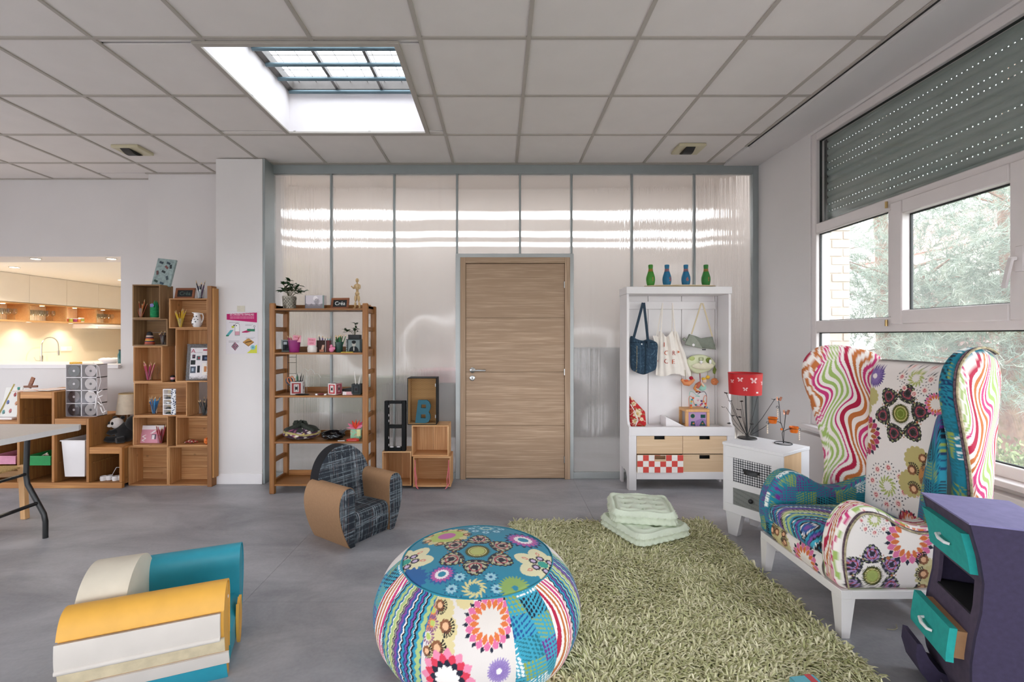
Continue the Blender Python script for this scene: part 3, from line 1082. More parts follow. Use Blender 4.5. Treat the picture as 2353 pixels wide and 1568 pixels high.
# opening sash with its own frame, proud of the rest
sx0, sx1 = 2.452, 2.53
for (a, b_, c, d) in ((2.775, 2.855, 1.43, 2.19), (2.085, 2.19, 1.43, 2.19), (2.19, 2.775, 2.105, 2.19), (2.19, 2.775, 1.43, 1.515)):
    fr_(a, b_, c, d, sx0, sx1, 'sash', .006)
hy = 2.138
MB().box(2.440, 2.452, hy - .018, hy + .018, 1.66, 1.78, .004).bar((2.43, hy, 1.72), (2.405, hy + .01, 1.72), .018, .02, b=.003).bar(
    (2.405, hy + .0, 1.725), (2.408, hy + .034, 1.585), .022, .014, up=(1, 0, 0), b=.004).build('handle', m_pvc, wn)
for (py_, z) in ((2.89, 2.19), (2.89, 1.44)):
    MB().lathe([(0, -.02), (.008, -.02), (.008, .02), (0, .02)], 10, c=(2.458, py_, z)).build('hinge', plain('brass', '#b59a6a', .35, .05, metal=.8), wn)
m_gl = glass('hazed window glass', haze=.05)  # translucent veil added to imitate misty glare over the garden view
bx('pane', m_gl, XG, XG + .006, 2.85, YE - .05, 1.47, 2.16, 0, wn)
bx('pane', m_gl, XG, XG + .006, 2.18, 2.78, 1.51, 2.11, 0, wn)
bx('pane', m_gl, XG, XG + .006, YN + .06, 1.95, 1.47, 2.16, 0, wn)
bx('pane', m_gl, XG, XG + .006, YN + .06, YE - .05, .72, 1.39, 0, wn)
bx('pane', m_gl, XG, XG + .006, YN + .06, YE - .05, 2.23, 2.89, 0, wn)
m_seal = plain('rubber seal', '#1b2020', .6, .1)
for (a, b_, c, d) in ((2.85, YE - .05, 1.474, 2.157), (2.19, 2.775, 1.515, 2.105), (YN + .06, YE - .05, .722, 1.386), (YN + .06, YE - .05, 2.234, 2.886)):
    mb = MB()
    mb.box(XG - .006, XG + .01, a, b_, d - .008, d); mb.box(XG - .006, XG + .01, a, b_, c, c + .006)
    mb.box(XG - .006, XG + .01, a, a + .006, c, d); mb.box(XG - .006, XG + .01, b_ - .006, b_, c, d)
    mb.build('seal', m_seal, wn)

# roller shutter outside the top pane: every slat its own piece
sh = thing('roller_shutter', 'grey green roller shutter lowered behind the top window pane with slits of daylight', 'shutter', (2.575, 2.0, 2.2))
m_slat = plain('shutter slat', '#97a29d', .5, .05, 6)
n = 14
hh = .76 / n
prof = [(.0, .004), (-.010, .012), (-.013, .022), (-.013, hh - .016), (-.009, hh - .006), (-.002, hh - .004), (.004, hh - .01), (.004, .01)]
sl = None
for k in range(n):
    z = 2.17 + k * hh
    mb = MB().prism([(2.578 + a, z + c) for a, c in prof], YN + .03, YE - .02, 'y')
    mb.build('slat', m_slat, sh, world=True)
mb = MB()
for k in range(n - 1):
    z = 2.17 + (k + 1) * hh
    y = YN + .03
    while y < YE - .03:
        mb.box(2.5765, 2.5795, y, y + (.0225 if k in (2, 3, 5, 8, 9, 11) else .029), z - .007, z + .007)
        y += .029
ms = mb.build('slit_webs', m_slat, sh, world=True, smooth=False)
ms['kind'] = 'stuff'
bx('guide_rail', m_dark, 2.556, 2.60, YE - .045, YE - .01, 2.17, 2.94, 0, sh)

# ---- kitchen behind the opening
kx, kc = -7.55, -7.2
m_kw = plain('kitchen splashback', '#e3d9c6', .6, .02, 3)
m_honey = wood('honey birch', '#c79a66', '#dcb483', 'y', 1.0, .5, rnd=.06, bump=.05)
wall('wall_kitchen_left', 'y', YW3 + .36, 9.6, kx - .1, kx, 0, 2.4, (), m_kw)
wall('wall_kitchen_back', 'x', kx, -2.9, 9.6, 9.7, 0, 2.4, (), m_kw)
wall('wall_kitchen_right', 'y', YW3 + .36, 9.6, -2.9, -2.8, 0, 2.4, (), m_kw)
struct(bx('ceiling_kitchen', plain('kitchen ceiling', '#f2ece0', .8, .01), kx, -2.9, YW3 + .36, 9.6, 2.30, 2.4, 0))
struct(bx('trim_6', m_white, OPN[0], OPN[1], YW3 - .03, YW3 + .5, 1.022, 1.066, 0.004))      # serving-hatch worktop
uc = thing('wall_cabinet', 'long cream wall cabinet over the lit shelf in the kitchen', 'cabinet', (kx, 7.5, 1.86))
for k in range(6):
    y0 = 5.78 + k * .6
    bx('door', m_cream, kc - .02, kc, y0 + .0015, y0 + .5985, 1.872, 2.296, 0.001, uc)
bx('body', m_cream, kx, kc - .021, 5.78, 9.38, 1.866, 2.297, 0, uc)
ns = thing('open_shelf', 'honey wood open shelf with lit compartments under the kitchen wall cabinet', 'shelf', (kx, 7.5, 1.59))
bx('top_board', m_honey, kx, kc, 5.78, 9.38, 1.848, 1.864, 0.001, ns)
bx('bottom_board', m_honey, kx, kc, 5.78, 9.38, 1.585, 1.603, 0.001, ns)
bx('back_board', plain('shelf back', '#f2ead8', .7), kx, kx + .01, 5.78, 9.38, 1.603, 1.848, 0, ns)
for y in (5.79, 6.39, 6.98, 7.576, 8.14, 8.68, 9.37):
    bx('divider', m_honey, kx + .011, kc - .001, y - .009, y + .009, 1.604, 1.847, 0.001, ns)
m_lamp = glow('warm led', '#ffecc8', 14)
def spot(x, y, z, label, grp, power, r=.03):
    t = thing('downlight', label, 'light', (x, y, z), group=grp)
    MB().lathe([(r, 0), (r + .008, -.002), (r + .008, -.006), (r, -.006)], 16).build('rim', m_steel, t)
    MB().lathe([(0, -.001), (r, -.001), (r, -.004), (0, -.004)], 16).build('lens', m_lamp, t)
    if power:
        l = bpy.data.lights.new('led', 'SPOT'); l.energy = power; l.color = (1, .88, .71)
        l.spot_size = 2.4; l.spot_blend = .8; l.shadow_soft_size = r
        lo = bpy.data.objects.new('led', l); COL.objects.link(lo); lo.parent = t; lo.location = (0, 0, -.012)
for i, y in enumerate((6.28, 6.72, 7.3, 7.86, 8.42)):
    spot(kc - .13, y, 1.847, 'small round led light in the lit kitchen shelf', 'lights in the kitchen shelf', 2.5)
for i, y in enumerate((7.12, 7.82)):
    spot(kc - .16, y, 1.585, 'small round led light under the kitchen shelf', 'lights under the kitchen shelf', 5)
for i, px in enumerate((82, 256)):
    x = XX(px, 4.86)
    spot(x, 4.86, 2.187, 'round downlight in the lintel over the kitchen hatch', 'downlights over the hatch', 12, .04)
for i, (x, y) in enumerate(((-6.6, 6.2), (-6.3, 7.6), (-4.6, 6.4), (-4.4, 8.2))):
    spot(x, y, 2.30, 'added round downlight in the kitchen ceiling', 'added downlights in the kitchen ceiling', 58, .05)  # extra ceiling lamps, added to brighten the kitchen
wt = thing('kitchen_counter', 'cream kitchen base unit with worktop along the lit wall', 'counter', (kx, 7.4, 0))
bx('worktop', m_cream, kx + .002, kc + .27, 5.4, 9.4, .875, .91, 0.003, wt)
bx('body', m_cream, kx + .002, kc + .22, 5.4, 9.4, .1, .875, 0, wt)
bx('plinth', m_dark, kx + .002, kc + .16, 5.4, 9.4, 0, .1, 0, wt)
hd = thing('cooker_hood', 'white slim cooker hood under the right end of the lit shelf', 'hood', (kx, 8.6, 1.5))
MB().prism([(kx, 1.50), (kc + .1, 1.50), (kc + .1, 1.535), (kc, 1.58), (kx, 1.58)], 8.05, 8.75, 'y').build('body', m_white, hd, world=True)
bx('light_strip', m_steel, kx + .08, kc, 8.15, 8.65, 1.493, 1.501, 0, hd)
fa = thing('kitchen_tap', 'tall steel spring neck tap at the kitchen sink', 'tap', (-7.36, 7.32, .91))
fy = 7.32
arc = [(-7.36, fy, .93)] + [(-7.36, fy, 1.2)] + [(-7.36, fy + .14 - .14 * math.cos(t), 1.2 + .14 * math.sin(t)) for t in np.linspace(.2, math.pi, 12)] + [(-7.36, fy + .28, 1.1)]
MB().tube(arc, .008, 8).build('spring_neck', m_steel, fa, world=True)
MB().tube([(-7.36, fy, .91), (-7.36, fy, 1.05)], .02, 12).build('body', m_steel, fa, world=True)
MB().tube([(-7.36, fy + .28, 1.12), (-7.36, fy + .28, 1.04)], .014, 10).build('spray_head', m_steel, fa, world=True)
MB().tube([(-7.36, fy, 1.10), (-7.36, fy + .28, 1.10)], .004, 6).build('holder_arm', m_steel, fa, world=True)
MB().tube([(-7.36, fy, .96), (-7.36, fy - .09, .97), (-7.36, fy - .12, 1.03)], .007, 8).build('lever', m_steel, fa, world=True)
so = thing('wall_socket', 'cream double wall socket on the kitchen splashback', 'socket', (kx, 7.93, 1.14))
bx('plate', m_cream, kx, kx + .012, 7.83, 8.03, 1.10, 1.18, 0.003, so)
bx('rocker', m_white, kx + .012, kx + .016, 7.84, 7.93, 1.11, 1.17, 0.002, so)

# glasses on the lit shelf
m_wine = glass('drinking glass', (.93, .95, .95))
g = thing('wine_glass', 'stemmed drinking glass in the nearest lit compartment of the kitchen shelf', 'glass', (-7.34, 6.1, 1.604), group='glasses in the nearest compartment')
MB().lathe([(0, 0), (.03, 0), (.03, .003), (.005, .008), (.004, .07), (.03, .1), (.036, .13), (.03, .17), (.028, .17), (.034, .13), (.028, .102), (0, .078)], 12).build('bowl', m_wine, g)
COMP = ('first', 'second', 'third', 'fourth')
for y in [6.19, 6.28, 6.5, 6.585, 6.67, 6.755, 6.84, 7.08, 7.165, 7.25, 7.335, 7.42, 8.22, 8.305, 8.39, 8.475, 8.56]:
    for x in (-7.28, -7.40):
        k_ = 0 if y < 6.39 else 1 if y < 6.98 else 2 if y < 7.6 else 3
        copy_tree(g, (x, y + RND.uniform(-.003, .003), 1.604), label='stemmed drinking glass in the %s lit compartment of the kitchen shelf' % ('nearest', 'second', 'third', 'farthest')[k_],
                  group='glasses in the %s compartment' % ('nearest', 'second', 'third', 'farthest')[k_])
pot = thing('spice_tub', 'white tub with printed band on the kitchen shelf, third lit compartment', 'tub', (-7.3, 7.95, 1.604))
MB().lathe([(0, 0), (.04, 0), (.042, .08), (0, .08)], 14).build('body', m_white, pot)
MB().lathe([(.0425, .02), (.0428, .06)], 14).build('band', plain('lime band', '#a8bb5a', .5), pot)
for i, (y, c, lab) in enumerate(((7.64, '#c0533f', 'small red tub on the kitchen shelf'), (7.72, '#b9c84c', 'small lime tub on the kitchen shelf'), (7.8, '#a64a7c', 'small plum tub on the kitchen shelf'), (7.87, '#dd8b4a', 'small orange tub on the kitchen shelf'))):
    t = thing('spice_tub', lab, 'tub', (-7.27, y, 1.604))
    MB().lathe([(0, 0), (.03, 0), (.03, .05), (0, .05)], 12).build('body', plain('tub' + str(i), c, .5), t)
    MB().lathe([(.032, .05), (.032, .062), (0, .062)], 12).build('lid', m_white, t)

# things on the hatch
hz = 1.066
t = thing('serving_dish', 'white fluted dish at the right end of the kitchen hatch', 'dish', (XX(253, 4.9), 4.9, hz))
mb = MB(); pr = [(0, 0), (.05, 0), (.085, .03), (.1, .045), (.094, .05), (.05, .012), (0, .01)]
mb.lathe(pr, 24); mb.build('bowl', m_white, t)
for k in range(8):
    a = k * math.pi / 4
    MB().ball((.07 * math.cos(a), .05 * math.sin(a), .047), (.03, .025, .014), 10, 6).build('napkin', m_white, t)
t = thing('green_bottle', 'dark teal slanted bottle standing at the right edge of the kitchen hatch', 'bottle', (XX(276, 4.86), 4.86, hz))
MB().lathe([(0, 0), (.02, 0), (.022, .09), (.012, .12), (.012, .14), (0, .14)], 14).build('body', plain('teal bottle', '#1f5a58', .2, .1), t)
MB().lathe([(.013, .135), (.013, .15), (0, .15)], 12).build('cap', m_dark, t)
t = thing('sponge', 'small yellow block on the kitchen hatch behind the disc tower', 'sponge', (XX(175, 4.78), 4.78, hz))
bx('block', plain('yellow sponge', '#cfa64a', .9, .1, 60, .3), XX(165, 4.78), XX(186, 4.78), 4.75, 4.8, hz, hz + .022, .004, t)

# ---- devices on the ceiling
m_ivory = plain('ivory plastic', '#c9c0a2', .4, .02)
for i, (px, py, lab) in enumerate(((305, 349, 'ivory ceiling sensor with black lens over the left side of the room'), (1582, 346, 'ivory ceiling sensor with black lens near the shuttered window'))):
    Yd = F * (CEIL - .02 - H) / (VY - py)
    X = XX(px, Yd)
    t = thing('ceiling_sensor', lab, 'sensor', (X, Yd, CEIL), group='ceiling sensors')
    bx('housing', m_ivory, -.115, .115, -.095, .095, -.02, 0.006, .004, t, world=False)
    mb = MB(); mb.prism([(-.08 + .16 * q, -.019 - .03 * math.sin(math.pi * q)) for q in np.linspace(0, 1, 9)], -.05, .03, 'x')
    mb.build('lens', m_dark, t)
# ------------------------------------------------------------------ big furniture
ones = lambda n: np.ones(n, bool)
m_cloth = attr_mat('printed cotton', .8, .2, 900, .1)
m_paint = attr_mat('printed paper', .7, .03, 300)

# ---- pouf
PX, PY, PR, PS = -.094, 2.0, .442, .327
pf = thing('pouf', 'round patchwork pouf with turquoise flowered top and striped, dotted and floral side panels', 'pouf', (PX, PY, 0))


def pouf_prof(t):
    """t 0..1 from the floor up to the seam"""
    P_ = np.array([(.30, .0), (.365, .025), (.415, .085), (.441, .165), (.437, .24), (.405, .315), (.36, .362), (PS, .387)])
    L = np.concatenate([[0], np.cumsum(np.hypot(*np.diff(P_, axis=0).T))]); L /= L[-1]
    # smooth via dense catmull
    C = catmull(P_, 200, closed=False)
    q = np.linspace(0, 1, 200)
    return np.interp(t, q, C[:, 0]), np.interp(t, q, C[:, 1])


nr, na = 130, 420
rr_, aa_ = np.meshgrid(np.linspace(0.0, 1, nr), np.linspace(0, 2 * np.pi, na, endpoint=False), indexing='ij')
R_ = rr_ * PS
Z_ = .387 + .040 * (1 - rr_ ** 2.2) - .004 * np.exp(-((1 - rr_) / .03) ** 2)
V = np.stack([R_ * np.cos(aa_), R_ * np.sin(aa_), Z_], -1)
me = grid_mesh('top_panel', V, closed_v=True)
p = Print(V[..., 0], V[..., 1], '#2f87a2')
p.cream_flower(.278, -.09, .125, .3)
p.cream_flower(-.305, -.06, .125, .2)
p.beige(-.153, .15, .115, False)
p.scallop(-.153, .15, .072, 12, .15, '#b5c46a'); p.disc(-.153, .15, .042, '#bf6aa4')
for k in range(7):
    t = k * 2 * math.pi / 7
    p.claw(-.153 + .092 * math.cos(t), .15 + .092 * math.sin(t), .026, t)
p.aster(.205, .115, .092, core='#2d8ba6')
p.aster(-.134, -.19, .06, out='#2f5f9c', core='#2d8ba6')
p.swirl(.0, -.275, .12, lime='#d9d096', teal=True, dark='#1f4f78')
p.petals(.155, -.262, 26, .012, .065, .006, '#8fae62', 0, .6)
p.swirl(.03, .25, .10, lime='#8fc0d0', teal=True, dark='#1f4f78')
p.petals(-.27, -.20, 18, .0, .085, .02, '#235f9a')
p.sun(0, -.035, .178, .5, dark='#2a2433', fan='#b9b09a', core='#b5b970')
set_print(me, p.c)
bm = bmesh.new(); bm.from_mesh(me); bmesh.ops.remove_doubles(bm, verts=bm.verts, dist=1e-6); bmesh.ops.recalc_face_normals(bm, faces=bm.faces); bm.to_mesh(me); bm.free()
finish('top_panel', me, m_cloth, pf)


def azim(px, py, z=.387):
    Yp = F * (H - z) / (py - VY)
    return math.atan2(Yp - PY, XX(px, Yp) - PX)


# seams of the side panels, clockwise from the far left round the front
seams = [(912, 1283), (938, 1312), (948, 1330), (1012, 1362), (1157, 1367), (1221, 1342), (1246, 1322), (1268, 1265)]
az = []
for s_ in seams:
    az.append(azim(*s_))
az = [a if a > -math.pi * .999 and a < 0.9 else a for a in az]
a_ = np.unwrap(np.array(az))
panels = [('dots', a_[0], a_[1]), ('waves', a_[1], a_[2]), ('zig', a_[2], a_[3]), ('floral', a_[3], a_[4]), ('dots', a_[4], a_[5]), ('waves', a_[5], a_[6]), ('zig', a_[6], a_[7])]
rest = a_[0] + 2 * math.pi - a_[7]
kinds = ['floral2', 'dots', 'zig', 'waves', 'floral2']
for i, k in enumerate(kinds):
    panels.append((k, a_[7] + rest * i / len(kinds), a_[7] + rest * (i + 1) / len(kinds)))
for (kind, t0, t1) in panels:
    nu = max(24, int(abs(t1 - t0) * .44 / .0028)); nv = 150
    uu, vv = np.meshgrid(np.linspace(0, 1, nu), np.linspace(0, 1, nv), indexing='ij')
    ang = t0 + (t1 - t0) * uu
    r0_, z0_ = pouf_prof(vv)
    puff = .006 * np.sqrt(np.clip(np.sin(np.pi * uu), 0, 1)) - .004
    r1_ = r0_ + puff
    V = np.stack([r1_ * np.cos(ang), r1_ * np.sin(ang), z0_], -1)
    me = grid_mesh('side_panel', V)
    Lw = abs(t1 - t0) * PR
    U = (uu - .5) * Lw * (r0_ / PR) + .5 * Lw; Vv = vv * .50
    p = Print(U, Vv, '#ddd6d1')
    if kind == 'dots': p.dotfield(p.u + p.v * .25, p.v, base='#3a9cb6', cell=.0155, block=.095, deep='#1f4f8a')
    elif kind == 'waves': p.waves(p.u * .8 + .02, p.v, .15, .024, 11.0, .5)
    elif kind == 'zig': p.zigzag(((uu - .5) * Lw).ravel() * 1.0 + .08, p.v, .0088, .0042, .028)
    elif kind == 'floral':
        c = .5 * Lw
        for (x, y, r) in ((-.10, .46, .04), (-.085, .40, .042), (-.095, .345, .045), (-.11, .30, .035), (-.13, .42, .035), (-.02, .498, .03)): p.scallop(c + x, y, r, 14, .14, '#d8c996')
        p.disc(c - .15, .425, .025, '#e08a4a', .045)
        for (x, y) in ((-.135, .406), (-.148, .365), (-.14, .445)):
            p.petals(c + x, y, 14, .012, .027, .003, '#8a5a7c'); p.disc(c + x, y, .010, '#b5c46a')
        for (x, y, r) in ((-.113, .467, .028), (-.083, .406, .033), (-.11, .337, .035), (-.15, .32, .024)): p.claw(c + x, y, r, -.4)
        p.dahlia(c + .075, .425, .098, .1, n=16, core='#dcd4cc')
        p.star(c - .07, .245, .10)
        p.purple(c + .11, .27, .045, '#9a86bb')
    else:
        p.floral(.1, .1, .9)
    set_print(me, p.c)
    finish('side_panel', me, m_cloth, pf, label={'dots': 'turquoise dotted side panel', 'waves': 'pink and orange wavy striped side panel', 'zig': 'multicoloured zigzag striped side panel',
           'floral': 'white side panel with orange and pink dahlia', 'floral2': 'white floral side panel'}[kind])
m_pipe = plain('teal piping', '#2a8aa0', .7)
MB().tube([(PS * math.cos(t), PS * math.sin(t), .386) for t in np.linspace(0, 2 * np.pi, 90, endpoint=False)], .003, 6, closed=True).build('piping', m_pipe, pf)
MB().lathe([(0, .004), (.31, .004), (.31, .001), (0, .001)], 40).build('underside', plain('black calico', '#1d1c20', .9), pf)

# ---- shaggy rug
RX0, RX1, RY0, RY1 = .09, 1.485, 1.28, 3.285
rg = thing('shaggy_rug', 'light olive green shaggy rug with long pile on the grey floor', 'rug', ((RX0 + RX1) / 2, (RY0 + RY1) / 2, 0))
bx('backing', plain('rug backing', '#6f7550', .95), RX0 + .01, RX1 - .01, RY0 + .01, RY1 - .01, 0.001, .009, 0, rg)
NB = 62000
g = NR
bxp = np.stack([g.uniform(RX0, RX1, NB), g.uniform(RY0, RY1, NB), np.full(NB, .006)], 1)
bxp = bxp[np.hypot(bxp[:, 0] - PX, bxp[:, 1] - PY) > .345]
NB = len(bxp)
# tufts of pile lie over in patches
fld = np.sin(bxp[:, 0] * 7 + 1.3 * np.sin(bxp[:, 1] * 5)) + np.cos(bxp[:, 1] * 6.2 + 1.7 * np.sin(bxp[:, 0] * 4.1))
th = fld * 1.7 + g.normal(0, 1.1, NB)
ln = g.uniform(.034, .056, NB)
tilt = np.clip(g.normal(.95, .28, NB), .2, 1.45)
dx = np.stack([np.cos(th), np.sin(th), np.zeros(NB)], 1)
sd = np.stack([-np.sin(th), np.cos(th), np.zeros(NB)], 1)
wd = g.uniform(.0027, .0042, NB)[:, None]
up = np.array([0, 0, 1.0])
pts = []
for q, bend in ((0, .2), (.45, .75), (.8, 1.1), (1.0, 1.35)):
    tb = tilt * bend
    pts.append(bxp + (dx * (np.sin(tb) * ln * q)[:, None] + up * (np.cos(tb) * ln * q)[:, None]))
for q in pts: q[:, 2] = np.maximum(q[:, 2], .007)
V = np.zeros((NB, 10, 3))
for k in range(4):
    w = wd * (1.0 if k < 3 else .55)
    rise = np.array([0, 0, .0022]) if 0 < k else 0
    V[:, 2 * k] = pts[k] + sd * w
    V[:, 2 * k + 1] = pts[k] - sd * w
V[:, 8] = pts[1] + up * .0028; V[:, 9] = pts[2] + up * .0028
fb = np.array([[0, 2, 8, 8], [2, 4, 9, 8], [4, 6, 9, 9], [1, 8, 3, 3], [3, 8, 9, 5], [5, 9, 7, 7], [6, 7, 9, 9], [0, 8, 1, 1]])
tri = []
for f in fb:
    if f[2] == f[3]: tri.append([f[0], f[1], f[2]])
    else: tri += [[f[0], f[1], f[2]], [f[0], f[2], f[3]]]
tri = np.array(tri)
Fc = (tri[None] + (np.arange(NB) * 10)[:, None, None]).reshape(-1, 3)
me = tri_mesh('pile', to_local(rg, V.reshape(-1, 3)), Fc)
c1, c2, c3 = np.array(lin('#d2cfa4')), np.array(lin('#a9ab78')), np.array(lin('#e6e0c0'))
mixv = g.random(NB)[:, None]
cc = c1 * (1 - mixv) + np.where(g.random(NB)[:, None] < .5, c2, c3) * mixv
set_print(me, np.repeat(cc, 10, 0))
m_pile = attr_mat('chenille pile', .9, 0)
o = finish('pile', me, m_pile, rg, smooth=False)
o['kind'] = 'stuff'

# ---- floor cushions
def cushion_mesh(w, d, h, seed):
    """tufted box mattress cushion with rolled edges"""
    rg_ = np.random.default_rng(seed)
    n = 56
    u, v = np.meshgrid(np.linspace(-1, 1, n), np.linspace(-1, 1, n), indexing='ij')
    tuft = np.zeros_like(u)
    for a in (-.5, 0, .5):
        for b in (-.5, 0, .5):
            if (abs(a) + abs(b)) in (0, 1.0) or True:
                tuft += 1.3 * np.exp(-((u - a) ** 2 + (v - b) ** 2) / .022)
    rim = np.maximum(np.abs(u), np.abs(v))
    z = h * (1 - .22 * tuft) - h * .20 * np.exp(-((rim - .84) / .05) ** 2) + h * .05 * np.cos(u * 6.28) * np.cos(v * 6.28)
    z = z + rg_.normal(0, .0006, z.shape)
    sup = (np.abs(u) ** 8 + np.abs(v) ** 8) ** (1 / 8) / np.maximum(rim, 1e-6)
    x = u * w / 2 * np.where(rim > 0, 1 / np.maximum(sup, 1), 1); y = v * d / 2 / np.maximum(sup, 1)
    z = z - h * .28 * np.clip((rim - .93) / .07, 0, 1) ** 2
    V1 = np.stack([x, y, z], -1)
    # sides as a loop of rings, stitched folds
    edge = [(i, 0) for i in range(n - 1)] + [(n - 1, j) for j in range(n - 1)] + [(i, n - 1) for i in range(n - 1, 0, -1)] + [(0, j) for j in range(n - 1, 0, -1)]
    mb = MB()
    vs = [tuple(q) for q in V1.reshape(-1, 3)]
    fs = [(i * n + j, (i + 1) * n + j, (i + 1) * n + j + 1, i * n + j + 1) for i in range(n - 1) for j in range(n - 1)]
    prev = [i * n + j for i, j in edge]
    m = len(edge)
    for q, out in ((.62, .010), (.5, .004), (.36, .001), (.22, .004), (.1, .010), (.0, .001)):
        cur = []
        for k, (i, j) in enumerate(edge):
            b_ = V1[i, j]
            r = math.hypot(b_[0], b_[1])
            ww = out + .004 * math.sin(k * 1.1 + seed) * (1 if q > .55 or q < .15 else .45)
            cur.append(len(vs)); vs.append((b_[0] * (1 + ww / r), b_[1] * (1 + ww / r), h * q))
        fs += [(prev[k], prev[(k + 1) % m], cur[(k + 1) % m], cur[k]) for k in range(m)]
        prev = cur
    fs.append(tuple(prev))
    mb.add(vs, fs)
    return mb


m_mint = plain('pale mint cotton', '#d6dfcb', .9, .05, 9, .25, 260, sheen=.1)
m_mint2 = plain('mint thread', '#aebfa0', .9)
for (lab, cxp, cyp, z, rz, w, d, h, seed) in (('lower pale mint tufted floor cushion, skewed under the other one on the rug edge', .985, 3.10, .042, math.radians(24), .44, .42, .075, 3),
                                             ('upper pale mint tufted floor cushion lying on top of the other one', .985, 3.17, .117, math.radians(-9), .42, .37, .085, 5)):
    t = thing('floor_cushion', lab, 'cushion', (cxp, cyp, z), rz, group='pale mint floor cushions')
    cushion_mesh(w, d, h, seed).build('cover', m_mint, t, angle=80)
    for a in (-.5, 0, .5):
        for b in (-.5, 0, .5):
            MB().ball((a * w / 2, b * d / 2, h * .80), (.007, .007, .004), 8, 5).build('tuft_button', m_mint2, t)

# ---- wing armchair, faces the left
ch = thing('wing_armchair', 'tall patchwork wing armchair in printed fabrics on a white wooden base beside the window', 'armchair', (1.87, 2.35, 0))
YN_, YF_ = 2.035, 2.665
m_cwhite = plain('white painted wood', '#e4e0df', .4, .02, 10)
for (a, b_, c, d) in ((1.53, 1.575, YN_, YF_), (2.15, 2.195, YN_, YF_), (1.575, 2.15, YN_, YN_ + .045), (1.575, 2.15, YF_ - .045, YF_)):
    bx('base_rail', m_cwhite, a, b_, c, d, .178, .216, .002, ch)
for x in (1.53, 2.195):
    for y in (YN_, YF_):
        sx = 1 if x < 1.8 else -1; sy = 1 if y < 2.3 else -1
        mb = MB()
        top = [(x, y), (x + sx * .062, y), (x + sx * .062, y + sy * .062), (x, y + sy * .062)]
        bot = [(x + sx * .004, y + sy * .004), (x + sx * .040, y + sy * .004), (x + sx * .040, y + sy * .040), (x + sx * .004, y + sy * .040)]
        mb.add([(q[0], q[1], .1785) for q in top] + [(q[0], q[1], 0) for q in bot], [(0, 1, 2, 3), (7, 6, 5, 4)] + [(i, (i + 1) % 4, 4 + (i + 1) % 4, 4 + i) for i in range(4)])
        mb.build('leg', m_cwhite, ch, world=True, smooth=False)


def nprint(fn_faces):
    """different cloth on the two faces and on the rim"""
    def f(s, t, w, sd):
        out = np.zeros((len(s), 3))
        for k, fn in fn_faces.items():
            msk = sd == k
            if msk.any():
                p = Print(s[msk], t[msk], '#efe7e2'); p.w = w[msk]
                fn(p)
                out[msk] = p.c
        return out
    return f


def c_waves(p): p.waves(p.u + .04, p.v, .235, .034, 17.5, .5)
def c_dots(p): p.dotfield(p.u, p.v)
def c_floral(ox, oy, sc=1.0): return lambda p: p.floral(ox, oy, sc)


# arms: outline in (x, z)
arm = [(1.56, .217), (1.515, .30), (1.508, .40), (1.53, .49), (1.575, .56), (1.64, .59), (1.72, .572), (1.80, .525), (1.88, .498), (1.97, .505), (2.06, .55), (2.12, .56), (2.14, .45), (2.14, .30), (2.13, .217), (1.85, .217)]
ol = catmull(arm, 330)
ol[:, 1] = np.maximum(ol[:, 1], .217)


def near_face(p):
    p.sun(1.665, .285, .145, .55, core='#a3ae62', dark='#2a2a36', fan='#a88fc0', n=6)
    p.dahlia(1.83, .445, .115, .1)
    p.swirl(1.675, .535, .08)
    p.beige(1.93, .29, .08, True, 2.6)
    p.beige(2.06, .33, .09, True, 3.0)
    p.disc(1.735, .365, .008, '#b5683f')


slab('arm', ol, (1.80, .37), .118, .03, .004, 60, lambda s, t, w: np.stack([s, 2.092 - w, t], 1),
     nprint({1: near_face, -1: c_waves, 0: lambda p: p.waves(p.w * 2.2 + .05, p.u * .6 + p.v * .8, .22, .02, 22, 1)}), m_cloth, ch).__setitem__('label', 'near arm with white floral side and striped roll')
slab('arm', ol, (1.80, .37), .118, .03, .004, 60, lambda s, t, w: np.stack([s, 2.608 - w, t], 1),
     nprint({1: lambda p: p.dotfield(p.u * .93 + .03, p.v * 1.0), -1: c_floral(.2, .1), 0: lambda p: p.dotfield(p.w + .4, p.v)}), m_cloth, ch).__setitem__('label', 'far arm in turquoise dotted cloth')
m_ptw = plain('cream piping', '#a89c7c', .8, .5, 60)
m_ptr = plain('patterned piping', '#5b4650', .8, .8, 90)
side = [q for q in ol if q[0] < 2.1]
sel = catmull([(1.562, .225), (1.548, .31), (1.545, .40), (1.562, .48), (1.60, .54), (1.645, .562), (1.72, .546), (1.80, .50), (1.88, .474), (1.97, .482), (2.05, .52)], 70, closed=False)
pp = MB().tube([(x, 2.0335, z) for x, z in sel], .0048, 6)
pp.build('piping', m_ptw, ch, world=True)
MB().tube([(x - .006, 2.036, z + .006) for x, z in sel], .0042, 6).build('piping', m_ptr, ch, world=True)

# seat cushion: outline in (x, y), zigzag rings round the near front corner
seat = [(1.50, 2.165), (1.50, 2.545), (2.08, 2.545), (2.08, 2.165)]
so_ = polyline(seat, 440)
# round the corners of the outline
so_ = np.stack([np.convolve(np.r_[so_[-6:, k], so_[:, k], so_[:6, k]], np.ones(13) / 13, 'valid') for k in (0, 1)], 1)


def seatprint(s, t, w, sd):
    p = Print(s, t, '#2a5a98')
    x, y = s - 1.515, t - 2.235
    w2 = w + .0
    rad = np.hypot(x * 1.0, (y) * 1.25) + np.where(x < .03, (.062 - w2) * .55, 0)
    an = np.arctan2(y, x) * np.clip(rad, .05, 1) * 1.0
    p.zigzag(rad * .95 + .085, an, .0118, .0042, .024)
    return p.c


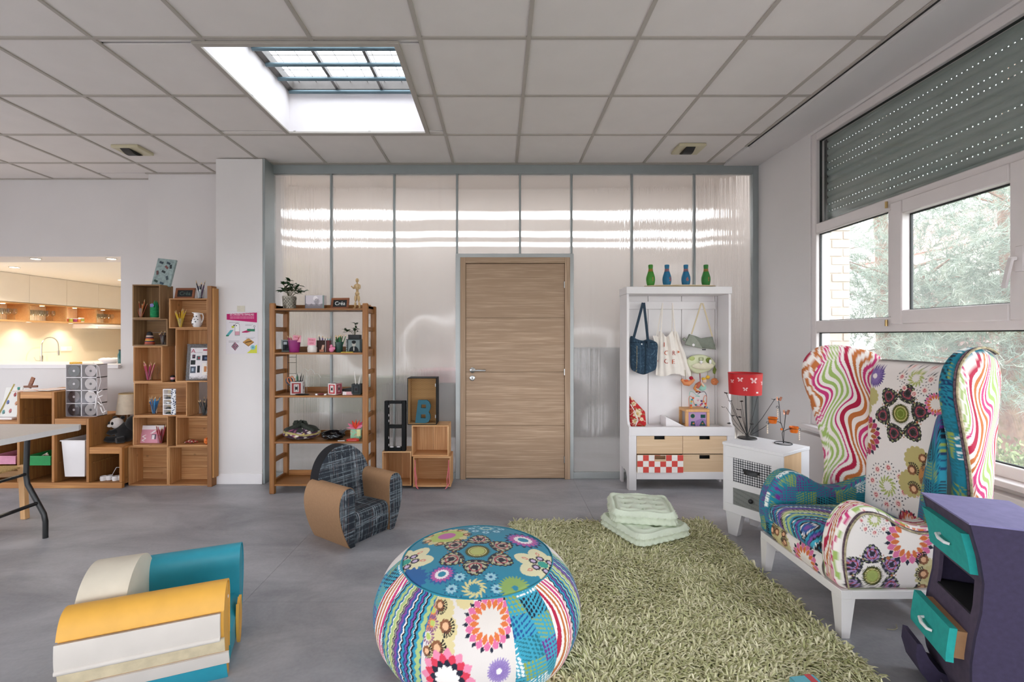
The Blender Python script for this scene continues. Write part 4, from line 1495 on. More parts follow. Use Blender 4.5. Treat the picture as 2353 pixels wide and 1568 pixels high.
slab('seat_cushion', so_, (1.79, 2.355), .118, .045, .014, 110, lambda s, t, w: np.stack([s - .01 * np.cos((t - 2.355) / .19 * 1.4) * (s < 1.6), t, .372 + w + .01 * (s - 1.5) * -1], 1),
     seatprint, m_cloth, ch).__setitem__('label', 'seat cushion with multicoloured zigzag rings')
# apron under the seat
nu, nv = 180, 40
uu, vv = np.meshgrid(np.linspace(2.15, 2.55, nu), np.linspace(0, 1, nv), indexing='ij')
V = np.stack([1.538 - .014 * np.sin(np.pi * vv), uu, .217 + .10 * vv], -1)
me = grid_mesh('apron', to_local(ch, V.reshape(-1, 3)).reshape(V.shape))
p = Print(uu, V[..., 2], '#efe7e2')
p.beige(2.50, .27, .085, True, 0.4); p.beige(2.44, .24, .06, True, 1.4)
p.dahlia(2.27, .23, .10, .1); p.claw(2.5, .28, .03, .3); p.claw(2.43, .255, .03, 1)
set_print(me, p.c)
finish('apron', me, m_cloth, ch)
bx('seat_body', plain('white calico', '#e6e0da', .9), 1.552, 2.12, 2.152, 2.548, .217, .315, .004, ch)

# centre of the back: outline in (y, z), leaning
bk = polyline([(2.14, .40), (2.565, .40), (2.575, .80), (2.58, 1.225), (2.12, 1.225), (2.13, .80)], 480)


def backprint(p):
    # u: towards the near side, seen from the seat
    p.u = 2.60 - p.u
    p.sun(.250, .955, .165, .25, core='#6f7c2a', dark='#272a26', fan='#54404c')
    p.dahlia(.02, .80, .125, .2, mid='#b23a66', inn='#a8622f')
    p.purple(.07, 1.135, .065)
    p.swirl(.315, 1.145, .11); p.swirl(.20, .565, .135); p.swirl(.40, .60, .05)
    p.scallop(.055, 1.02, .045, 12, .15, '#bdb478'); p.scallop(.02, .95, .04, 12, .15, '#bdb478')
    for (x, y, r) in ((.355, .745, .06), (.375, .69, .06), (.33, .62, .06)):
        p.scallop(x, y, r, 14, .14, '#bfb073')
    p.disc(.40, .68, .03, '#b9814a', .05)
    for (x, y) in ((.40, .72), (.40, .65)):
        p.petals(x, y, 12, .008, .024, .003, '#6f5a4a')
    p.claw(.385, .76, .032, -.2); p.claw(.335, .69, .036, .8); p.claw(.35, .60, .036, 1.4)
    p.dahlia(.24, 1.265, .07); p.dahlia(.43, 1.03, .06)
    p.dahlia(.33, .42, .07, mid='#b23a4a')


def leanx(z): return 2.045 + .055 * np.clip((z - .42) / .8, 0, 1)


def backmap(s, t, w):
    x = leanx(t) - w - .0 + .05
    roll = np.clip((t - 1.12) / .105, 0, 1)
    return np.stack([x + .05 * roll ** 2 * (w > 0), s, t], 1)


slab('backrest', bk, (2.35, .81), .11, .035, .006, 130, backmap,
     nprint({1: backprint, -1: c_waves, 0: lambda p: None}), m_cloth, ch).__setitem__('label', 'white floral centre of the back')

# wings: outline in (d, z), d measured from the back edge towards the tip
wg = [(.0, .42), (.0, .80), (-.01, 1.10), (-.01, 1.20), (.03, 1.255), (.12, 1.288), (.22, 1.305), (.31, 1.285), (.365, 1.22), (.372, 1.13), (.345, 1.03), (.30, .90), (.255, .76), (.23, .64), (.222, .54), (.22, .42), (.11, .40)]
wo = catmull(wg, 420)


def wing(pback, ptip, inner, sgn, faces, label):
    a = np.array(pback); b = np.array(ptip)
    L = np.linalg.norm(b - a)
    e = (b - a) / L
    nrm = np.array([-e[1], e[0]]) * sgn       # towards the sitter
    def mp_(s, t, w):
        q = s / .36 * L
        cup = .018 * np.sin(np.clip(s / .36, 0, 1) * np.pi)
        lean = .06 * np.clip((t - .42) / .85, 0, 1) - .06
        ww = w - cup
        return np.stack([a[0] + e[0] * q + nrm[0] * ww + lean, a[1] + e[1] * q + nrm[1] * ww, t], 1)
    o = slab('wing', wo, (.165, .95), .085, .036, .004, 120, mp_, nprint(faces), m_cloth, ch)
    o['label'] = label
    return mp_


# far wing shows its striped inner face, the near one its striped outside with a turquoise roll
wing((2.20, 2.615), (1.845, 2.735), 1, 1, {1: lambda p: p.waves(.40 - p.u, p.v, .235, .034, 17.5, .5), -1: c_dots, 0: lambda p: p.waves(.40 - p.u + p.w * .3, p.v, .235, .034, 17.5, .5)}, 'far wing in pink, orange and green wavy stripes')
mpn = wing((2.275, 2.10), (1.955, 1.975), 1, -1, {1: lambda p: p.dotfield(p.u, p.v), -1: lambda p: p.waves(.30 - p.u, p.v, .235, .034, 17.5, .5), 0: lambda p: p.dotfield(p.v * .9, p.w + .3)}, 'near wing, turquoise inside and striped outside')
w2 = [q for q in wo]
edge = wo[(wo[:, 1] > .43)]
edge = edge[(edge[:, 0] > .075)]
en = mpn(edge[:, 0] - .004, edge[:, 1], np.full(len(edge), -.036))
MB().tube([tuple(q) for q in en[::3]], .005, 6).build('piping', m_ptw, ch, world=True)
en = mpn(edge[:, 0], edge[:, 1], np.full(len(edge), -.028))
MB().tube([tuple(q) for q in en[::3]], .0045, 6).build('piping', m_ptr, ch, world=True)

# turquoise gusset where the near wing runs down into the seat
gs = polyline([(2.06, 1.0), (2.115, .80), (2.15, .62), (2.175, .43), (2.02, .43), (2.02, .70), (2.04, 1.0)], 200)
slab('wing_gusset', gs, (2.10, .62), .06, .02, .006, 50, lambda s, t, w: np.stack([1.995 - w + .05 * (t - .5) - .35 * (2.12 - s), s, t], 1),
     nprint({1: lambda p: p.dotfield(p.u, p.v), -1: lambda p: None, 0: lambda p: p.dotfield(p.v, p.u)}), m_cloth, ch)

# ---- wavy cardboard drawers, front right
A = np.array([1.72, 1.85]); B = np.array([1.598, 1.543]); 
rzD = math.atan2(A[1] - B[1], A[0] - B[0]) - math.pi / 2
wD = float(np.linalg.norm(A - B)); ZT = .714
dd = thing('paper_chest', 'dark purple wavy cardboard chest with two turquoise drawers in the right foreground', 'chest', (B[0], B[1], 0), rzD)
# local: x goes into the chest (depth), y along the front from near to far
def prof(z): return np.interp(z, [0, .05, .10, .16, .24, .33, .42, .52, .60, .66, .714], [.035, .03, .012, .004, .004, .014, .03, .036, .026, .012, 0.0])
def wide(z): return 0.0
m_felt = plain('dark purple paper', '#38304a', .9, .12, 60, .25, 500)
m_felt2 = plain('dark plum paper', '#4a3f52', .92, .14, 40, .25, 500)
m_top = plain('lavender blue paper', '#7d78a0', .9, .07, 30, .2, 500)
m_teal = plain('turquoise felt', '#1f9c96', .9, .08, 40, .25, 500)
m_cardb = plain('raw cardboard', '#a67d5a', .9, .08, 30, .15, 200)
DP = .255
zs = np.linspace(0, ZT, 60)
pl = [(float(prof(z)), float(z)) for z in zs] + [(DP + float(prof(z)) * .6, float(z)) for z in zs[::-1]]
MB().prism(pl, 0, .014, 'y').build('side_panel', m_felt, dd, angle=25)
MB().prism(pl, wD - .014, wD, 'y').build('side_panel', m_felt, dd, angle=25)
mb = MB()
mb.prism([(DP - .02 + float(prof(z)) * .6, float(z)) for z in zs] + [(DP + float(prof(z)) * .6, float(z)) for z in zs[::-1]], .014, wD - .014, 'y')
mb.build('back_panel', m_felt, dd, angle=25)
MB().prism([(-.004, 0), (DP + .008, 0.0), (DP + .008, wD + .002), (-.004, wD + .002)][::1], ZT, ZT + .006, 'z').build('top', m_top, dd)


def strip(z0, z1, y0, y1, name='front_panel', m=m_felt2, off=0.0, th=.012):
    q = np.linspace(z0, z1, 12)
    MB().prism([(float(prof(z)) + off, float(z)) for z in q] + [(float(prof(z)) + off + th, float(z)) for z in q[::-1]], y0, y1, 'y').build(name, m, dd, angle=25)


strip(.508, ZT, .014, wD - .014)
strip(0.0, .385, .014, wD - .014)
strip(.385, .508, .014, .055)
strip(.385, .508, wD - .05, wD - .014)
for z in (.385, .508):
    MB().box(float(prof(z)) + .004, DP - .02, .03, wD - .03, z - .005, z + .005).build('niche_board', plain('black paper', '#0e0c12', .95), dd)
bx('niche_lining', plain('black paper', '#0e0c12', .95), .20, .204, .03, wD - .03, .39, .503, 0, dd, world=False)
for (z0, z1, out, yy0, yy1) in ((.535, .672, .022, .03, wD - .03), (.215, .335, .055, .035, wD - .035)):
    q = np.linspace(z0, z1, 10)
    dz = (prof((z0 + z1) / 2))
    f_ = [(float(prof(z)) - out, float(z)) for z in q] + [(float(prof(z)) - out + .022, float(z)) for z in q[::-1]]
    d_ = MB().prism(f_, yy0, yy1, 'y').build('drawer_front', m_teal, dd, angle=25)
    x0_ = float(prof((z0 + z1) / 2)) - out
    yc, zc = (yy0 + yy1) / 2, (z0 + z1) / 2
    MB().tube([(x0_ + .004, yc + .035, zc + .004), (x0_ - .014, yc + .03, zc + .002), (x0_ - .02, yc, zc - .003), (x0_ - .016, yc - .032, zc - .006), (x0_ - .004, yc - .038, zc - .008)],
              [.005, .006, .0065, .006, .005], 8).build('handle', m_white, d_)
    bx('drawer_box', m_cardb, x0_ + .022, .19, yy0 + .012, yy1 - .012, z0 + .012, z1 - .012, 0, dd, world=False)
# curled foot at the far front corner
ft = [(.03, 0), (-.02, .015), (-.055, .06), (-.07, .12), (-.066, .17), (-.05, .168), (-.03, .12), (.0, .08), (.03, .07)]
MB().prism(ft, wD - .13, wD - .005, 'y').build('foot', m_felt, dd, angle=50)
MB().prism([(a * .6 + .01, c * .6) for a, c in ft], .01, .12, 'y').build('foot', m_felt, dd, angle=50)

# ---- bedside cabinet
NLF = np.array([1.55, 3.15]); NRF = np.array([1.762, 2.823]); NRB = np.array([2.04, 3.025])
rzN = math.atan2(NRF[1] - NLF[1], NRF[0] - NLF[0])
wN = float(np.linalg.norm(NRF - NLF)); dN = float(np.linalg.norm(NRB - NRF)); zN = .627
nsd = thing('bedside_cabinet', 'small white cabinet with gingham and grey weave drawers beside the armchair', 'cabinet', (NLF[0], NLF[1], 0), rzN)
# local: x along the front, y into the cabinet
m_nf = plain('satin white paint', '#dcdadb', .4, .015, 8)
bx('top', m_nf, -.004, wN + .004, -.004, dN + .0, zN - .02, zN, .002, nsd, world=False)
bx('side_panel', m_nf, 0, .012, .0, dN, .155, zN - .02, .001, nsd, world=False)
bx('side_frame', m_nf, wN - .012, wN, dN * .68, dN, .155, zN - .02, .001, nsd, world=False)
bx('side_frame', m_nf, wN - .012, wN, 0, .012, .155, zN - .02, .001, nsd, world=False)
bx('wood_side', wood('pale birch', '#d2ae86', '#e2c39c', 'z', 1, .55, rnd=.04, bump=.05), wN - .0115, wN - .0005, .012, dN * .68, .155, zN - .02, 0, nsd, world=False)
bx('back_panel', m_nf, .012, wN - .012, dN - .01, dN, .155, zN - .02, 0, nsd, world=False)
bx('bottom', m_nf, .012, wN - .012, .01, dN - .01, .155, .17, 0, nsd, world=False)
for (z0, z1) in ((zN - .095, zN - .0205), (.328, .372), (.155, .215)):
    bx('front_rail', m_nf, 0.012, wN - .012, 0, .014, z0, z1, .001, nsd, world=False)
bx('front_stile', m_nf, .012, .07, 0.0004, .0144, .215, zN - .095, 0, nsd, world=False)
bx('front_stile', m_nf, wN - .07, wN - .012, 0.0004, .0144, .215, zN - .095, 0, nsd, world=False)


def printed_rect(name, m, parent, x0, x1, z0, z1, y, nx, nz, paint, world=False, th=.008, bend=None):
    """thin upright panel facing -y with a printed face"""
    uu, vv = np.meshgrid(np.linspace(0, x1 - x0, nx), np.linspace(0, z1 - z0, nz), indexing='ij')
    V1 = np.stack([x0 + uu, np.full(uu.shape, y), z0 + vv], -1)
    V2 = V1.copy(); V2[..., 1] += th
    n = nx * nz
    idx = np.arange(n).reshape(nx, nz)
    f1 = np.stack([idx[:-1, :-1], idx[1:, :-1], idx[1:, 1:], idx[:-1, 1:]], -1).reshape(-1, 4)
    rim = np.concatenate([idx[:, 0], idx[-1, 1:], idx[-2::-1, -1], idx[0, -2:0:-1]])
    k = len(rim)
    Vv = np.concatenate([V1.reshape(-1, 3), V1.reshape(-1, 3)[rim] + [0, th, 0]])
    f2 = np.stack([rim, n + np.arange(k), n + np.roll(np.arange(k), -1), np.roll(rim, -1)], -1)
    Fc = np.concatenate([f1, f2])
    if world: Vv = to_local(parent, Vv)
    me = tri_mesh(name, Vv, Fc)
    p = Print(uu, vv, '#ffffff'); paint(p)
    set_print(me, np.concatenate([p.c, p.c[rim]]))
    return finish(name, me, m, parent, smooth=False)


def gingham(p):
    a = np.mod(p.u / .0155, 1) < .5; b_ = np.mod(p.v / .0155, 1) < .5
    p.set(ones(p.u.size), '#e8e6e6'); p.set(a ^ b_, '#8a8a8e'); p.set(a & b_, '#26272b')


def weave(p):
    p.set(ones(p.u.size), '#8d8f8c')
    p.set(np.mod((p.u + p.v) / .009, 1) < .38, '#4a4d4b')
    p.set((np.mod(p.u / .009, 1) < .3) & (np.mod(p.v / .009, 1) < .3), '#3a3d3b')


d1 = printed_rect('drawer_front', m_paint, nsd, .07, wN - .07, .372, zN - .095, .004, 150, 90, gingham)
d1['label'] = 'upper drawer front in black and white gingham'
d2 = printed_rect('drawer_front', m_paint, nsd, .07, wN - .07, .215, .328, .004, 170, 80, weave)
d2['label'] = 'lower drawer front in grey weave'
zc = (.372 + zN - .095) / 2
MB().add(*(lambda q: ([tuple(v) for v in q[0]], q[1]))(([(wN / 2 + a, -.012 - .010 * math.cos(a / .045 * 1.5) * (1 if c < .01 else .4), zc + c) for a in np.linspace(-.045, .045, 9) for c in (-.012, .004, .016)],
       [(i * 3 + j, (i + 1) * 3 + j, (i + 1) * 3 + j + 1, i * 3 + j + 1) for i in range(8) for j in range(2)]))).bar((wN / 2 - .045, .004, zc + .014), (wN / 2 - .045, -.014, zc + .014), .012, .012).bar(
    (wN / 2 + .045, .004, zc + .014), (wN / 2 + .045, -.014, zc + .014), .012, .012).box(wN / 2 - .047, wN / 2 + .047, -.014, .004, zc + .008, zc + .02, .003).build('cup_handle', m_dark, d1)
MB().ball((wN / 2, -.012, .272), (.015, .013, .015)).tube([(wN / 2, .004, .272), (wN / 2, -.01, .272)], .006, 8).build('knob', m_dark, d2)
for (x, y, sx) in ((.0, .012, 1), (wN, .012, -1), (.0, dN - .06, 1), (wN, dN - .06, -1)):
    mb = MB()
    mb.add([(x + sx * a, y + b_, z) for z, w_, o_ in ((.1555, .11, .012), (0, .06, .03)) for a, b_ in ((o_, 0), (o_ + w_, 0), (o_ + w_, .05), (o_, .05))],
           [(0, 1, 2, 3), (7, 6, 5, 4)] + [(i, (i + 1) % 4, 4 + (i + 1) % 4, 4 + i) for i in range(4)])
    mb.build('leg', m_nf, nsd, smooth=False)

# ---- white hall bench with coat pegs
YFb, YUp, YBk = 4.0, 4.075, 4.30
HX0, HX1 = 1.14, 2.07
hb = thing('coat_bench', 'tall white children\'s coat bench with peg rail above four birch drawers', 'bench', (1.6, 4.15, 0))
zb0, zb1, zr = .098, .163, .48
ztop = .558
m_wb = plain('white bench paint', '#e4e0e0', .42, .015, 8)
# side panels with curved upper front and foot cut-out
def sidep(x0, x1):
    cur = [(YUp + .0 - .0, .64 - .08 + .0)]
    poly = [(YFb, 0), (YFb + .065, 0), (YFb + .065, .10), (YFb + .10, .15), (YBk - .06, .15), (YBk - .06, 0), (YBk, 0), (YBk, 1.795), (YUp - .01, 1.795)]
    poly += [(YUp - .01, .66), (YUp - .02, .61), (YFb + .035, .575), (YFb, ztop)]
    MB().prism(poly, x0, x1, 'x').build('side_panel', m_wb, hb, world=True, angle=30)
sidep(HX0, HX0 + .02); sidep(HX1 - .02, HX1)
bx('front_leg', m_wb, HX0 + .0005, HX0 + .066, YFb - .002, YFb + .03, 0, zr, .002, hb)
bx('front_leg', m_wb, HX1 - .066, HX1 - .0005, YFb - .002, YFb + .03, 0, zr, .002, hb)
bx('front_rail', m_wb, HX0 + .0005, HX1 - .0005, YFb - .002, YFb + .03, zr, ztop, .002, hb)
bx('front_rail', m_wb, HX0 + .066, HX1 - .066, YFb - .001, YFb + .03, zb0, zb1, .002, hb)
bx('bench_top', m_wb, HX0 + .02, HX1 - .02, YFb + .03, YBk - .012, ztop - .06, ztop - .028, .002, hb)
bx('top_board', m_wb, HX0 - .006, HX1 + .006, YUp - .022, YBk, 1.735, 1.80, .003, hb)
xb = [HX0 + .02, XX(1489, 4.28), XX(1566, 4.28), XX(1643, 4.28), HX1 - .02]
for a, b_ in zip(xb, xb[1:]):
    bx('back_board', m_wb, a + .002, b_ - .002, 4.278, 4.292, .30, 1.735, .002, hb)
bx('back_sheet', plain('grey joint', '#9a9696', .8), HX0 + .02, HX1 - .02, 4.292, 4.298, .10, 1.735, 0, hb)
zp0, zp1 = ZZ(711, 4.262), ZZ(693, 4.262)
rail = bx('peg_rail', m_wb, HX0 + .02, XX(1643, 4.27), 4.258, 4.278, zp0, zp1, .002, hb)
PEG = {}
for px in (1476, 1519.7, 1542, 1609.3):
    x = XX(px, 4.24); z = ZZ(702, 4.24)
    MB().tube([(x, 4.26, z - .004), (x, 4.235, z + .004), (x, 4.21, z + .02), (x, 4.20, z + .032)], [.007, .008, .009, .010], 8).build('peg', m_wb, rail)
    PEG[px] = (x, z)
for px in (1451.6, 1495, 1559.6, 1581, 1624):
    x = XX(px, 4.258); z = ZZ(702, 4.258)
    MB().ball((x, 4.257, z), (.008, .004, .008), 10, 6).build('screw_cap', m_steel, rail)
m_birch = wood('pale birch front', '#d6b793', '#e5cbaa', 'x', .6, .6, rnd=.03, bump=.03)
cols_ = (HX0 + .068, XX(1569.3, YFb), HX1 - .068)
rows_ = ((ZZ(1044, YFb), ZZ(1002.5, YFb), 0), (ZZ(1087, YFb) + .002, ZZ(1045, YFb), 1))
for ci in range(2):
    for (z0, z1, ri) in rows_:
        x0, x1 = cols_[ci] + .002, cols_[ci + 1] - .002
        z0_, z1_ = z0 + .002, z1 - .002
        red = ci == 0 and ri == 1
        yf = YFb - .012 if red else YFb + .004
        xc = (x0 + x1) / 2; hw = .047; hz_ = .03
        zt = z1_ if True else z1_
        m_ = m_birch
        cz0, cz1 = (z1_ - hz_, z1_ + .001) if ri == 0 or red else (z1_ - .012 - hz_, z1_ - .012)
        if red or ri == 1: cz0, cz1 = z1_ - .038, z1_ - .004
        mb = MB()
        for (a, b_, c, d) in cut((x0, x1, z0_, z1_), (xc - hw, xc + hw, cz0, cz1)):
            mb.box(a, b_, yf, yf + .012, c, d)
        o = mb.build('drawer', m_ if not red else m_birch, hb, world=True, smooth=False)
        bx('drawer_inside', m_dark if not red else m_cardb, x0 + .01, x1 - .01, yf + .05, yf + .2, z0_ + .004, z1_ - .01, 0, hb)
        bx('drawer_bottom', m_birch, x0 + .01, x1 - .01, yf + .012, yf + .05, z0_ + .002, z0_ + .008, 0, hb)
        if red:
            o['label'] = 'lower left drawer pasted with red and white squares'
            nxs, nzs = 8, 3
            cw, chh = (x1 - x0) / nxs, (z1_ - z0_) / nzs
            mr, mw = plain('red paper', '#d2493f', .6, .04), plain('white paper', '#efeae4', .6, .02)
            for i in range(nxs):
                for j in range(nzs):
                    r = (x0 + i * cw, x0 + (i + 1) * cw, z0_ + j * chh, z0_ + (j + 1) * chh)
                    mb = MB()
                    for (a, b_, c, d) in cut(r, (xc - hw, xc + hw, cz0 - .018, cz1)):
                        if b_ - a > .002 and d - c > .002: mb.box(a + .0008, b_ - .0008, yf - .0012, yf - .0001, c + .0008, d - .0008)
                    if mb.v: mb.build('paper_square', mr if (i + j) % 2 == 1 else mw, o, world=True, smooth=False)
MB().prism([(XX(1533, 4.1), ztop - .027), (XX(1580, 4.1), ztop - .027), (XX(1536, 4.1), ztop + .062), (XX(1533, 4.1), ztop + .062)], 4.13, 4.27, 'y').build('lid_support', m_wb, hb, world=True)
# ------------------------------------------------------------------ wine-crate tower on the left
m_crate = wood('crate pine', '#aa784a', '#d6a875', 'x', .7, .65, rnd=.12, knots=.5)
m_crate_d = wood('old crate pine', '#80603f', '#a5825a', 'x', .7, .7, rnd=.12, knots=.4)
m_cratez = wood('crate pine upright', '#aa784a', '#d6a875', 'z', .7, .65, rnd=.12, knots=.5)
m_cratez_d = wood('old crate pine upright', '#80603f', '#a5825a', 'z', .7, .7, rnd=.12, knots=.4)
YC = 4.13


def crate(px0, py0, px1, py1, label, Y=YC, dep=.165, n=2, up=False, old=False, th=.011, rz=0.0, group='wooden wine crates', ma=None, mb_=None):
    x0, x1, z0, z1 = XX(px0, Y), XX(px1, Y), max(ZZ(py1, Y), 0), ZZ(py0, Y)
    w, h = x1 - x0, z1 - z0
    t = thing('wine_crate', label, 'crate', (x0, Y, z0), rz, group=group)
    a, b_ = (m_crate_d, m_cratez_d) if old else (m_crate, m_cratez)
    a, b_ = ma or a, mb_ or b_
    bx('bottom_board', a, 0, w, 0, dep, 0, th, .0012, t, world=False)
    bx('top_board', a, 0, w, 0, dep, h - th, h, .0012, t, world=False)
    for q in range(2):
        s0, s1 = (th, h - th)
        mid = dep * .52
        for (y0, y1) in ((.0, mid - .0008), (mid + .0008, dep)):
            bx('side_board', b_, 0 if q == 0 else w - th, th if q == 0 else w, y0, y1, s0, s1, .001, t, world=False)
    for k in range(n):
        if up:
            c0, c1 = th + (w - 2 * th) * k / n, th + (w - 2 * th) * (k + 1) / n
            bx('back_plank', b_, c0 + .0006, c1 - .0006, dep - .009, dep, th, h - th, .001, t, world=False)
        else:
            c0, c1 = th + (h - 2 * th) * k / n, th + (h - 2 * th) * (k + 1) / n
            bx('back_plank', a, th, w - th, dep - .009, dep, c0 + .0006, c1 - .0006, .001, t, world=False)
    return t


crate(295, 1026, 386, 1120.5, 'bottom left empty wine crate of the crate tower', n=3)
crate(386.6, 1026, 480, 1120.5, 'bottom right empty wine crate of the crate tower', n=3)
crate(305, 957.5, 386, 1025.6, 'wine crate holding the pink card and red pencils, low in the tower', n=2)
crate(404, 957.5, 481, 1025.6, 'wine crate holding a bag of red sweets, low in the tower', n=2)
crate(307, 879, 430, 957.1, 'wide wine crate holding blue pencils and a white toy-car rack', n=2)
crate(306, 796, 373, 878.6, 'wine crate holding the jar of pink pencils', n=2, up=True)
crate(403, 755.4, 481, 878.6, 'tall wine crate holding the shaggy grey picture frame', n=3, up=True)
crate(304, 733, 385, 795.6, 'wine crate holding a striped tin and dark pencils', n=2, old=True)
crate(304, 654, 368, 732.6, 'topmost left wine crate holding orange pencils and a green tub', n=2, up=True, old=True)
crate(388, 686, 477, 755, 'topmost right wine crate holding yellow pencils and a white jug', n=2)
t = thing('wooden_plank', 'tall narrow brown plank standing upright between the crate tower and the pillar', 'plank', (-2.6, 4.13, 0))
bx('board', wood('brown plank', '#8a5a30', '#a87440', 'z', .7, .6), -2.627, -2.585, 4.095, 4.165, 0, 1.81, .002, t)
bx('edge_strip', wood('honey strip', '#a8743c', '#c69052', 'z', .7, .6), -2.5845, -2.566, 4.098, 4.165, .08, 1.79, .002, t)

# ---- jars of pencils
m_jar = glass('jar glass', (.95, .96, .96))
m_tipw = plain('pencil wood', '#d8b88a', .7)
PENC = {}


def pencil(col):
    if col not in PENC:
        m1 = plain('pencil ' + col, col, .45)
        b1 = MB(); b1.lathe([(0, 0), (.0036, 0), (.0036, .15), (0, .15)], 6)
        b2 = MB(); b2.lathe([(.0036, .15), (.0012, .168), (0, .172)], 6)
        PENC[col] = (m1, b1, b2)
    return PENC[col]


def put_pencils(cx, cy, z, r, n, cols, label, group, L=(.13, .19), seed=1, name='coloured_pencil', cat='pencil', lean=.34):
    rg_ = random.Random(seed)
    protos = {}
    for i in range(n):
        c = cols[i % len(cols)]
        a = 2 * math.pi * (i / n) + rg_.uniform(-.2, .2)
        ln_ = rg_.uniform(*L)
        if c not in protos:
            m1, b1, b2 = pencil(c)
            t = thing(name, label, cat, group=group)
            b1.build('shaft', m1, t); b2.build('tip', m_tipw if cat == 'pencil' else m1, t)
            protos[c] = t
        else:
            t = copy_tree(protos[c])
        rad = r * (.35 if i % 3 else .7)
        t.location = (cx + rad * .5 * math.cos(a + 2.6), cy + rad * .5 * math.sin(a + 2.6), z + .003)
        k = rg_.uniform(.5, 1.0) * lean
        t.rotation_euler = (-k * math.sin(a), k * math.cos(a), a)
        t.scale = (1, 1, ln_ / .17)


def jar(px, pyb, Y, r, h, label, m=None, z=None, taper=1.12):
    x = XX(px, Y); z = ZZ(pyb, Y) if z is None else z
    t = thing('jar', label, 'jar', (x, Y, z))
    m = m or m_jar
    MB().lathe([(0, .0), (r * .92, 0), (r, .006), (r * taper, h), (r * taper - .002, h), (r - .003, .006), (0, .005)], 18).build('body', m, t)
    MB().lathe([(r * taper - .0015, h - .002), (r * taper + .0015, h), (r * taper - .0015, h + .002)], 18).build('rim', m, t)
    return x, Y, z, r, h


def penjar(px, pyb, r, h, n, cols, what, Y=4.2, z=None, m=None, L=(.13, .18), seed=1):
    x, y, z, r, h = jar(px, pyb, Y, r, h, 'clear glass jar of ' + what if m is None else m[1] + ' holding ' + what, m[0] if m else None, z)
    put_pencils(x, y, z, r, n, cols, what.replace('pencils', 'pencil standing in the jar', 1).replace('jar in the', 'jar inside the').replace('jar on', 'jar set on'), what, L=L, seed=seed)


def cz(py): return ZZ(py, YC) + .0112
penjar(324, 727, .026, .085, 9, ['#c9683f', '#d98a4a', '#b9583a'], 'orange pencils in the topmost left crate', z=cz(732.6))
penjar(415, 750, .028, .08, 12, ['#e0b422', '#e8c93a', '#caa11c'], 'yellow pencils in the topmost right crate', z=cz(755), seed=2)
penjar(342, 873, .030, .085, 12, ['#c63a6a', '#a82a4a', '#e08a8a', '#b23a7a'], 'pink pencils in the middle left crate', z=cz(878.6), seed=3)
penjar(354, 950, .028, .08, 12, ['#1f5f9c', '#2a7ab0', '#164a7c', '#4a8ab0'], 'blue pencils in the wide crate', z=cz(957.1), seed=4)
penjar(370, 1018, .026, .075, 12, ['#8a1f2c', '#a82a34', '#701824'], 'dark red pencils beside the pink card', z=cz(1025.6), seed=5)
penjar(470, 952, .028, .085, 12, ['#1f2428', '#2b3034', '#3a3d3a', '#15181a'], 'black pencils on the low right crate', z=ZZ(957.5, YC) + .0005, seed=6)
penjar(461, 682, .028, .085, 13, ['#2a2238', '#1c2030', '#4a2a4a', '#232a4a'], 'dark violet pencils on top of the right crates', z=ZZ(686, YC) + .0005, seed=7)
penjar(375, 789, .024, .08, 8, ['#4a2a2a', '#2a2226', '#6a3a34'], 'brown pencils behind the striped tin', z=cz(795.6), Y=4.235, seed=8, L=(.1, .13))

# green tub, tin, jug and the rest
def item(name, label, cat, px, Y, z, rz=0.0, group=None): return thing(name, label, cat, (XX(px, Y), Y, z), rz, group)


m_green = plain('emerald yarn', '#1f8a55', .85, .1, 40, .3, 200)
t = item('yarn_tub', 'emerald green yarn-wrapped tub in the topmost left crate', 'tub', 356, 4.2, cz(732.6))
mb = MB()
for k in range(11): mb.tube([(.032 * math.cos(a) * (1 + .05 * (k % 2)), .032 * math.sin(a), .006 + k * .0085 + .002 * math.sin(2 * a)) for a in np.linspace(0, 2 * math.pi, 18, endpoint=False)], .005, 5, closed=True)
mb.build('yarn', m_green, t)
MB().lathe([(0, 0), (.031, 0), (.031, .095), (0, .095)], 16).build('tub', m_green, t)
for k in range(7):
    a = k * .9
    MB().prism([(-.012, 0), (.012, 0), (.006, .03), (0, .045 + .01 * (k % 3)), (-.008, .03)], -.003, .003, 'y', M=Matrix.Translation((.012 * math.cos(a) + .008, .012 * math.sin(a), .094)) @ Matrix.Rotation(a, 4, 'Z')).build('felt_leaf', m_green, t)
t = item('felt_flower', 'small lilac felt flower poking out beside the emerald tub', 'flower', 349, 4.18, cz(732.6) + .098)
for k in range(5): MB().ball((.011 * math.cos(k * 1.256), 0, .014 + .011 * math.sin(k * 1.256)), (.009, .004, .009), 8, 6).build('petal', plain('lilac felt', '#8a86c0', .9), t)
t = item('striped_tin', 'tapered tin banded black, yellow, orange and purple in the old crate', 'tin', 344, 4.2, cz(795.6))
bands = ['#7a3a2a', '#c2522f', '#3f2a4a', '#d8a53a', '#c2522f', '#2a2434', '#d9b8a8', '#232028']
for i, c in enumerate(bands):
    z0, z1 = .012 * i + (.0 if i < 6 else 0), .012 * (i + 1)
    r0, r1 = .042 - .0022 * i, .042 - .0022 * (i + 1)
    MB().lathe([(0, z0), (r0, z0), (r1, z1 - .0002), (0, z1 - .0002)], 20).build('band', plain('tin ' + c, c, .4), t)
MB().lathe([(.0244, .096), (.02, .112), (.008, .12), (0, .121)], 18).build('lid', plain('tin black', '#1d1b20', .4), t)
t = item('small_tin', 'small pink and black rounded tin tucked beside the pink pencils crate', 'tin', 397, 4.2, ZZ(879, YC) + .0005)
MB().lathe([(0, 0), (.018, 0), (.02, .02), (0, .02)], 16).build('foot', m_dark, t)
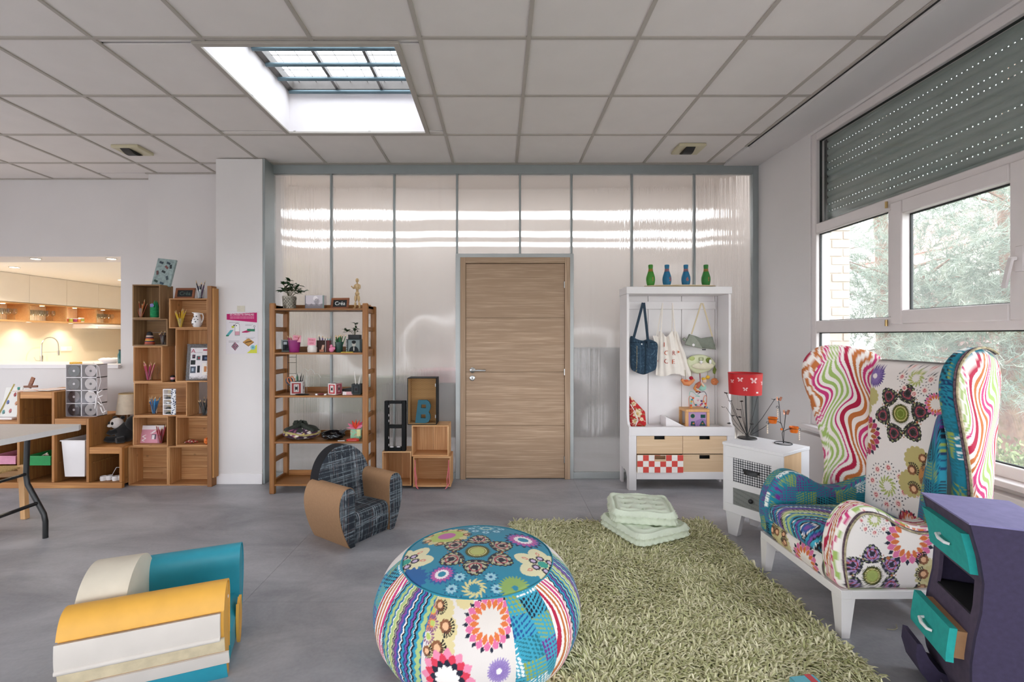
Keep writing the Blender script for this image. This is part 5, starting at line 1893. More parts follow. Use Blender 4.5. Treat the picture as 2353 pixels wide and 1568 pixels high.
MB().lathe([(0, .0202), (.02, .0202), (.021, .04), (0, .04)], 16).build('body', plain('tin pink', '#d9a0a8', .4), t)
MB().lathe([(0, .0402), (.021, .0402), (.016, .055), (0, .06)], 16).build('lid', m_dark, t)
m_china = plain('white china', '#e6e4e4', .2, .02)
t = item('jug', 'white china jug with black leaf marks in the topmost right crate', 'jug', 453, 4.2, cz(755))
MB().lathe([(0, 0), (.028, 0), (.03, .004), (.044, .04), (.043, .06), (.03, .095), (.026, .115), (.03, .135), (.027, .135), (.023, .115), (.027, .095), (0, .09)], 24).build('body', m_china, t)
MB().tube([(.024, 0, .125), (.05, 0, .125), (.058, 0, .1), (.055, 0, .07), (.042, 0, .045)], .005, 8).build('handle', m_china, t)
MB().prism([(-.028, .128), (-.046, .137), (-.028, .137)], -.01, .01, 'y').build('spout', m_china, t)
for k, (a, z) in enumerate(((-1.9, .03), (-1.3, .05), (-2.4, .06), (-1.6, .072), (-.9, .07), (-2.0, .095), (-1.2, .1), (-2.8, .04))):
    r = .0432 if z < .07 else .036 if z < .09 else .029
    MB().ball((r * math.cos(a), r * math.sin(a), z), (.007, .005, .005), 8, 6).build('leaf_mark', m_dark, t)
# small slate on the crates
m_slate = plain('slate black', '#17191b', .8, .1, 30)
m_chalk = plain('chalk', '#d9dcd8', .9)
m_mahog = wood('brown frame wood', '#7a4426', '#9c5f36', 'x', 1, .5)


def slate(px0, px1, py0, pyb, Y, z, label, txt, tilt=.22, rz=0.0, txtcol=None):
    w = XX(px1, Y) - XX(px0, Y); h = (pyb - py0) * Y / F / math.cos(tilt)
    t = thing('chalkboard_sign', label, 'sign', (XX((px0 + px1) / 2, Y), Y, z), rz)
    M = Matrix.Rotation(-tilt, 4, 'X')
    e = w * .12
    for (a, b_, c, d) in ((-w / 2, w / 2, 0, e), (-w / 2, w / 2, h - e, h), (-w / 2, -w / 2 + e, e, h - e), (w / 2 - e, w / 2, e, h - e)):
        MB().box(a, b_, 0, .012, c, d, .0015, M).build('frame', m_mahog, t)
    MB().box(-w / 2 + e, w / 2 - e, .005, .009, e, h - e, 0, M).build('slate', m_slate, t)
    MB().box(-.02, .02, .012, .05, 0, .008, 0).build('foot', m_mahog, t)
    wm = WM[t.name] @ M @ facing((0, .0045, h * .5), (1, 0, 0), (0, 0, 1))
    lettering(txt, h * .48, txtcol or m_chalk, t, wm)
    return t


slate(400, 445, 660, 686, 4.19, ZZ(686, YC), 'small dark chalkboard in a brown frame on top of the right crates', 'Créa', txtcol=plain('faint chalk', '#4f5f58', .9))
# mosaic board leaning on the wall
t = thing('mosaic_board', 'grey blue speckled board with dark stamps leaning on top of the left crates', 'board', (XX(368, 4.23), 4.23, ZZ(654, YC)), math.radians(-6))
M = Matrix.Rotation(-.16, 4, 'X') @ Matrix.Rotation(.12, 4, 'Y')
MB().box(-.095, .095, 0, .022, 0, .26, .003, M).build('board', plain('speckled grey', '#8fa09f', .7, .25, 40, .2, 90), t)
for (x, z, a, c) in ((-.045, .22, .2, '#2a3a44'), (.03, .22, .3, '#31404a'), (.06, .19, 1.4, '#242c30'), (.0, .135, .35, '#2a3438'), (-.06, .12, 1.3, '#5a3a3a'), (.05, .08, 1.2, '#3a4a50'), (-.055, .04, .3, '#2a4038'), (.01, .025, .2, '#314a5a'), (.02, .18, .6, '#7a4a48')):
    MB().box(-.019, .019, -.0025, 0, -.010, .010, 0, M @ Matrix.Translation((x, 0, z)) @ Matrix.Rotation(a, 4, 'Y')).build('stamp', plain('stamp' + c, c, .6, .3, 60), t)
for i in range(14):
    x, z = RND.uniform(-.08, .05), RND.uniform(.02, .22)
    MB().bar((x, 0, z), (x + .045, 0, z - .05 + RND.uniform(-.02, .02)), .0016, .002).build('grout_line', plain('pale grout', '#b9c2c0', .8), t) if False else None
# shaggy frame
t = item('shaggy_picture', 'picture frame with shaggy grey border and a printed magazine page in the tall crate', 'frame', 455, 4.19, cz(878.6), math.radians(12))
M = Matrix.Rotation(-.12, 4, 'X')
fw, fh, fe = .205, .335, .035
MB().box(-fw / 2, fw / 2, 0, .012, 0, fh, .002, M).build('board', plain('grey backing', '#7c7a7a', .9), t)
rg2 = np.random.default_rng(3)
mb = MB()
for i in range(620):
    s_ = rg2.integers(0, 4); q = rg2.uniform(0, 1); w = rg2.uniform(0, fe)
    x, z = [(-fw / 2 + w, q * fh), (fw / 2 - w, q * fh), (-fw / 2 + q * fw, w), (-fw / 2 + q * fw, fh - w)][s_]
    p0 = Vector((x, -.002, z)); p1 = p0 + Vector((rg2.normal(0, .006), -rg2.uniform(.006, .014), rg2.normal(0, .006)))
    mb.add([p0 + Vector((.0022, 0, 0)), p0 - Vector((.0011, 0, .0018)), p0 + Vector((-.0011, 0, .0018)), p1], [(0, 1, 3), (1, 2, 3), (2, 0, 3)], M)
o = mb.build('shaggy_border', plain('grey shag', '#98979a', .9, .4, 200), t, smooth=False); o['kind'] = 'stuff'


def page(p):
    W, H_ = p.u.max(), p.v.max()
    p.set(ones(p.u.size), '#e4e2e6')
    U, Vv = p.u / W, p.v / H_
    rect = lambda a, b_, c, d, col: p.set((U > a) & (U < b_) & (Vv > c) & (Vv < d), col)
    rect(.62, 1, .90, .95, '#b43a56'); rect(.3, .6, .9, .91, '#b48a96'); rect(.1, .6, .84, .85, '#a9a6ae')
    for (a, b_, c, d, col) in ((.1, .24, .66, .78, '#2a2c38'), (.32, .5, .6, .74, '#4a6a6a'), (.58, .98, .58, .76, '#23273a'), (.02, .26, .46, .6, '#2a3030'), (.03, .3, .18, .4, '#4f5a68'), (.36, .5, .2, .42, '#23272b'), (.62, .98, .12, .5, '#efece8')):
        rect(a, b_, c, d, col)
    rect(.7, .84, .22, .4, '#c98a5a'); rect(.12, .2, .7, .76, '#7a4a5a'); rect(.38, .46, .64, .7, '#a03a4a'); rect(.7, .9, .62, .7, '#5a6a8a'); rect(.1, .2, .24, .34, '#a0b0c0')


o = printed_rect('magazine_page', m_paint, t, -fw / 2 + fe - .004, fw / 2 - .008, fe * .4, fh - fe, -.0035, 60, 90, page, th=.002)
o.data.transform(M)
lettering('A', .05, plain('pink print', '#b43a56', .7), t, WM[t.name] @ M @ facing((-fw / 2 + fe + .018, -.004, fh - fe - .03)))
# white rack of toy cars
t = item('toy_rack', 'white house-shaped rack with five shelves of tiny cars in the wide crate', 'rack', 394, 4.17, cz(957.1))
w, h = .115, .235
bx('side', m_white, -w / 2, -w / 2 + .008, -.03, .03, 0, h, .001, t, world=False)
bx('top', m_white, -w / 2 + .008, w / 2 - .04, -.03, .03, h - .008, h, .001, t, world=False)
bx('back', plain('cream back', '#d9cdb4', .8), -w / 2 + .008, w / 2 - .04, .024, .03, 0, h - .008, 0, t, world=False)
for k in range(5): bx('shelf', m_white, -w / 2 + .008, w / 2 - .04, -.03, .024, k * .046, k * .046 + .006, 0, t, world=False)


def zebra(p):
    p.set(ones(p.u.size), '#dddde0'); p.set(np.sin(p.u * 170 + 3 * np.sin(p.v * 90)) * np.sin(p.v * 150 + 2 * np.sin(p.u * 80)) > .28, '#3a4560')


o = printed_rect('patterned_side', m_paint, t, 0, .04, 0, h, 0, 20, 80, zebra, th=.008)
o.data.transform(Matrix.Translation((w / 2 - .04, -.03, 0)))
for k, c in enumerate(('#23302a', '#1d1f22', '#c8ccd0', '#1d2024')):
    q = thing('toy_car', 'tiny %s toy car, %s shelf of the white rack' % (('dark green', 'black', 'silver', 'black')[k], ('lowest', 'second', 'third', 'topmost')[k]), 'toy car', (XX(394, 4.17) - .016, 4.155, cz(957.1) + k * .046 + .0065))
    MB().prism([(-.022, .004), (.022, .004), (.022, .010), (.012, .012), (.006, .018), (-.010, .018), (-.016, .011), (-.022, .010)], -.008, .008, 'y').build('body', plain('car' + c, c, .3), q)
    for a in (-.013, .013):
        MB().lathe([(0, -.009), (.004, -.009), (.004, .009), (0, .009)], 10, M=Matrix.Translation((a, 0, .004)) @ Matrix.Rotation(math.pi / 2, 4, 'X')).build('axle_wheels', m_dark, q)
# pink card
t = item('picture_card', 'pink card with white figures and a white top band leaning in the low left crate', 'card', 345, 4.2, cz(1025.6), 0)


def pinkcard(p):
    U, Vv = p.u / p.u.max(), p.v / p.v.max()
    p.set(ones(p.u.size), '#d493a4'); p.set(Vv > .76, '#ece4e8')
    p.set((np.abs(U - .2 - .06 * np.sin(Vv * 30)) < .035) & (Vv < .45) & (Vv > .1), '#f0e6ea')
    p.set((np.abs(U - .62) < .1) & (Vv < .5) & (Vv > .22), '#5a4a5a'); p.set((np.abs(U - .6) < .06) & (Vv < .46) & (Vv > .22), '#e6dce0')
    p.set((Vv > .55) & (Vv < .72) & (np.abs(U - .55 - (Vv - .6)) < .05), '#f0e6ea')


o = printed_rect('print', m_paint, t, -.105, .105, 0, .16, 0, 60, 50, pinkcard, th=.004)
o.data.transform(Matrix.Rotation(-.2, 4, 'X'))
# sweets and orange ball
t = item('sweets_bag', 'clear bag of red and white sweets lying in the low right crate', 'bag', 440, 4.2, cz(1025.6))
for i in range(26):
    a = i * 2.4; r = .05 * math.sqrt(i / 26)
    MB().ball((r * math.cos(a) * 1.1, r * math.sin(a) * .6, .008 + .012 * (1 - i / 26) * 1.5), (.010, .008, .007), 8, 5).build('sweet', plain('sweet' + str(i % 3), ('#b0433a', '#d9b0a0', '#8f2f2f')[i % 3], .35), t)
MB().ball((0, 0, .014), (.068, .042, .022), 14, 8).build('film', m_jar, t)
t = item('paper_ball', 'small orange paper ball at the right end of the low right crate', 'ball', 477, 4.16, cz(1025.6))
mb = MB(); mb.ball((0, 0, .03), .03, 12, 8)
mb.v = [tuple(Vector(v) * (1 + .12 * math.sin(37 * v[0] * 9 + v[2] * 260))) for v in mb.v]
mb.build('ball', plain('orange paper', '#e0762c', .6), t, smooth=False)
t = item('bracelet', 'brown ring standing at the back of the pink pencils crate', 'ring', 363, 4.22, cz(878.6) + .06)
MB().tube([(.012 * math.cos(a), .0, .03 + .034 * math.sin(a)) for a in np.linspace(0, 2 * math.pi, 20, endpoint=False)], .003, 6, closed=True).build('ring', plain('brown ring', '#7a5228', .4), t)
MB().bar((0, 0, -.06), (0, 0, -.003), .004, .004).build('stand', m_mahog, t)

# ------------------------------------------------------------------ stepped pine shelf with boxes
m_pine = wood('orange pine', '#a8703a', '#cf9656', 'x', .6, .55, knots=.35)
m_pinez = wood('orange pine upright', '#a06a36', '#c88f50', 'z', .6, .55, knots=.35)
m_piney = wood('orange pine side', '#8a5c30', '#b07c44', 'z', .9, .6, rnd=.05, knots=.35)
YT, DT = 4.06, .42
ss = thing('stepped_shelf', 'stepped orange pine storage shelf with open bays along the left wall', 'shelf', (XX(160, YT), 4.2, 0))
pxs = [-40, 42, 121.5, 201, 277]
zt_ = [ZZ(968, YT), ZZ(901, YT), ZZ(962, YT), ZZ(1028, YT)]
xt = [XX(p_, YT) for p_ in pxs]
tw = .024
for i, x in enumerate(xt):
    h = max(zt_[max(i - 1, 0)], zt_[min(i, 3)])
    for k in range(4):
        y0, y1 = YT + .03 + (DT - .03) * k / 4, YT + .03 + (DT - .03) * (k + 1) / 4
        bx('side_plank', m_piney, x - .008, x + .008, y0 + .0008, y1 - .0008, .03, h - .002, .001, ss)
    bx('front_post', m_pinez, x - tw / 2, x + tw / 2, YT, YT + .029, .052, h - .002, .002, ss)
for i in range(4):
    a, b_ = xt[i], xt[i + 1]
    bx('top_board', m_pine, a + .013, b_ - .013 if i < 3 else b_ + .012, YT + .03, YT + DT, zt_[i] - .02, zt_[i] - .002, .002, ss)
    bx('front_rail', m_pine, a + .013, b_ - .013, YT + .002, YT + .03, zt_[i] - .06, zt_[i] - .002, .002, ss)
    bx('runner', m_piney, a + .009, a + .02, YT + .04, YT + DT - .02, .21, .222, .001, ss)
    if i < 3: bx('runner', m_piney, a + .009, a + .02, YT + .04, YT + DT - .02, .40, .412, .001, ss)
    if i == 1: bx('runner', m_piney, a + .009, a + .02, YT + .04, YT + DT - .02, .60, .612, .001, ss)
    bx('back_board', m_piney, a + .009, b_ - .009, YT + DT - .012, YT + DT - .004, .05, zt_[i] - .021, 0, ss)
    bx('floor_board', m_piney, a + .009, b_ - .009, YT + .031, YT + DT - .013, .03, .045, 0, ss)
bx('plinth', m_pine, xt[0] - .01, xt[-1] + .012, YT, YT + .03, 0, .05, .002, ss)


def trough(name, label, cat, px0, px1, py0, py1, Y, dep, m, taper=.12, rz=0.0):
    x0, x1, z0, z1 = XX(px0, Y), XX(px1, Y), ZZ(py1, Y), ZZ(py0, Y)
    t = thing(name, label, cat, ((x0 + x1) / 2, Y, z0), rz)
    w, h = (x1 - x0) / 2, z1 - z0
    k = 1 - taper
    o4 = lambda s, z, e: [(-w * s + e, e * .5 + (1 - s) * dep * .3, z), (w * s - e, e * .5 + (1 - s) * dep * .3, z), (w * s - e, dep - e, z), (-w * s + e, dep - e, z)]
    vs = o4(k, 0, 0) + o4(1, h, 0) + o4(1, h, .004) + o4(k, .004, .004)
    fs = [(0, 1, 2, 3)] + [(i, (i + 1) % 4, 4 + (i + 1) % 4, 4 + i) for i in range(4)] + [(4 + i, 4 + (i + 1) % 4, 8 + (i + 1) % 4, 8 + i) for i in range(4)] + [(8 + i, 8 + (i + 1) % 4, 12 + (i + 1) % 4, 12 + i) for i in range(4)] + [(12, 13, 14, 15)]
    MB().add(vs, fs).build('tub', m, t, smooth=False)
    mb = MB()
    mb.box(-w - .008, w + .008, -.008, .004, h - .006, h + .004, .002).box(-w - .008, w + .008, dep - .004, dep + .006, h - .006, h + .004, .002)
    mb.box(-w - .008, -w + .004, .004, dep - .004, h - .006, h + .004, .002).box(w - .004, w + .008, .004, dep - .004, h - .006, h + .004, .002)
    mb.build('rim', m, t)
    return t


trough('storage_box', 'pink plastic storage box in the leftmost bay of the stepped shelf', 'box', -20, 36, 1049, 1068, YT + .02, .3, plain('pink plastic', '#cf8ea6', .4))
trough('storage_box', 'green plastic tray in the tall bay of the stepped shelf', 'box', 62, 116, 1049, 1071, YT - .0, .34, plain('green plastic', '#1f8a4a', .4))
trough('storage_box', 'deep white plastic bin pulled out of the middle bay of the stepped shelf', 'box', 141, 195, 1013, 1097, YT + .035, .33, m_white, .16)
t = thing('booklet', 'printed booklet sticking out of the green tray', 'booklet', (XX(100, YT + .1), YT + .1, ZZ(1062, YT + .1)))


def leaflet(p):
    p.set(ones(p.u.size), '#d9d2c8'); U, Vv = p.u / p.u.max(), p.v / p.v.max()
    for k in range(5): p.set((np.abs(Vv - .15 - .17 * k) < .05) & (np.mod(U * 4 + k * .3, 1) < .55), ('#8a7a6a', '#b0785a', '#6a7a6a')[k % 3])


o = printed_rect('page', m_paint, t, -.06, .07, 0, .06, 0, 30, 16, leaflet, th=.004); o.data.transform(Matrix.Rotation(-.5, 4, 'Y'))
# white cups on a cord in the low bay
for k, px in enumerate((238, 252, 266, 276)):
    t = item('light_cup', 'small white light cup, %s of four in the low bay of the stepped shelf' % ('leftmost', 'second', 'third', 'rightmost')[k], 'cup', px, 4.14 + .02 * (k % 2), .046, group='white light cups')
    MB().lathe([(0, 0), (.024, 0), (.027, .018), (.025, .04), (.02, .04), (.02, .01), (0, .01)], 16).build('cup', m_white, t)
    MB().lathe([(.027, .016), (.029, .02), (.027, .024)], 16).build('ridge', m_white, t)
t = item('cable', 'white cable looped over the light cups', 'cable', 260, 4.2, .046)
MB().tube([(-.02, 0, .01), (.0, .01, .06), (.03, 0, .1), (.07, 0, .1), (.075, .02, .03)], .003, 6).build('cord', m_white, t)
# panda
m_blk = plain('black plush', '#0d0d10', .95, .2, 60, .4, 300, sheen=.3); m_wht = plain('white plush', '#d8d4d2', .95, .06, 60, .4, 300, sheen=.3)
t = item('plush_panda', 'black and white plush panda sitting on the low step of the pine shelf', 'plush toy', 285, 4.28, zt_[3] + .0)
MB().ball((0, .02, .085), (.085, .075, .095), 18, 12).ball((.06, .03, .16), (.06, .06, .08), 14, 10).build('body', m_blk, t)
MB().ball((-.06, -.01, .175), (.052, .052, .050), 18, 12).build('head', m_wht, t)
MB().ball((-.085, .0, .222), .018, 10, 8).build('ear', m_blk, t); MB().ball((-.03, .02, .222), .018, 10, 8).build('ear', m_blk, t)
MB().ball((-.098, -.045, .18), (.01, .012, .016), 8, 6).build('eye_patch', m_blk, t); MB().ball((-.06, -.06, .18), (.012, .008, .016), 8, 6).build('eye_patch', m_blk, t)
MB().ball((-.088, -.055, .158), (.02, .02, .015), 10, 7).build('muzzle', m_wht, t); MB().ball((-.098, -.07, .163), (.006, .005, .005), 8, 6).build('nose', m_blk, t)
MB().tube([(-.03, -.03, .11), (-.08, -.05, .09), (-.10, -.06, .105)], [.028, .026, .022], 10).build('arm', m_blk, t)
MB().tube([(-.03, -.02, .03), (-.10, -.05, .028), (-.125, -.06, .04)], [.032, .028, .024], 10).build('leg', m_blk, t)
MB().tube([(.03, -.04, .03), (.0, -.09, .028)], [.032, .026], 10).build('leg', m_blk, t)
# lamp behind
t = item('table_lamp', 'small lamp with cream drum shade behind the plush panda', 'lamp', 296, 4.40, zt_[3])
MB().lathe([(0, 0), (.05, 0), (.05, .01), (.012, .018), (.01, .26), (0, .26)], 16).build('stand', plain('brown lamp foot', '#8a6038', .4), t)
MB().lathe([(.098, .245), (.078, .44), (.076, .44), (.096, .245)], 28).build('shade', plain('cream lamp shade', '#d8cbb6', .8), t)
MB().lathe([(.0785, .436), (.079, .442), (.0755, .442)], 28).build('shade_trim', plain('gold trim', '#b9964f', .5), t)
# disc tower
Yd = 4.16
x0, x1 = XX(151, Yd), XX(223, Yd); z0 = zt_[2]; z1 = ZZ(838, Yd)
t = thing('disc_tower', 'clear plastic tower of eight disc cases on the middle step of the pine shelf', 'tower', ((x0 + x1) / 2, Yd, z0))
m_frost = plain('frosted plastic', '#cfc9cc', .25, .03)
m_case = glass('case plastic', (.90, .89, .90))
cw, chh = (x1 - x0) / 2, (z1 - z0) / 4
dcol = [['#5a5457', '#b0aba6'], ['#6a5f60', '#bdb6b0'], ['#4c4a4c', '#aaa4a0'], ['#3c4244', '#a39a98']]
for i in range(2):
    for j in range(4):
        a, b_, c, d = x0 + i * cw, x0 + (i + 1) * cw, z0 + j * chh, z0 + (j + 1) * chh
        mb = MB()
        for (p0, p1, q0, q1) in ((a, b_, c, c + .004), (a, b_, d - .004, d), (a, a + .005, c, d), (b_ - .005, b_, c, d)):
            mb.box(p0, p1, Yd, Yd + .11, q0, q1)
        cs = mb.build('case', m_frost, t, world=True, smooth=False)
        bx('case_front', m_case, a + .005, b_ - .005, Yd, Yd + .002, c + .004, d - .004, 0, cs)
        r = min(cw, chh) * .45
        Mx = facing(((a + b_) / 2 + (.006 if i else -.004), Yd + .008, (c + d) / 2))
        MB().lathe([(r * .14, 0), (r, 0), (r, -.002), (r * .14, -.002)], 28, M=Mx).build('disc', plain('disc' + dcol[j][i], dcol[j][i], .25, .15, 12, metal=.3), cs, world=True)
        MB().lathe([(0, .0), (r * .2, 0), (r * .2, .0015), (0, .0015)], 14, M=Mx).build('hub', m_white if i == 0 else m_dark, cs, world=True)
        bx('spine', plain('spine grey', '#8f8684', .6, .2, 30), a + .006, b_ - .006, Yd + .06, Yd + .1, c + .006, c + chh * .9, 0, cs)
t = thing('string_lights', 'string of white tube lights hanging down the right side of the disc tower', 'lights', (x1 + .02, Yd + .05, z1))
pth = [(x1 - .03, Yd - .01, z1 + .02), (x1 + .02, Yd - .005, z1 - .02), (x1 + .035, Yd, z1 - .15), (x1 + .012, Yd - .01, z1 - .26), (x1 + .045, Yd, z1 - .36), (x1 + .07, Yd, z0 + .06), (x1 + .06, Yd, z0 + .015)]
MB().tube(pth, .0022, 5).build('cord', m_white, t, world=True)
for (a, b_, c) in ((.014, -.26, (.05, .03)), (.018, -.30, (.05, .02)), (.016, -.34, (.045, -.03)), (.04, -.39, (.03, -.05)), (.06, -.44, (.04, .02)), (-.02, -.25, (-.04, .01)), (.0, -.30, (.0, -.1))):
    p0 = Vector((x1 + a, Yd - .008, z1 + b_)); p1 = p0 + Vector((c[0], -.012, c[1]))
    MB().tube([p0, p1], .0045, 8).build('light_tube', m_white, t, world=True)
# papers and easel on the tall step, board leaning on the left step
def redlines(p):
    p.set(ones(p.u.size), '#ddd5d2')
    for (a, b_) in ((.3, .4), (.1, -.3), (.5, .2), (.2, .15)):
        p.set(np.abs(p.v - a * .3 - b_ * p.u) < .004, '#c0584a')
zt = zt_[1]
for k, (px, dy, rz, lab) in enumerate(((75, .12, .1, 'left sheet of paper with red lines on the tall step of the pine shelf'), (118, .16, -.25, 'right sheet of paper with red lines on the tall step of the pine shelf'))):
    q = thing('drawing_sheet', lab, 'paper', (XX(px, YT + dy), YT + dy, zt + .002 + .004 * k), rz)
    o = printed_rect('sheet', m_paint, q, -.11, .12, -.1, .1, 0, 50, 40, redlines, th=.002)
    o.data.transform(Matrix.Rotation(-math.pi / 2, 4, 'X'))
t = item('small_easel', 'little wooden easel top rising behind the papers on the tall step', 'easel', 72, YT + .32, zt)
MB().bar((-.02, 0, 0), (.02, 0, .1), .035, .012, up=(0, 1, 0), b=.002).build('board', m_mahog, t)
MB().bar((-.06, -.01, .012), (.07, -.01, .016), .012, .02).build('ledge', m_mahog, t)
t = item('leaning_poster', 'white poster with coloured figures in a thin yellow frame leaning on the left step', 'poster', 22, YT + .12, zt_[0])


def figs(p):
    p.set(ones(p.u.size), '#dcdad6')
    for i, (x, y, c) in enumerate(((.03, .06, '#5a8a8a'), (.09, .07, '#b06a6a'), (.05, .15, '#5a6a9a'), (.1, .22, '#a04a4a'), (.12, .28, '#3a8a7a'), (.13, .14, '#c08a6a'))):
        p.disc(x, y, .013, c, .02); p.disc(x + .008, y - .01, .006, '#4a3a3a')


o = printed_rect('print', m_paint, t, -.10, .06, 0, .29, 0, 50, 70, figs, th=.006); o.data.transform(Matrix.Rotation(-.22, 4, 'X'))
MB().bar((-.115, -.002, .002), (-.03, .07, .31), .01, .01).build('frame', plain('yellow frame', '#b8a860', .6), t)
bx('tray', m_white, -.14, .085, -.06, .02, .0, .018, .002, t, world=False)

# ------------------------------------------------------------------ folding table and stool, far left
tb = thing('folding_table', 'white plastic folding table with bent black legs at the left edge', 'table', (-3.3, 2.85, 0), 0)
zt0, zt1 = .70, .74
tx1 = -2.90
tp = [(-4.6, 2.43), (tx1 - .17, 2.43), (tx1 - .12, 2.44), (tx1 - .09, 2.48), (tx1 - .02, 3.02), (tx1, 3.14), (tx1 - .03, 3.19), (-4.6, 3.19)]
MB().prism(tp, zt1 - .035, zt1, 'z').build('tabletop', plain('white table plastic', '#cfccca', .4, .02), tb, world=True)
m_blkm = plain('black steel', '#111214', .35, .1)
for y in (2.56, 3.06):
    MB().tube([(-3.17, y, .704), (-3.18, y, .42), (-3.17, y, .36), (-3.06, y + .0, .16), (-3.05, y, .11), (-3.05, y, .0)] if y > 2.8 else [(-3.17, y, .704), (-3.18, y, .42), (-3.17, y, .36), (-3.06, y, .16), (-3.05, y, .11), (-3.05, y, .0)], .0155, 10).build('leg', m_blkm, tb, world=True)
MB().tube([(-3.175, 2.57, .43), (-3.175, 3.05, .43)], .010, 8).build('cross_bar', m_blkm, tb, world=True)
MB().tube([(-3.10, 2.57, .235), (-3.10, 3.05, .235)], .012, 8).build('cross_bar', m_blkm, tb, world=True)
MB().tube([(-4.5, 2.81, .30), (-3.10, 2.81, .235)], .011, 8).build('brace', m_blkm, tb, world=True)
MB().tube([(-4.5, 2.81, .46), (-3.175, 2.81, .43)], .010, 8).build('brace', m_blkm, tb, world=True)
st = thing('woven_stool', 'low pale wood stool with a woven rush seat under the folding table', 'stool', (-3.72, 3.26, 0))
m_beech = wood('pale beech', '#c89a68', '#deb688', 'z', .8, .5, rnd=.03)
m_beechx = wood('pale beech rail', '#c89a68', '#deb688', 'x', .8, .5, rnd=.03)
for (x, y) in ((-3.52, 3.14), (-3.52, 3.38), (-3.93, 3.14), (-3.93, 3.38)):
    MB().bar((x, y, 0), (x - (.02 if x > -3.7 else -.02), y, .40), .034, .042, b=.003).build('leg', m_beech, st, world=True)
for y in (3.14, 3.38):
    bx('rail', m_beechx, -3.93, -3.53, y - .012, y + .012, .31, .36, .003, st)
mb = MB()
for k in range(24):
    y = 3.12 + k * .0122
    mb.tube([(-3.93, y, .385), (-3.73, y, .380), (-3.54, y, .385)], .0068, 5)
mb.build('woven_seat', plain('rush cord', '#b8975f', .9, .25, 80), st, world=True)
# ------------------------------------------------------------------ wooden bookcase in front of the sheets
m_cherry = wood('amber shelf wood', '#8c5a2c', '#b27e44', 'x', .8, .45)
m_cherryz = wood('amber shelf wood upright', '#8c5a2c', '#b27e44', 'z', .8, .45)
m_cherryy = wood('amber shelf wood side', '#835428', '#aa753e', 'y', .8, .45)
YK, YKb = 3.905, 4.185
KX0, KX1 = XX(618, YK), XX(845, YK)
bc = thing('bookcase', 'open amber wooden bookcase with ladder sides and five shelves', 'bookcase', ((KX0 + KX1) / 2, 4.05, 0))
pw = .036
ktop = ZZ(700, YK)
for xa in (KX0, KX1 - .048):
    for y in (YK, YKb - .03):
        bx('post', m_cherryz, xa, xa + .048, y, y + .032, 0, ktop + (.012 if y == YK else .0), .006, bc)
shelf_px = (711, 813, 912, 1018, 1116)
shz = [ZZ(p_, YK) for p_ in shelf_px]
for xa in (KX0 + .006, KX1 - .04):
    for k, z in enumerate(shz):
        bx('side_rung', m_cherryy, xa, xa + .02, YK + .032, YKb - .03, z - .03, z + .035, .002, bc)
        if k < 4: bx('side_rung', m_cherryy, xa, xa + .02, YK + .032, YKb - .03, (z + shz[k + 1]) / 2 + .0, (z + shz[k + 1]) / 2 + .04, .002, bc)
    bx('side_rung', m_cherryy, xa, xa + .02, YK + .032, YKb - .03, ktop - .03, ktop - .002, .002, bc)
for z in shz:
    bx('shelf', m_cherry, KX0 + .027, KX1 - .041, YK + .004, YKb - .004, z - .008, z + .008, .002, bc)
    bx('back_rail', m_cherry, KX0 + .048, KX1 - .048, YKb - .02, YKb - .004, z + .008, z + .055, .002, bc)
S = [z + .0085 for z in shz]

# potted plant
m_leafd = plain('dark green leaf', '#23401f', .5, .25, 30)
m_leafl = plain('mid green leaf', '#3f5f2a', .5, .25, 30)
m_stem = plain('plant stem', '#4a4a2a', .7)
m_potm = plain('embossed pewter', '#8a857a', .35, .25, 40, .8, 70, metal=.8)


def plant(label, px, Y, z, pot, n, hgt, spread, leaf, seed, xtra=None):
    t = item('potted_plant', label, 'plant', px, Y, z)
    pot(t)
    rg_ = random.Random(seed)
    base = None
    ph = t['_ph']
    del t['_ph']
    tips = []
    for i in range(n):
        a = i * 2.4 + rg_.uniform(-.3, .3)
        r = spread * rg_.uniform(.25, 1.0)
        h = hgt * rg_.uniform(.35, 1.0) * (1 - .25 * r / spread)
        e = Vector((r * math.cos(a), r * .7 * math.sin(a), ph + h))
        tips.append((Vector((0, 0, ph - .01)), e))
    if xtra: tips += [(Vector((0, 0, ph - .01)), Vector((x, 0, ph + z_))) for x, z_ in xtra]
    mb = MB()
    for p0, p1 in tips:
        m = (p0 + p1) / 2 + Vector((0, 0, .02)); mb.tube([p0, m, p1], .0014, 5)
    mb.build('stems', m_stem, t)
    lf = None
    for p0, p1 in tips:
        for k in range(4):
            sc = rg_.uniform(.7, 1.15) * leaf
            a, b_ = rg_.uniform(0, 6.28), rg_.uniform(-.2, .8)
            if lf is None:
                lf = MB().add([(0, 0, 0), (.3, .22, .06), (.7, .2, .05), (1, 0, -.08), (.7, -.2, .05), (.3, -.22, .06), (.5, 0, .0)], [(0, 1, 6), (1, 2, 6), (2, 3, 6), (3, 4, 6), (4, 5, 6), (5, 0, 6)]).build('leaf', m_leafd, t)
                o = lf
            else:
                o = lf.copy(); COL.objects.link(o)
            o.location = p1 + Vector((rg_.uniform(-.006, .006), rg_.uniform(-.006, .006), rg_.uniform(-.012, .004)))
            o.rotation_euler = (rg_.uniform(-.4, .4), -b_, a)
            o.scale = (sc, sc, sc)
    return t


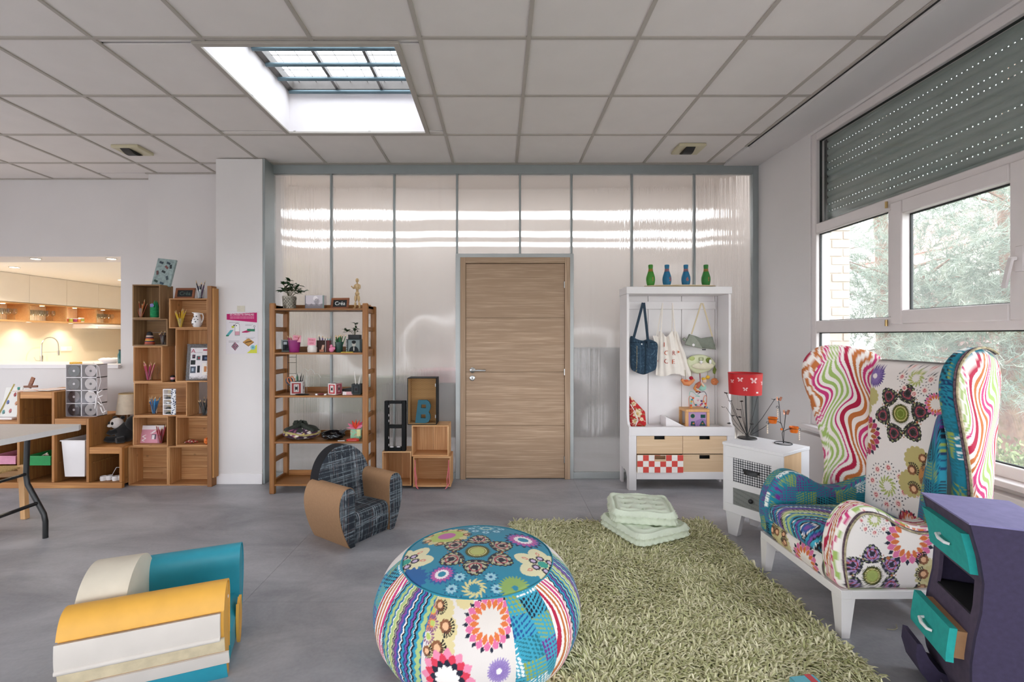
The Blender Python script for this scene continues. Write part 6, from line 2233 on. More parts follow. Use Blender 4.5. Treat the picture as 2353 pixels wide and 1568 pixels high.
def pot1(t):
    MB().lathe([(0, 0), (.043, 0), (.046, .003), (.056, .105), (.058, .112), (.053, .112), (.05, .1), (0, .1)], 28).build('pot', m_potm, t)
    for j in range(7):
        mb = MB()
        for i in range(14):
            a = 2 * math.pi * (i + .5 * (j % 2)) / 14
            r = .047 + .009 * (j + 1) / 8.5
            mb.ball((r * math.cos(a), r * math.sin(a), .012 + j * .014), (.006, .006, .008), 6, 5)
        mb.build('embossing', m_potm, t)
    t['_ph'] = .1


plant('dark green plant in an embossed pewter pot on the bookcase top', 665, 4.02, S[0], pot1, 20, .16, .09, .058, 4, [(.10, .05), (.12, .055), (.085, .04)])
for k, (dx, dz) in enumerate(((-.07, .145), (.09, .155), (.115, .165))): pass


def pot2(t):
    bx('pot', plain('black planter', '#1d1f22', .5), -.042, .042, -.03, .03, 0, .055, .002, t, world=False)
    t['_ph'] = .05


# photo cases and boxes
def photo(kind):
    def f(p):
        U, Vv = p.u / p.u.max(), p.v / p.v.max()
        p.set(ones(p.u.size), '#c9c2c8')
        if kind == 'pale':
            p.set(Vv < .35, '#9a949a'); p.set((Vv < .3 + .1 * np.sin(U * 23)) & (np.mod(U * 37 + Vv * 11, 1) < .6), '#6d686e'); p.disc(.095, .09, .02, '#e6e0e2', .022)
            p.set(((U - .62) ** 2 / .02 + (Vv - .55) ** 2 / .05 < 1) & (np.mod(U * 15, 1) < .6), '#5f5a60'); p.set(U < .05, '#6a6a70'); p.set(U > .93, '#7a8a86')
        elif kind == 'dark':
            p.set(ones(p.u.size), '#2a3036'); p.set((U < .12) | (Vv > .9) | (Vv < .08), '#8f9a9a'); p.set((U > .3) & (Vv < .6) & (Vv > .15 + .6 * (U - .3)), '#10141a'); p.set((U > .2) & (U < .5) & (Vv > .6) & (Vv < .82), '#b9c2c8')
        elif kind == 'brown':
            p.set(ones(p.u.size), '#3f2c28'); p.set((np.abs(U - .35 - .2 * Vv) < .08) & (Vv < .6), '#d9b09a'); p.set((U > .6) & (U < .64), '#c9c2c0'); p.set((Vv < .2) & (U > .2) & (U < .5), '#c98a72'); p.set(U > .66, '#5a3434'); p.set((U > .75) & (U < .85) & (np.mod(Vv * 9, 1) < .5), '#8a2a34')
        elif kind == 'portrait':
            p.set(ones(p.u.size), '#3a4244'); p.set((U < .1), '#1c1f20'); p.set((U < .08) & (np.mod(Vv * 8, 1) < .45), '#b9c0bc')
            p.set((U > .14) & (U < .88) & (Vv > .06) & (Vv < .94), '#7f8a8a')
            p.set((((U - .5) / .3) ** 2 + ((Vv - .1) / .36) ** 2 < 1), '#20262a')
            p.set((((U - .5) / .12) ** 2 + ((Vv - .62) / .21) ** 2 < 1), '#b4b0a8')
            p.set((((U - .5) / .14) ** 2 + ((Vv - .78) / .12) ** 2 < 1), '#16181a')
            p.set((np.abs(Vv - .66) < .02) & (np.abs(U - .5) < .08), '#3a3836'); p.set((np.abs(U - .5) < .03) & (Vv < .38) & (Vv > .1), '#c9c6c0')
    return f


def cdbox(label, px0, px1, py0, pyb, Y, z, kind, dep=.07, rz=0.0, name='photo_box'):
    w = XX(px1, Y) - XX(px0, Y); h = (pyb - py0) * Y / F
    t = thing(name, label, 'box', (XX((px0 + px1) / 2, Y), Y, z), rz)
    printed_rect('photo', m_paint, t, -w / 2, w / 2, .002, h, .0, 60, 55, photo(kind), th=.003)
    mk = m_case if kind == 'pale' else plain('grey case', '#50585c', .3, .1)
    for (a, b_, c, d) in ((-w / 2, -w / 2 + .003, .003, dep), (w / 2 - .003, w / 2, .003, dep), (-w / 2, w / 2, dep, dep + .003)):
        MB().box(a, b_, c, d, 0.002, h).build('case_side', mk, t, smooth=False)
    bx('case_bottom', mk, -w / 2, w / 2, 0, dep + .003, 0, .002, 0, t, world=False)
    return t


cdbox('clear box showing a pale photograph on the bookcase top', 700, 745, 681, 712, 3.99, S[0], 'pale', .05, -.06)
slate(758, 801, 680, 706, 4.0, S[0], 'small chalkboard in an amber frame with chalk writing on the bookcase top', 'Créa', .2, -.12)
# jointed wooden figure
m_lime = wood('pale limewood', '#b99a6c', '#cfb48c', 'z', 1.5, .5, rnd=.02)
t = item('wooden_mannequin', 'jointed pale wooden artist mannequin with crossed arms on the bookcase top', 'mannequin', 821, 4.0, S[0], -.25)


def seg(name, p0, p1, r0, r1, flat=1.0):
    p0, p1 = Vector(p0), Vector(p1)
    q = np.linspace(0, 1, 8)
    rad = [max(.0015, (r0 + (r1 - r0) * s_) * (1 - .65 * abs(2 * s_ - 1) ** 3)) for s_ in q]
    mb = MB().tube([p0 + (p1 - p0) * s_ for s_ in q], rad, 12)
    return mb.build(name, m_lime, t)


seg('shin', (-.022, 0, .008), (-.018, 0, .062), .008, .011); seg('shin', (.026, 0, .008), (.016, 0, .062), .008, .011)
seg('thigh', (-.018, 0, .064), (-.012, 0, .122), .011, .014); seg('thigh', (.016, 0, .064), (.010, 0, .122), .011, .014)
MB().ball((-.024, -.012, .006), (.007, .018, .006), 10, 6).build('foot', m_lime, t); MB().ball((.028, -.012, .006), (.007, .018, .006), 10, 6).build('foot', m_lime, t)
MB().ball((0, 0, .135), (.021, .014, .018), 14, 9).build('pelvis', m_lime, t)
MB().ball((0, 0, .158), (.012, .010, .012), 12, 8).build('waist', m_lime, t)
MB().lathe([(0, 0), (.012, 0), (.018, .015), (.024, .038), (.022, .05), (.01, .056), (0, .057)], 16, c=(0, 0, .166), sy=.65).build('chest', m_lime, t)
seg('neck', (0, 0, .220), (0, 0, .234), .006, .006)
MB().ball((0, -.002, .251), (.0135, .016, .020), 14, 10).build('head', m_lime, t)
seg('upper_arm', (.024, 0, .214), (.026, -.004, .175), .008, .008); seg('upper_arm', (-.024, 0, .214), (-.024, -.006, .178), .008, .008)
seg('forearm', (.026, -.006, .174), (-.012, -.026, .182), .007, .006); seg('forearm', (-.024, -.008, .178), (-.032, -.03, .19), .007, .006)
MB().ball((-.018, -.028, .184), (.008, .005, .006), 10, 6).build('hand', m_lime, t); MB().ball((-.034, -.034, .194), (.007, .005, .008), 10, 6).build('hand', m_lime, t)

# second shelf
m_pinkp = plain('pink paper note', '#dd9aa8', .8, .03)
m_pinkw = plain('red pen', '#b84a62', .8)
def note(t, px0, px1, py0, py1, Y, lines):
    w = XX(px1, Y) - XX(px0, Y); h = (py1 - py0) * Y / F
    c = (XX((px0 + px1) / 2, Y), Y - .012, ZZ((py0 + py1) / 2, Y))
    M = facing(c, (1, 0, -.06), (.06, 0, 1))
    o = MB().box(-w / 2, w / 2, -h / 2, h / 2, -.0015, 0, 0, M).build('paper_note', m_pinkp, t, world=True)
    for k, s_ in enumerate(lines):
        lettering(s_, h * .3, m_pinkw, o, M @ Matrix.Translation((0, h * (.2 - .42 * k), .0008)))
cdbox('dark photo case standing at the left of the second shelf', 646.5, 672, 781, 809, 4.08, S[1], 'dark', .06, .05)
x, y = XX(676.5, 3.99), 3.99
t = thing('plastic_bucket', 'magenta purple plastic bucket with a pink note on the second shelf', 'bucket', (x, y, S[1]))
MB().lathe([(0, 0), (.039, 0), (.04, .003), (.051, .098), (.054, .1), (.054, .106), (.049, .106), (.038, .005), (0, .004)], 26).build('bucket', plain('magenta plastic', '#8a1f6a', .35), t)
note(t, 674, 693, 771, 786.5, 3.97, ['FEUX', 'LINE'])
put_pencils(x, y, S[1] + .006, .045, 9, ['#b03a4a', '#8a2434', '#c85a6a', '#a02a5a'], 'red pencil standing in the magenta bucket', 'pencils in the magenta bucket', seed=9, L=(.14, .17), lean=.5)
t = item('jam_jar', 'small white pot with a pink note on the second shelf', 'pot', 717.5, 3.99, S[1])
MB().lathe([(0, 0), (.036, 0), (.04, .008), (.041, .04), (.034, .055), (.034, .062), (0, .062)], 24).build('pot', plain('white wax', '#ddd6d0', .5), t)
note(t, 708, 727, 777, 794, 3.985, ['POILS', 'LIMÉ'])
bxk = cdbox('brown photo case used as pen holder in the middle of the second shelf', 728, 760, 781, 808, 4.03, S[1], 'brown', .06, .1)
put_pencils(XX(738, 4.06), 4.06, S[1] + .004, .012, 4, ['#3a3f8a', '#2a2a34', '#7a5a9a'], 'dark pencil standing in the brown photo case', 'pencils in the brown photo case', seed=10, L=(.13, .155), lean=.15)
put_pencils(XX(752, 4.06), 4.06, S[1] + .004, .010, 3, ['#2a8a9a', '#4a3a6a'], 'turquoise pencil standing in the right end of the brown photo case', 'pencils in the right end of the photo case', seed=11, L=(.12, .145), lean=.25)
t = item('pink_figurine', 'little pink bird-shaped figurine on the second shelf', 'figurine', 762, 3.96, S[1])
m_pinkf = plain('pink glaze', '#d97fa0', .3)
MB().ball((0, 0, .026), (.022, .018, .026), 14, 10).build('body', m_pinkf, t); MB().ball((-.002, 0, .055), (.013, .012, .014), 12, 8).build('head', m_pinkf, t)
MB().lathe([(.005, 0), (0, .012)], 8, M=Matrix.Translation((-.012, 0, .055)) @ Matrix.Rotation(-1.6, 4, 'Y')).build('beak', m_pinkf, t)
MB().ball((.02, 0, .035), (.012, .008, .014), 8, 6).build('wing', m_pinkf, t)
penjar(779, 808, .030, .09, 16, ['#1f5a2a', '#2a6a34', '#183f22', '#2f7a4a'], 'green pencils on the second shelf', Y=4.0, z=S[1], seed=12, m=(plain('green tinted glass', '#27463f', .15), 'dark green glass'), L=(.13, .165))
cdbox('black and white portrait case under the little plant on the second shelf', 795, 831, 778, 808, 4.0, S[1], 'portrait', .07, .0)
plant('small leafy plant in a black planter behind the portrait case on the second shelf', 815, 4.12, S[1] + .0, lambda t: (bx('pot', plain('black planter', '#1d1f22', .5), -.05, .055, -.03, .03, 0, .155, .002, t, world=False), t.__setitem__('_ph', .15)), 7, .10, .03, .036, 8, [(-.075, .04), (-.085, .055), (-.07, .035), (-.08, .05), (.012, .11), (.02, .1)])
t = item('yellow_notes', 'flat pad of yellow paper on the second shelf', 'notepad', 798, 3.95, S[1])
bx('pad', plain('yellow paper', '#d9c84a', .8), -.05, .05, -.015, .015, 0, .005, .0005, t, world=False)
t = thing('wire_rack', 'thin black wire rack hanging inside the left end of the bookcase', 'rack', (KX0 + .08, 4.15, S[2]))
for z in (.06, .12, .17, .27, .32, .37): MB().tube([(KX0 + .052, 4.14, S[2] + z), (KX0 + .13, 4.14, S[2] + z)], .002, 5).build('wire', m_dark, t, world=True)
MB().tube([(KX0 + .052, 4.14, S[2] + .0), (KX0 + .052, 4.14, S[2] + .355)], .002, 5).build('wire', m_dark, t, world=True)
MB().tube([(KX0 + .13, 4.14, S[2]), (KX0 + .13, 4.14, S[2] + .355)], .002, 5).build('wire', m_dark, t, world=True)

t = thing('wire_cloud', 'thin grey wire bent into a cloud outline behind the third shelf', 'ornament', (XX(705, 4.15), 4.15, S[2] + .02))
MB().tube([(XX(675 + 62 * q, 4.15), 4.15, ZZ(872 - 18 * math.sin(math.pi * q) - 7 * abs(math.sin(q * 12)), 4.15)) for q in np.linspace(0, 1, 60)], .0014, 5).build('wire', m_steel, t, world=True)
MB().tube([(XX(705, 4.15), 4.15, S[2] - .0), (XX(705, 4.15), 4.15, ZZ(856, 4.15))], .0014, 5).build('stem', m_steel, t, world=True)

# third shelf: cassette boxes
def cassette(bg, fg):
    def f(p):
        U, Vv = p.u / p.u.max(), p.v / p.v.max()
        p.set(ones(p.u.size), bg)
        p.set((U > .12) & (U < .88) & (Vv > .1) & (Vv < .9), fg)
        p.set((U > .3) & (U < .7) & (Vv > .2) & (Vv < .8), bg)
        p.set((np.abs(U - .5) < .12) & (np.abs(Vv - .5) < .22), '#2a2224')
        for v in (.32, .68): p.set(((U - .5) / .1) ** 2 + ((Vv - v) / .07) ** 2 < 1, bg)
    return f


def cassbox(label, px0, px1, py0, pyb, Y, z, rz, faces, n=2, rimcol='#c9c2be'):
    w = (px1 - px0) * Y / F; h = (pyb - py0) * Y / F
    t = thing('cassette_box', label, 'box', (XX((px0 + px1) / 2, Y), Y, z), rz)
    for k, (bg, fg) in enumerate(faces):
        o = printed_rect('cassette', m_paint, t, -w / 2 + .002, w / 2 - .002, .002, h, -w / 2, 24, 36, cassette(bg, fg), th=.010)
        o.data.transform(Matrix.Rotation(k * math.pi / 2, 4, 'Z'))
    bx('floor', m_frost, -w / 2 + .01, w / 2 - .01, -w / 2 + .01, w / 2 - .01, .002, .006, 0, t, world=False)
    return t


cassbox('pen holder made of white and red cassettes holding scissors, left on the third shelf', 671, 697, 876, 906, 4.0, S[2], .2, [('#b9b2b0', '#8f3434'), ('#d9d2d0', '#b0a8a6'), ('#3a3a3e', '#6a6a6e'), ('#b9b2b0', '#6a2a2a')])
cassbox('white and red cassette box standing empty in the middle of the third shelf', 759, 781, 881, 907, 3.99, S[2], -.35, [('#dcd4d2', '#b5262e'), ('#b8868a', '#8a2a3a'), ('#dcd4d2', '#b5262e'), ('#dcd4d2', '#2a2a2e')])
cassbox('dark cassette box with white sticks at the right end of the third shelf', 810, 831, 883, 907, 4.0, S[2], .1, [('#3a4042', '#23282a'), ('#2a2e30', '#3f4446'), ('#3a4042', '#23282a'), ('#3a4042', '#23282a')])
x, y = XX(684, 4.0), 4.0
put_pencils(x + .015, y, S[2] + .006, .02, 6, ['#15171a', '#1f8a5a', '#2a2c30', '#202226'], 'dark felt pen standing in the cassette pen holder', 'pens in the cassette pen holder', seed=14, L=(.15, .19), name='felt_pen', cat='pen', lean=.2)
put_pencils(XX(820, 4.0), 4.0, S[2] + .006, .015, 4, ['#dcd8d4', '#e6e4e0'], 'white stick standing in the dark cassette box', 'white sticks in the dark cassette box', seed=15, L=(.15, .19), name='white_stick', cat='stick', lean=.22)
for k, (a, c, lab) in enumerate(((-.55, '#3f4a5a', 'grey handled scissors, front pair in the cassette pen holder'), (-.35, '#c06a3a', 'orange handled scissors, rear pair in the cassette pen holder'))):
    t = thing('scissors', lab, 'scissors', (x - .012, y + .012 - .02 * k, S[2] + .008))
    mc = plain('scissor ' + c, c, .4)
    for s_ in (-1, 1):
        M = Matrix.Rotation(a + s_ * .10, 4, 'Y')
        MB().bar((0, 0, 0), (0, 0, .09), .009, .002).build('blade', m_steel, t).matrix_local = M
        o = MB().tube([(.016 * math.cos(q), 0, .125 + .03 * math.sin(q)) for q in np.linspace(0, 2 * math.pi, 16, endpoint=False)], .0045, 6, closed=True).build('handle_loop', mc, t)
        o.matrix_local = M
t = item('sunglasses_case', 'flat black case lying on the left of the third shelf', 'case', 695, 3.94, S[2])
MB().ball((0, 0, .007), (.065, .02, .007), 16, 8).build('case', m_dark, t)
t = item('candy_wrappers', 'dark red and white wrapped bundle in the middle of the third shelf', 'bundle', 738, 3.95, S[2])
MB().ball((0, 0, .009), (.03, .018, .009), 12, 7).build('bundle', plain('dark red foil', '#6a1f24', .3, .3, 80), t)
for s_ in (-1, 1): MB().prism([(.028 * s_, 0), (.045 * s_, .0), (.047 * s_, .012), (.03 * s_, .01)], -.012, .012, 'y').build('end', m_white, t)
t = item('black_box', 'flat black slanted box behind the pink erasers on the third shelf', 'box', 797, 4.1, S[2])
MB().prism([(-.06, 0), (.06, 0), (.06, .055), (-.06, .03)], -.03, .03, 'y').build('box', m_dark, t); bx('label_strip', m_frost, -.05, -.01, -.0315, -.03, .008, .02, 0, t, world=False)
for k in range(3):
    t = item('eraser', 'pale pink eraser slab, %s of the stack on the third shelf' % ('bottom', 'middle', 'top')[k], 'eraser', 800, 3.97, S[2] + .009 * k, .05 * k, group='stack of pink erasers')
    bx('slab', plain('eraser pink', '#d9a8ac', .7, .04), -.042, .042, -.015, .015, 0, .0085, .002, t, world=False); bx('sleeve', m_white, -.043, -.012, -.0155, .0155, .0005, .008, 0, t, world=False)

# fourth shelf
def bundle_mesh(w, d, h, seed, knot=True):
    rg_ = np.random.default_rng(seed)
    n, m = 70, 46
    u, v = np.meshgrid(np.linspace(0, 2 * np.pi, n, endpoint=False), np.linspace(-1, 1, m), indexing='ij')
    rad = np.sqrt(np.clip(1 - np.abs(v) ** 2.4, 0, 1))
    fold = 1 + .07 * np.sin(u * 3 + seed) * (v > -.6) + .035 * np.sin(u * 9 + v * 7) + .03 * np.sin(u * 5 - v * 6)
    x = w / 2 * rad * np.cos(u) * fold; y = d / 2 * rad * np.sin(u) * fold
    z = np.maximum(h / 2 * (1 + v) * (1 + .12 * np.sin(u * 2 + 1) * (v > 0)), 0)
    return np.stack([x, y, z], -1)


def darkfloral(p):
    p.set(ones(p.u.size), '#3a1f34')
    rg_ = np.random.default_rng(5)
    for k in range(150):
        x, y = rg_.uniform(p.u.min(), p.u.max()), rg_.uniform(p.v.min(), p.v.max())
        c = ('#b9a6b4', '#d8cfc0', '#c9b06a', '#8a4a6a')[k % 4]
        p.petals(x, y, 6, .001, .012, .004, c, k)
        p.disc(x, y, .003, '#4a2a3a')
    p.set((p.v > .075) & (np.sin(p.u * 40 + 2) > -.2), '#2a2c22'); p.set((np.abs(p.v - .06 - .012 * np.sin(p.u * 15)) < .008), '#a99a62')


V = bundle_mesh(.305, .2, .115, 2)
t = item('fabric_bundle', 'knotted bundle of dark purple flowered cloth on the fourth shelf', 'bundle', 693, 4.02, S[3])
me = grid_mesh('cloth', V, closed_u=True)
ang = np.arctan2(V[..., 1], V[..., 0]); p = Print(ang * .12, V[..., 2], '#3a1f34'); darkfloral(p); set_print(me, p.c)
finish('cloth', me, m_cloth, t, angle=80)
m_dcl = plain('dark green cloth', '#23281f', .8, .4, 60, .3, 90)
MB().tube([(-.11, -.06, .07), (-.04, -.05, .115), (.0, 0, .125), (.06, -.04, .112), (.13, -.05, .075)], [.014, .022, .026, .022, .014], 10).build('tie', m_dcl, t)
for a in (-.6, .1, .7):
    MB().prism([(-.02, 0), (.02, 0), (.03, .03), (.0, .045), (-.03, .028)], -.004, .004, 'y', M=Matrix.Translation((-.01 + a * .04, -.01, .125)) @ Matrix.Rotation(a, 4, 'Y')).build('knot_end', m_dcl, t)
t = item('plastic_bundle', 'shiny black knotted bag on the fourth shelf', 'bag', 766, 4.0, S[3])
m_shiny = plain('black vinyl', '#0c0c0f', .15, .2, 20, .5, 30)
V = bundle_mesh(.20, .14, .075, 5); me = grid_mesh('bag', V, closed_u=True); finish('bag', me, m_shiny, t, angle=80)
MB().prism([(.05, .05), (.08, .045), (.115, .08), (.10, .09), (.075, .078), (.06, .085)], -.02, .02, 'y').build('knot', m_shiny, t)
t = item('flower_box', 'little mint green box with folded paper flowers on the fourth shelf', 'box', 818, 4.02, S[3])
def mintp(p):
    p.set(ones(p.u.size), '#8fc2a0'); p.set(np.sin(p.u * 130 + 2 * np.sin(p.v * 90)) * np.sin(p.v * 110) > .35, '#b9a08a')
printed_rect('front', m_paint, t, -.04, .04, 0, .085, -.03, 24, 24, mintp, th=.06)
bx('tag', plain('pale yellow tag', '#dcd9a0', .8), .018, .05, -.034, -.0315, .03, .09, 0, t, world=False)
for k, (a, c) in enumerate(((-.9, '#c95a7a'), (-.5, '#d8442f'), (-.1, '#e2562c'), (.3, '#d93f2c'), (.7, '#d9466a'), (1.1, '#e07a9a'), (-1.3, '#d98aa0'))):
    MB().add([(0, 0, 0), (.018, -.006, .035), (0, -.012, .09), (-.018, -.006, .035), (0, .012, .04)], [(0, 1, 4), (1, 2, 4), (2, 3, 4), (3, 0, 4), (0, 3, 2, 1)], Matrix.Translation((0, 0, .085)) @ Matrix.Rotation(a, 4, 'Y') @ Matrix.Rotation(k * .8, 4, 'Z')).build('petal', plain('paper' + c, c, .7), t, smooth=False)
t = item('stapler', 'red stapler lying in front of the mint box', 'stapler', 811, 3.935, S[3], .08)
m_red = plain('red enamel', '#c62a1c', .25)
bx('base', m_red, -.052, .052, -.012, .012, 0, .006, .002, t, world=False); MB().prism([(-.052, .008), (.05, .010), (.052, .018), (.0, .024), (-.052, .018)], -.011, .011, 'y').build('arm', m_red, t); bx('magazine', m_steel, -.04, .03, -.008, .008, .006, .009, 0, t, world=False)
t = item('eraser_stick', 'thin white stick lying beside the red stapler', 'stick', 784, 3.93, S[3]); MB().tube([(-.03, 0, .003), (.03, 0, .003)], .003, 6).build('stick', m_white, t); MB().tube([(.03, 0, .003), (.036, 0, .003)], .003, 6).build('tip', m_dark, t)

# ------------------------------------------------------------------ poster on the pillar
YP = 4.1745
px0, px1, py0, py1 = 519.5, 593, 715, 814
w, h = (px1 - px0) * YP / F, (py1 - py0) * YP / F
t = thing('poster', 'white instruction poster with magenta banner taped to the pillar', 'poster', (XX(px0, YP), YP, ZZ(py1, YP)))


def poster(p):
    U = p.u / p.u.max(); Vv = p.v / p.v.max()
    p.set(ones(p.u.size), '#dcd8dc')
    p.set((U > .02) & (U < .97) & (Vv > .80 - .07 * U) & (Vv < .93 + .035 * U), '#b81f66')
    for k in range(2): p.set((U > .12) & (U < .88) & (np.abs(Vv - .862 + .03 * k) < .008) & (np.mod(U * 34, 1) < .7), '#e0a0bc')
    a = p.u.max()
    # sock bird, pouches, cushion, box
    def R_(x, y): return x * a, y * p.v.max()
    p.set((((U - .35) / .075) ** 2 + ((Vv - .665) / .055) ** 2 < 1), '#5a5a5e'); p.set((((U - .35) / .066) ** 2 + ((Vv - .662) / .048) ** 2 < 1), '#e6e4e4')
    p.set((U > .275) & (U < .43) & (Vv > .43) & (Vv < .655), '#5a5a5e'); p.set((U > .285) & (U < .42) & (Vv > .44) & (Vv < .66), '#e8e6e6')
    for k in range(3): p.set((U > .285) & (U < .42) & (np.abs(Vv - .46 - .025 * k) < .008), '#b8325e')
    p.set((((U - .215) / .045) ** 2 + ((Vv - .63) / .025) ** 2 < 1), '#b9c23a'); p.set((((U - .25) / .022) ** 2 + ((Vv - .665) / .016) ** 2 < 1), '#2a2a30'); p.set((((U - .32) / .018) ** 2 + ((Vv - .66) / .013) ** 2 < 1), '#2a2a30')
    p.set((np.abs((U - .11) - (Vv - .49) * 1.1) < .05) & (Vv > .41) & (Vv < .56), '#5aa6b0'); p.set((np.abs((U - .11) - (Vv - .49) * 1.1) < .05) & (Vv > .41) & (Vv < .44), '#2a7a5a')
    p.set((np.abs(Vv - .525 - .12 * (U - .65)) < .03 - .12 * np.abs(U - .66)) & (U > .5) & (U < .82), '#b02a62')
    p.set((np.abs(Vv - .555 + .02 * (U - .8)) < .028) & (U > .66) & (U < .9), '#2f7a5a'); p.set((np.hypot((U - .885), (Vv - .645) * 1.34) < .03), '#3a3a3e'); p.set((np.hypot((U - .885), (Vv - .645) * 1.34) < .022), '#dcd8dc')
    p.set((np.abs(U - .885) < .008) & (Vv > .56) & (Vv < .62), '#3a3a3e')
    q = np.abs((U - .28) * .8 + (Vv - .18)); r = np.abs((U - .28) * .9 - (Vv - .18) * .9)
    msk = (q < .1) & (r < .1); p.set(msk, '#5a2a4a'); p.set(msk & (np.sin(U * 120) * np.sin(Vv * 100) > .1), '#c9889a'); p.set(msk & (np.sin(U * 75 + 1) * np.sin(Vv * 85) > .5), '#3a8a7a')
    q = np.abs((U - .70) * .55) + np.abs(Vv - .275); p.set(q < .10, '#8a5a2a'); p.set((np.abs((U - .70) * .55) + np.abs(Vv - .285)) < .09, '#b98a4a'); p.set((np.abs(Vv - .285 - .15 * (U - .7)) < .012) & (np.abs(U - .7) < .1), '#5a3a1a')
    p.set((U > .64 + .36 * (.24 - Vv) / .24 * 0 + (.0)) & (Vv < .22 * (U - .62) / .34) & (Vv > .02) & (U > .62) & (U < .97), '#cfd24a')
    p.set((np.hypot(U - .84, (Vv - .155) * 1.34) < .075), '#8ac0c6'); p.set((np.hypot(U - .84, (Vv - .155) * 1.34) < .03), '#5a9aa6')
    for (x0_, x1_, y_) in ((.1, .42, .735), (.6, .85, .69), (.6, .8, .665), (.62, .9, .385), (.62, .86, .36), (.08, .42, .30), (.08, .4, .275)):
        p.set((U > x0_) & (U < x1_) & (np.abs(Vv - y_) < .005) & (np.mod(U * 60, 1) < .7), '#8a868c')


printed_rect('print', m_paint, t, 0, w, 0, h, -.001, 210, 270, poster, th=.0014)
lettering('LES CHAUSSETTES ORPHELINES', .0255, plain('poster white', '#efe4ea', .7), t, facing((XX(556, YP), YP - .0012, ZZ(723.5, YP))), depth=.0002, sx=.62)
bx('tape', plain('beige tape', '#cfc9b8', .6), XX(545, YP), XX(563, YP), YP - .0028, YP - .0014, ZZ(717, YP), ZZ(703, YP), 0, t)

# ------------------------------------------------------------------ crates, black frame and suitcase left of the door
m_pc, m_pcz = wood('pale crate pine', '#bd8d5e', '#e0b88a', 'x', .6, .65, knots=.5), wood('pale crate pine upright', '#bd8d5e', '#e0b88a', 'z', .6, .65, knots=.5)
crate(949, 1050, 1036, 1119.5, 'lower right wine crate with pink cords beside the door', Y=4.02, dep=.2, n=1, group='wine crates by the door', th=.012, ma=m_pc, mb_=m_pcz)
t = thing('pink_string', 'pink cord looped over the sides of the crate nearest the door', 'cord', (XX(990, 4.02), 4.0, .03))
for px, s_ in ((953, 1), (1031, -1)):
    x = XX(px, 4.0)
    MB().tube([(x, 4.008, .265), (x + .004 * s_, 4.005, .18), (x + .016 * s_, 4.004, .10), (x + .012 * s_, 4.005, .03), (x + .03 * s_, 4.004, .012), (x + .004, 4.005, .06), (x - .003 * s_, 4.005, .2)], .0035, 6).build('loop', plain('pink cord', '#d9707c', .8), t, world=True)
crate(946, 978, 1031, 1049.5, 'upper right wine crate stacked beside the door', Y=4.04, dep=.2, n=2, up=True, group='wine crates by the door', th=.011, ma=m_pc, mb_=m_pcz)
crate(878, 1038, 945, 1117, 'left wine crate under the black frame beside the bookcase', Y=4.04, dep=.2, n=2, up=True, group='wine crates by the door', th=.011, ma=m_pc, mb_=m_pcz)
YFm = 4.05
fx0, fx1, fz0, fz1 = XX(883, YFm), XX(932, YFm), ZZ(1037.8, YFm), ZZ(922, YFm)
t = thing('black_lattice', 'tall black double window frame standing on the left crate', 'frame', ((fx0 + fx1) / 2, YFm, fz0), 0)
fw_, fh_ = fx1 - fx0, fz1 - fz0
m_satin = plain('satin black plastic', '#0b0c0e', .55, .1, 20, spec=.2)
e = .036
for (a, b_, c, d) in ((-fw_ / 2, -fw_ / 2 + e, 0, fh_), (fw_ / 2 - e, fw_ / 2, 0, fh_), (-fw_ / 2 + e, fw_ / 2 - e, 0, e), (-fw_ / 2 + e, fw_ / 2 - e, fh_ - e * .7, fh_), (-fw_ / 2 + e, fw_ / 2 - e, fh_ * .455, fh_ * .455 + e * .8)):
    bx('bar', m_satin, a, b_, 0, .05, c, d, .004, t, world=False)
for z in (.055, .12, .27, .32, .40): MB().ball((-fw_ / 2 + e + .001, .01, z), (.004, .004, .012), 8, 6).build('clip', m_frost, t)
for x in (-.03, .03): MB().ball((x, .006, e + .002), (.018, .006, .006), 10, 6).build('clip', m_frost, t)
YS = 4.06
sx0_, sx1_, sz0, sz1 = XX(936, YS), XX(1003, YS), ZZ(981, YS), ZZ(869, YS)
sz0 = ZZ(978, 4.04) + .0005
t = thing('open_suitcase', 'half of a black suitcase standing upright with patterned tan lining', 'suitcase', ((sx0_ + sx1_) / 2, YS, sz0))
sw, shh, sdp = (sx1_ - sx0_), sz1 - sz0, .16
for (a, b_, c, d) in ((-sw / 2, -sw / 2 + .006, 0, shh), (sw / 2 - .006, sw / 2, 0, shh), (-sw / 2 + .006, sw / 2 - .006, 0, .006), (-sw / 2 + .006, sw / 2 - .006, shh - .006, shh)):
    bx('shell', m_satin, a, b_, 0, sdp, c, d, .002, t, world=False)
bx('shell', m_satin, -sw / 2, sw / 2, sdp, sdp + .006, 0, shh, .002, t, world=False)
m_tan = plain('tan lining', '#b08d60', .9, .06, 40)
for (a, b_, c, d) in ((-sw / 2 + .006, -sw / 2 + .008, .006, shh - .006), (sw / 2 - .008, sw / 2 - .006, .006, shh - .006), (-sw / 2 + .008, sw / 2 - .008, .006, .008), (-sw / 2 + .008, sw / 2 - .008, shh - .008, shh - .006)):
    bx('lining', m_tan, a, b_, .006, sdp - .002, c, d, 0, t, world=False)


def tanp(p):
    p.set(ones(p.u.size), '#b6905f'); p.set((np.mod(p.u / .0095 + .5 * np.floor(p.v / .0095), 1) < .5) & (np.mod(p.v / .0095, 1) < .55), '#8a6640')


o = printed_rect('patterned_back', m_paint, t, -sw / 2 + .008, sw / 2 - .008, .008, shh - .008, sdp - .004, 110, 180, tanp, th=.003)
for z in (.06, .34): bx('hinge', m_steel, sw / 2 - .012, sw / 2 - .006, -.003, .02, z, z + .03, .001, t, world=False)
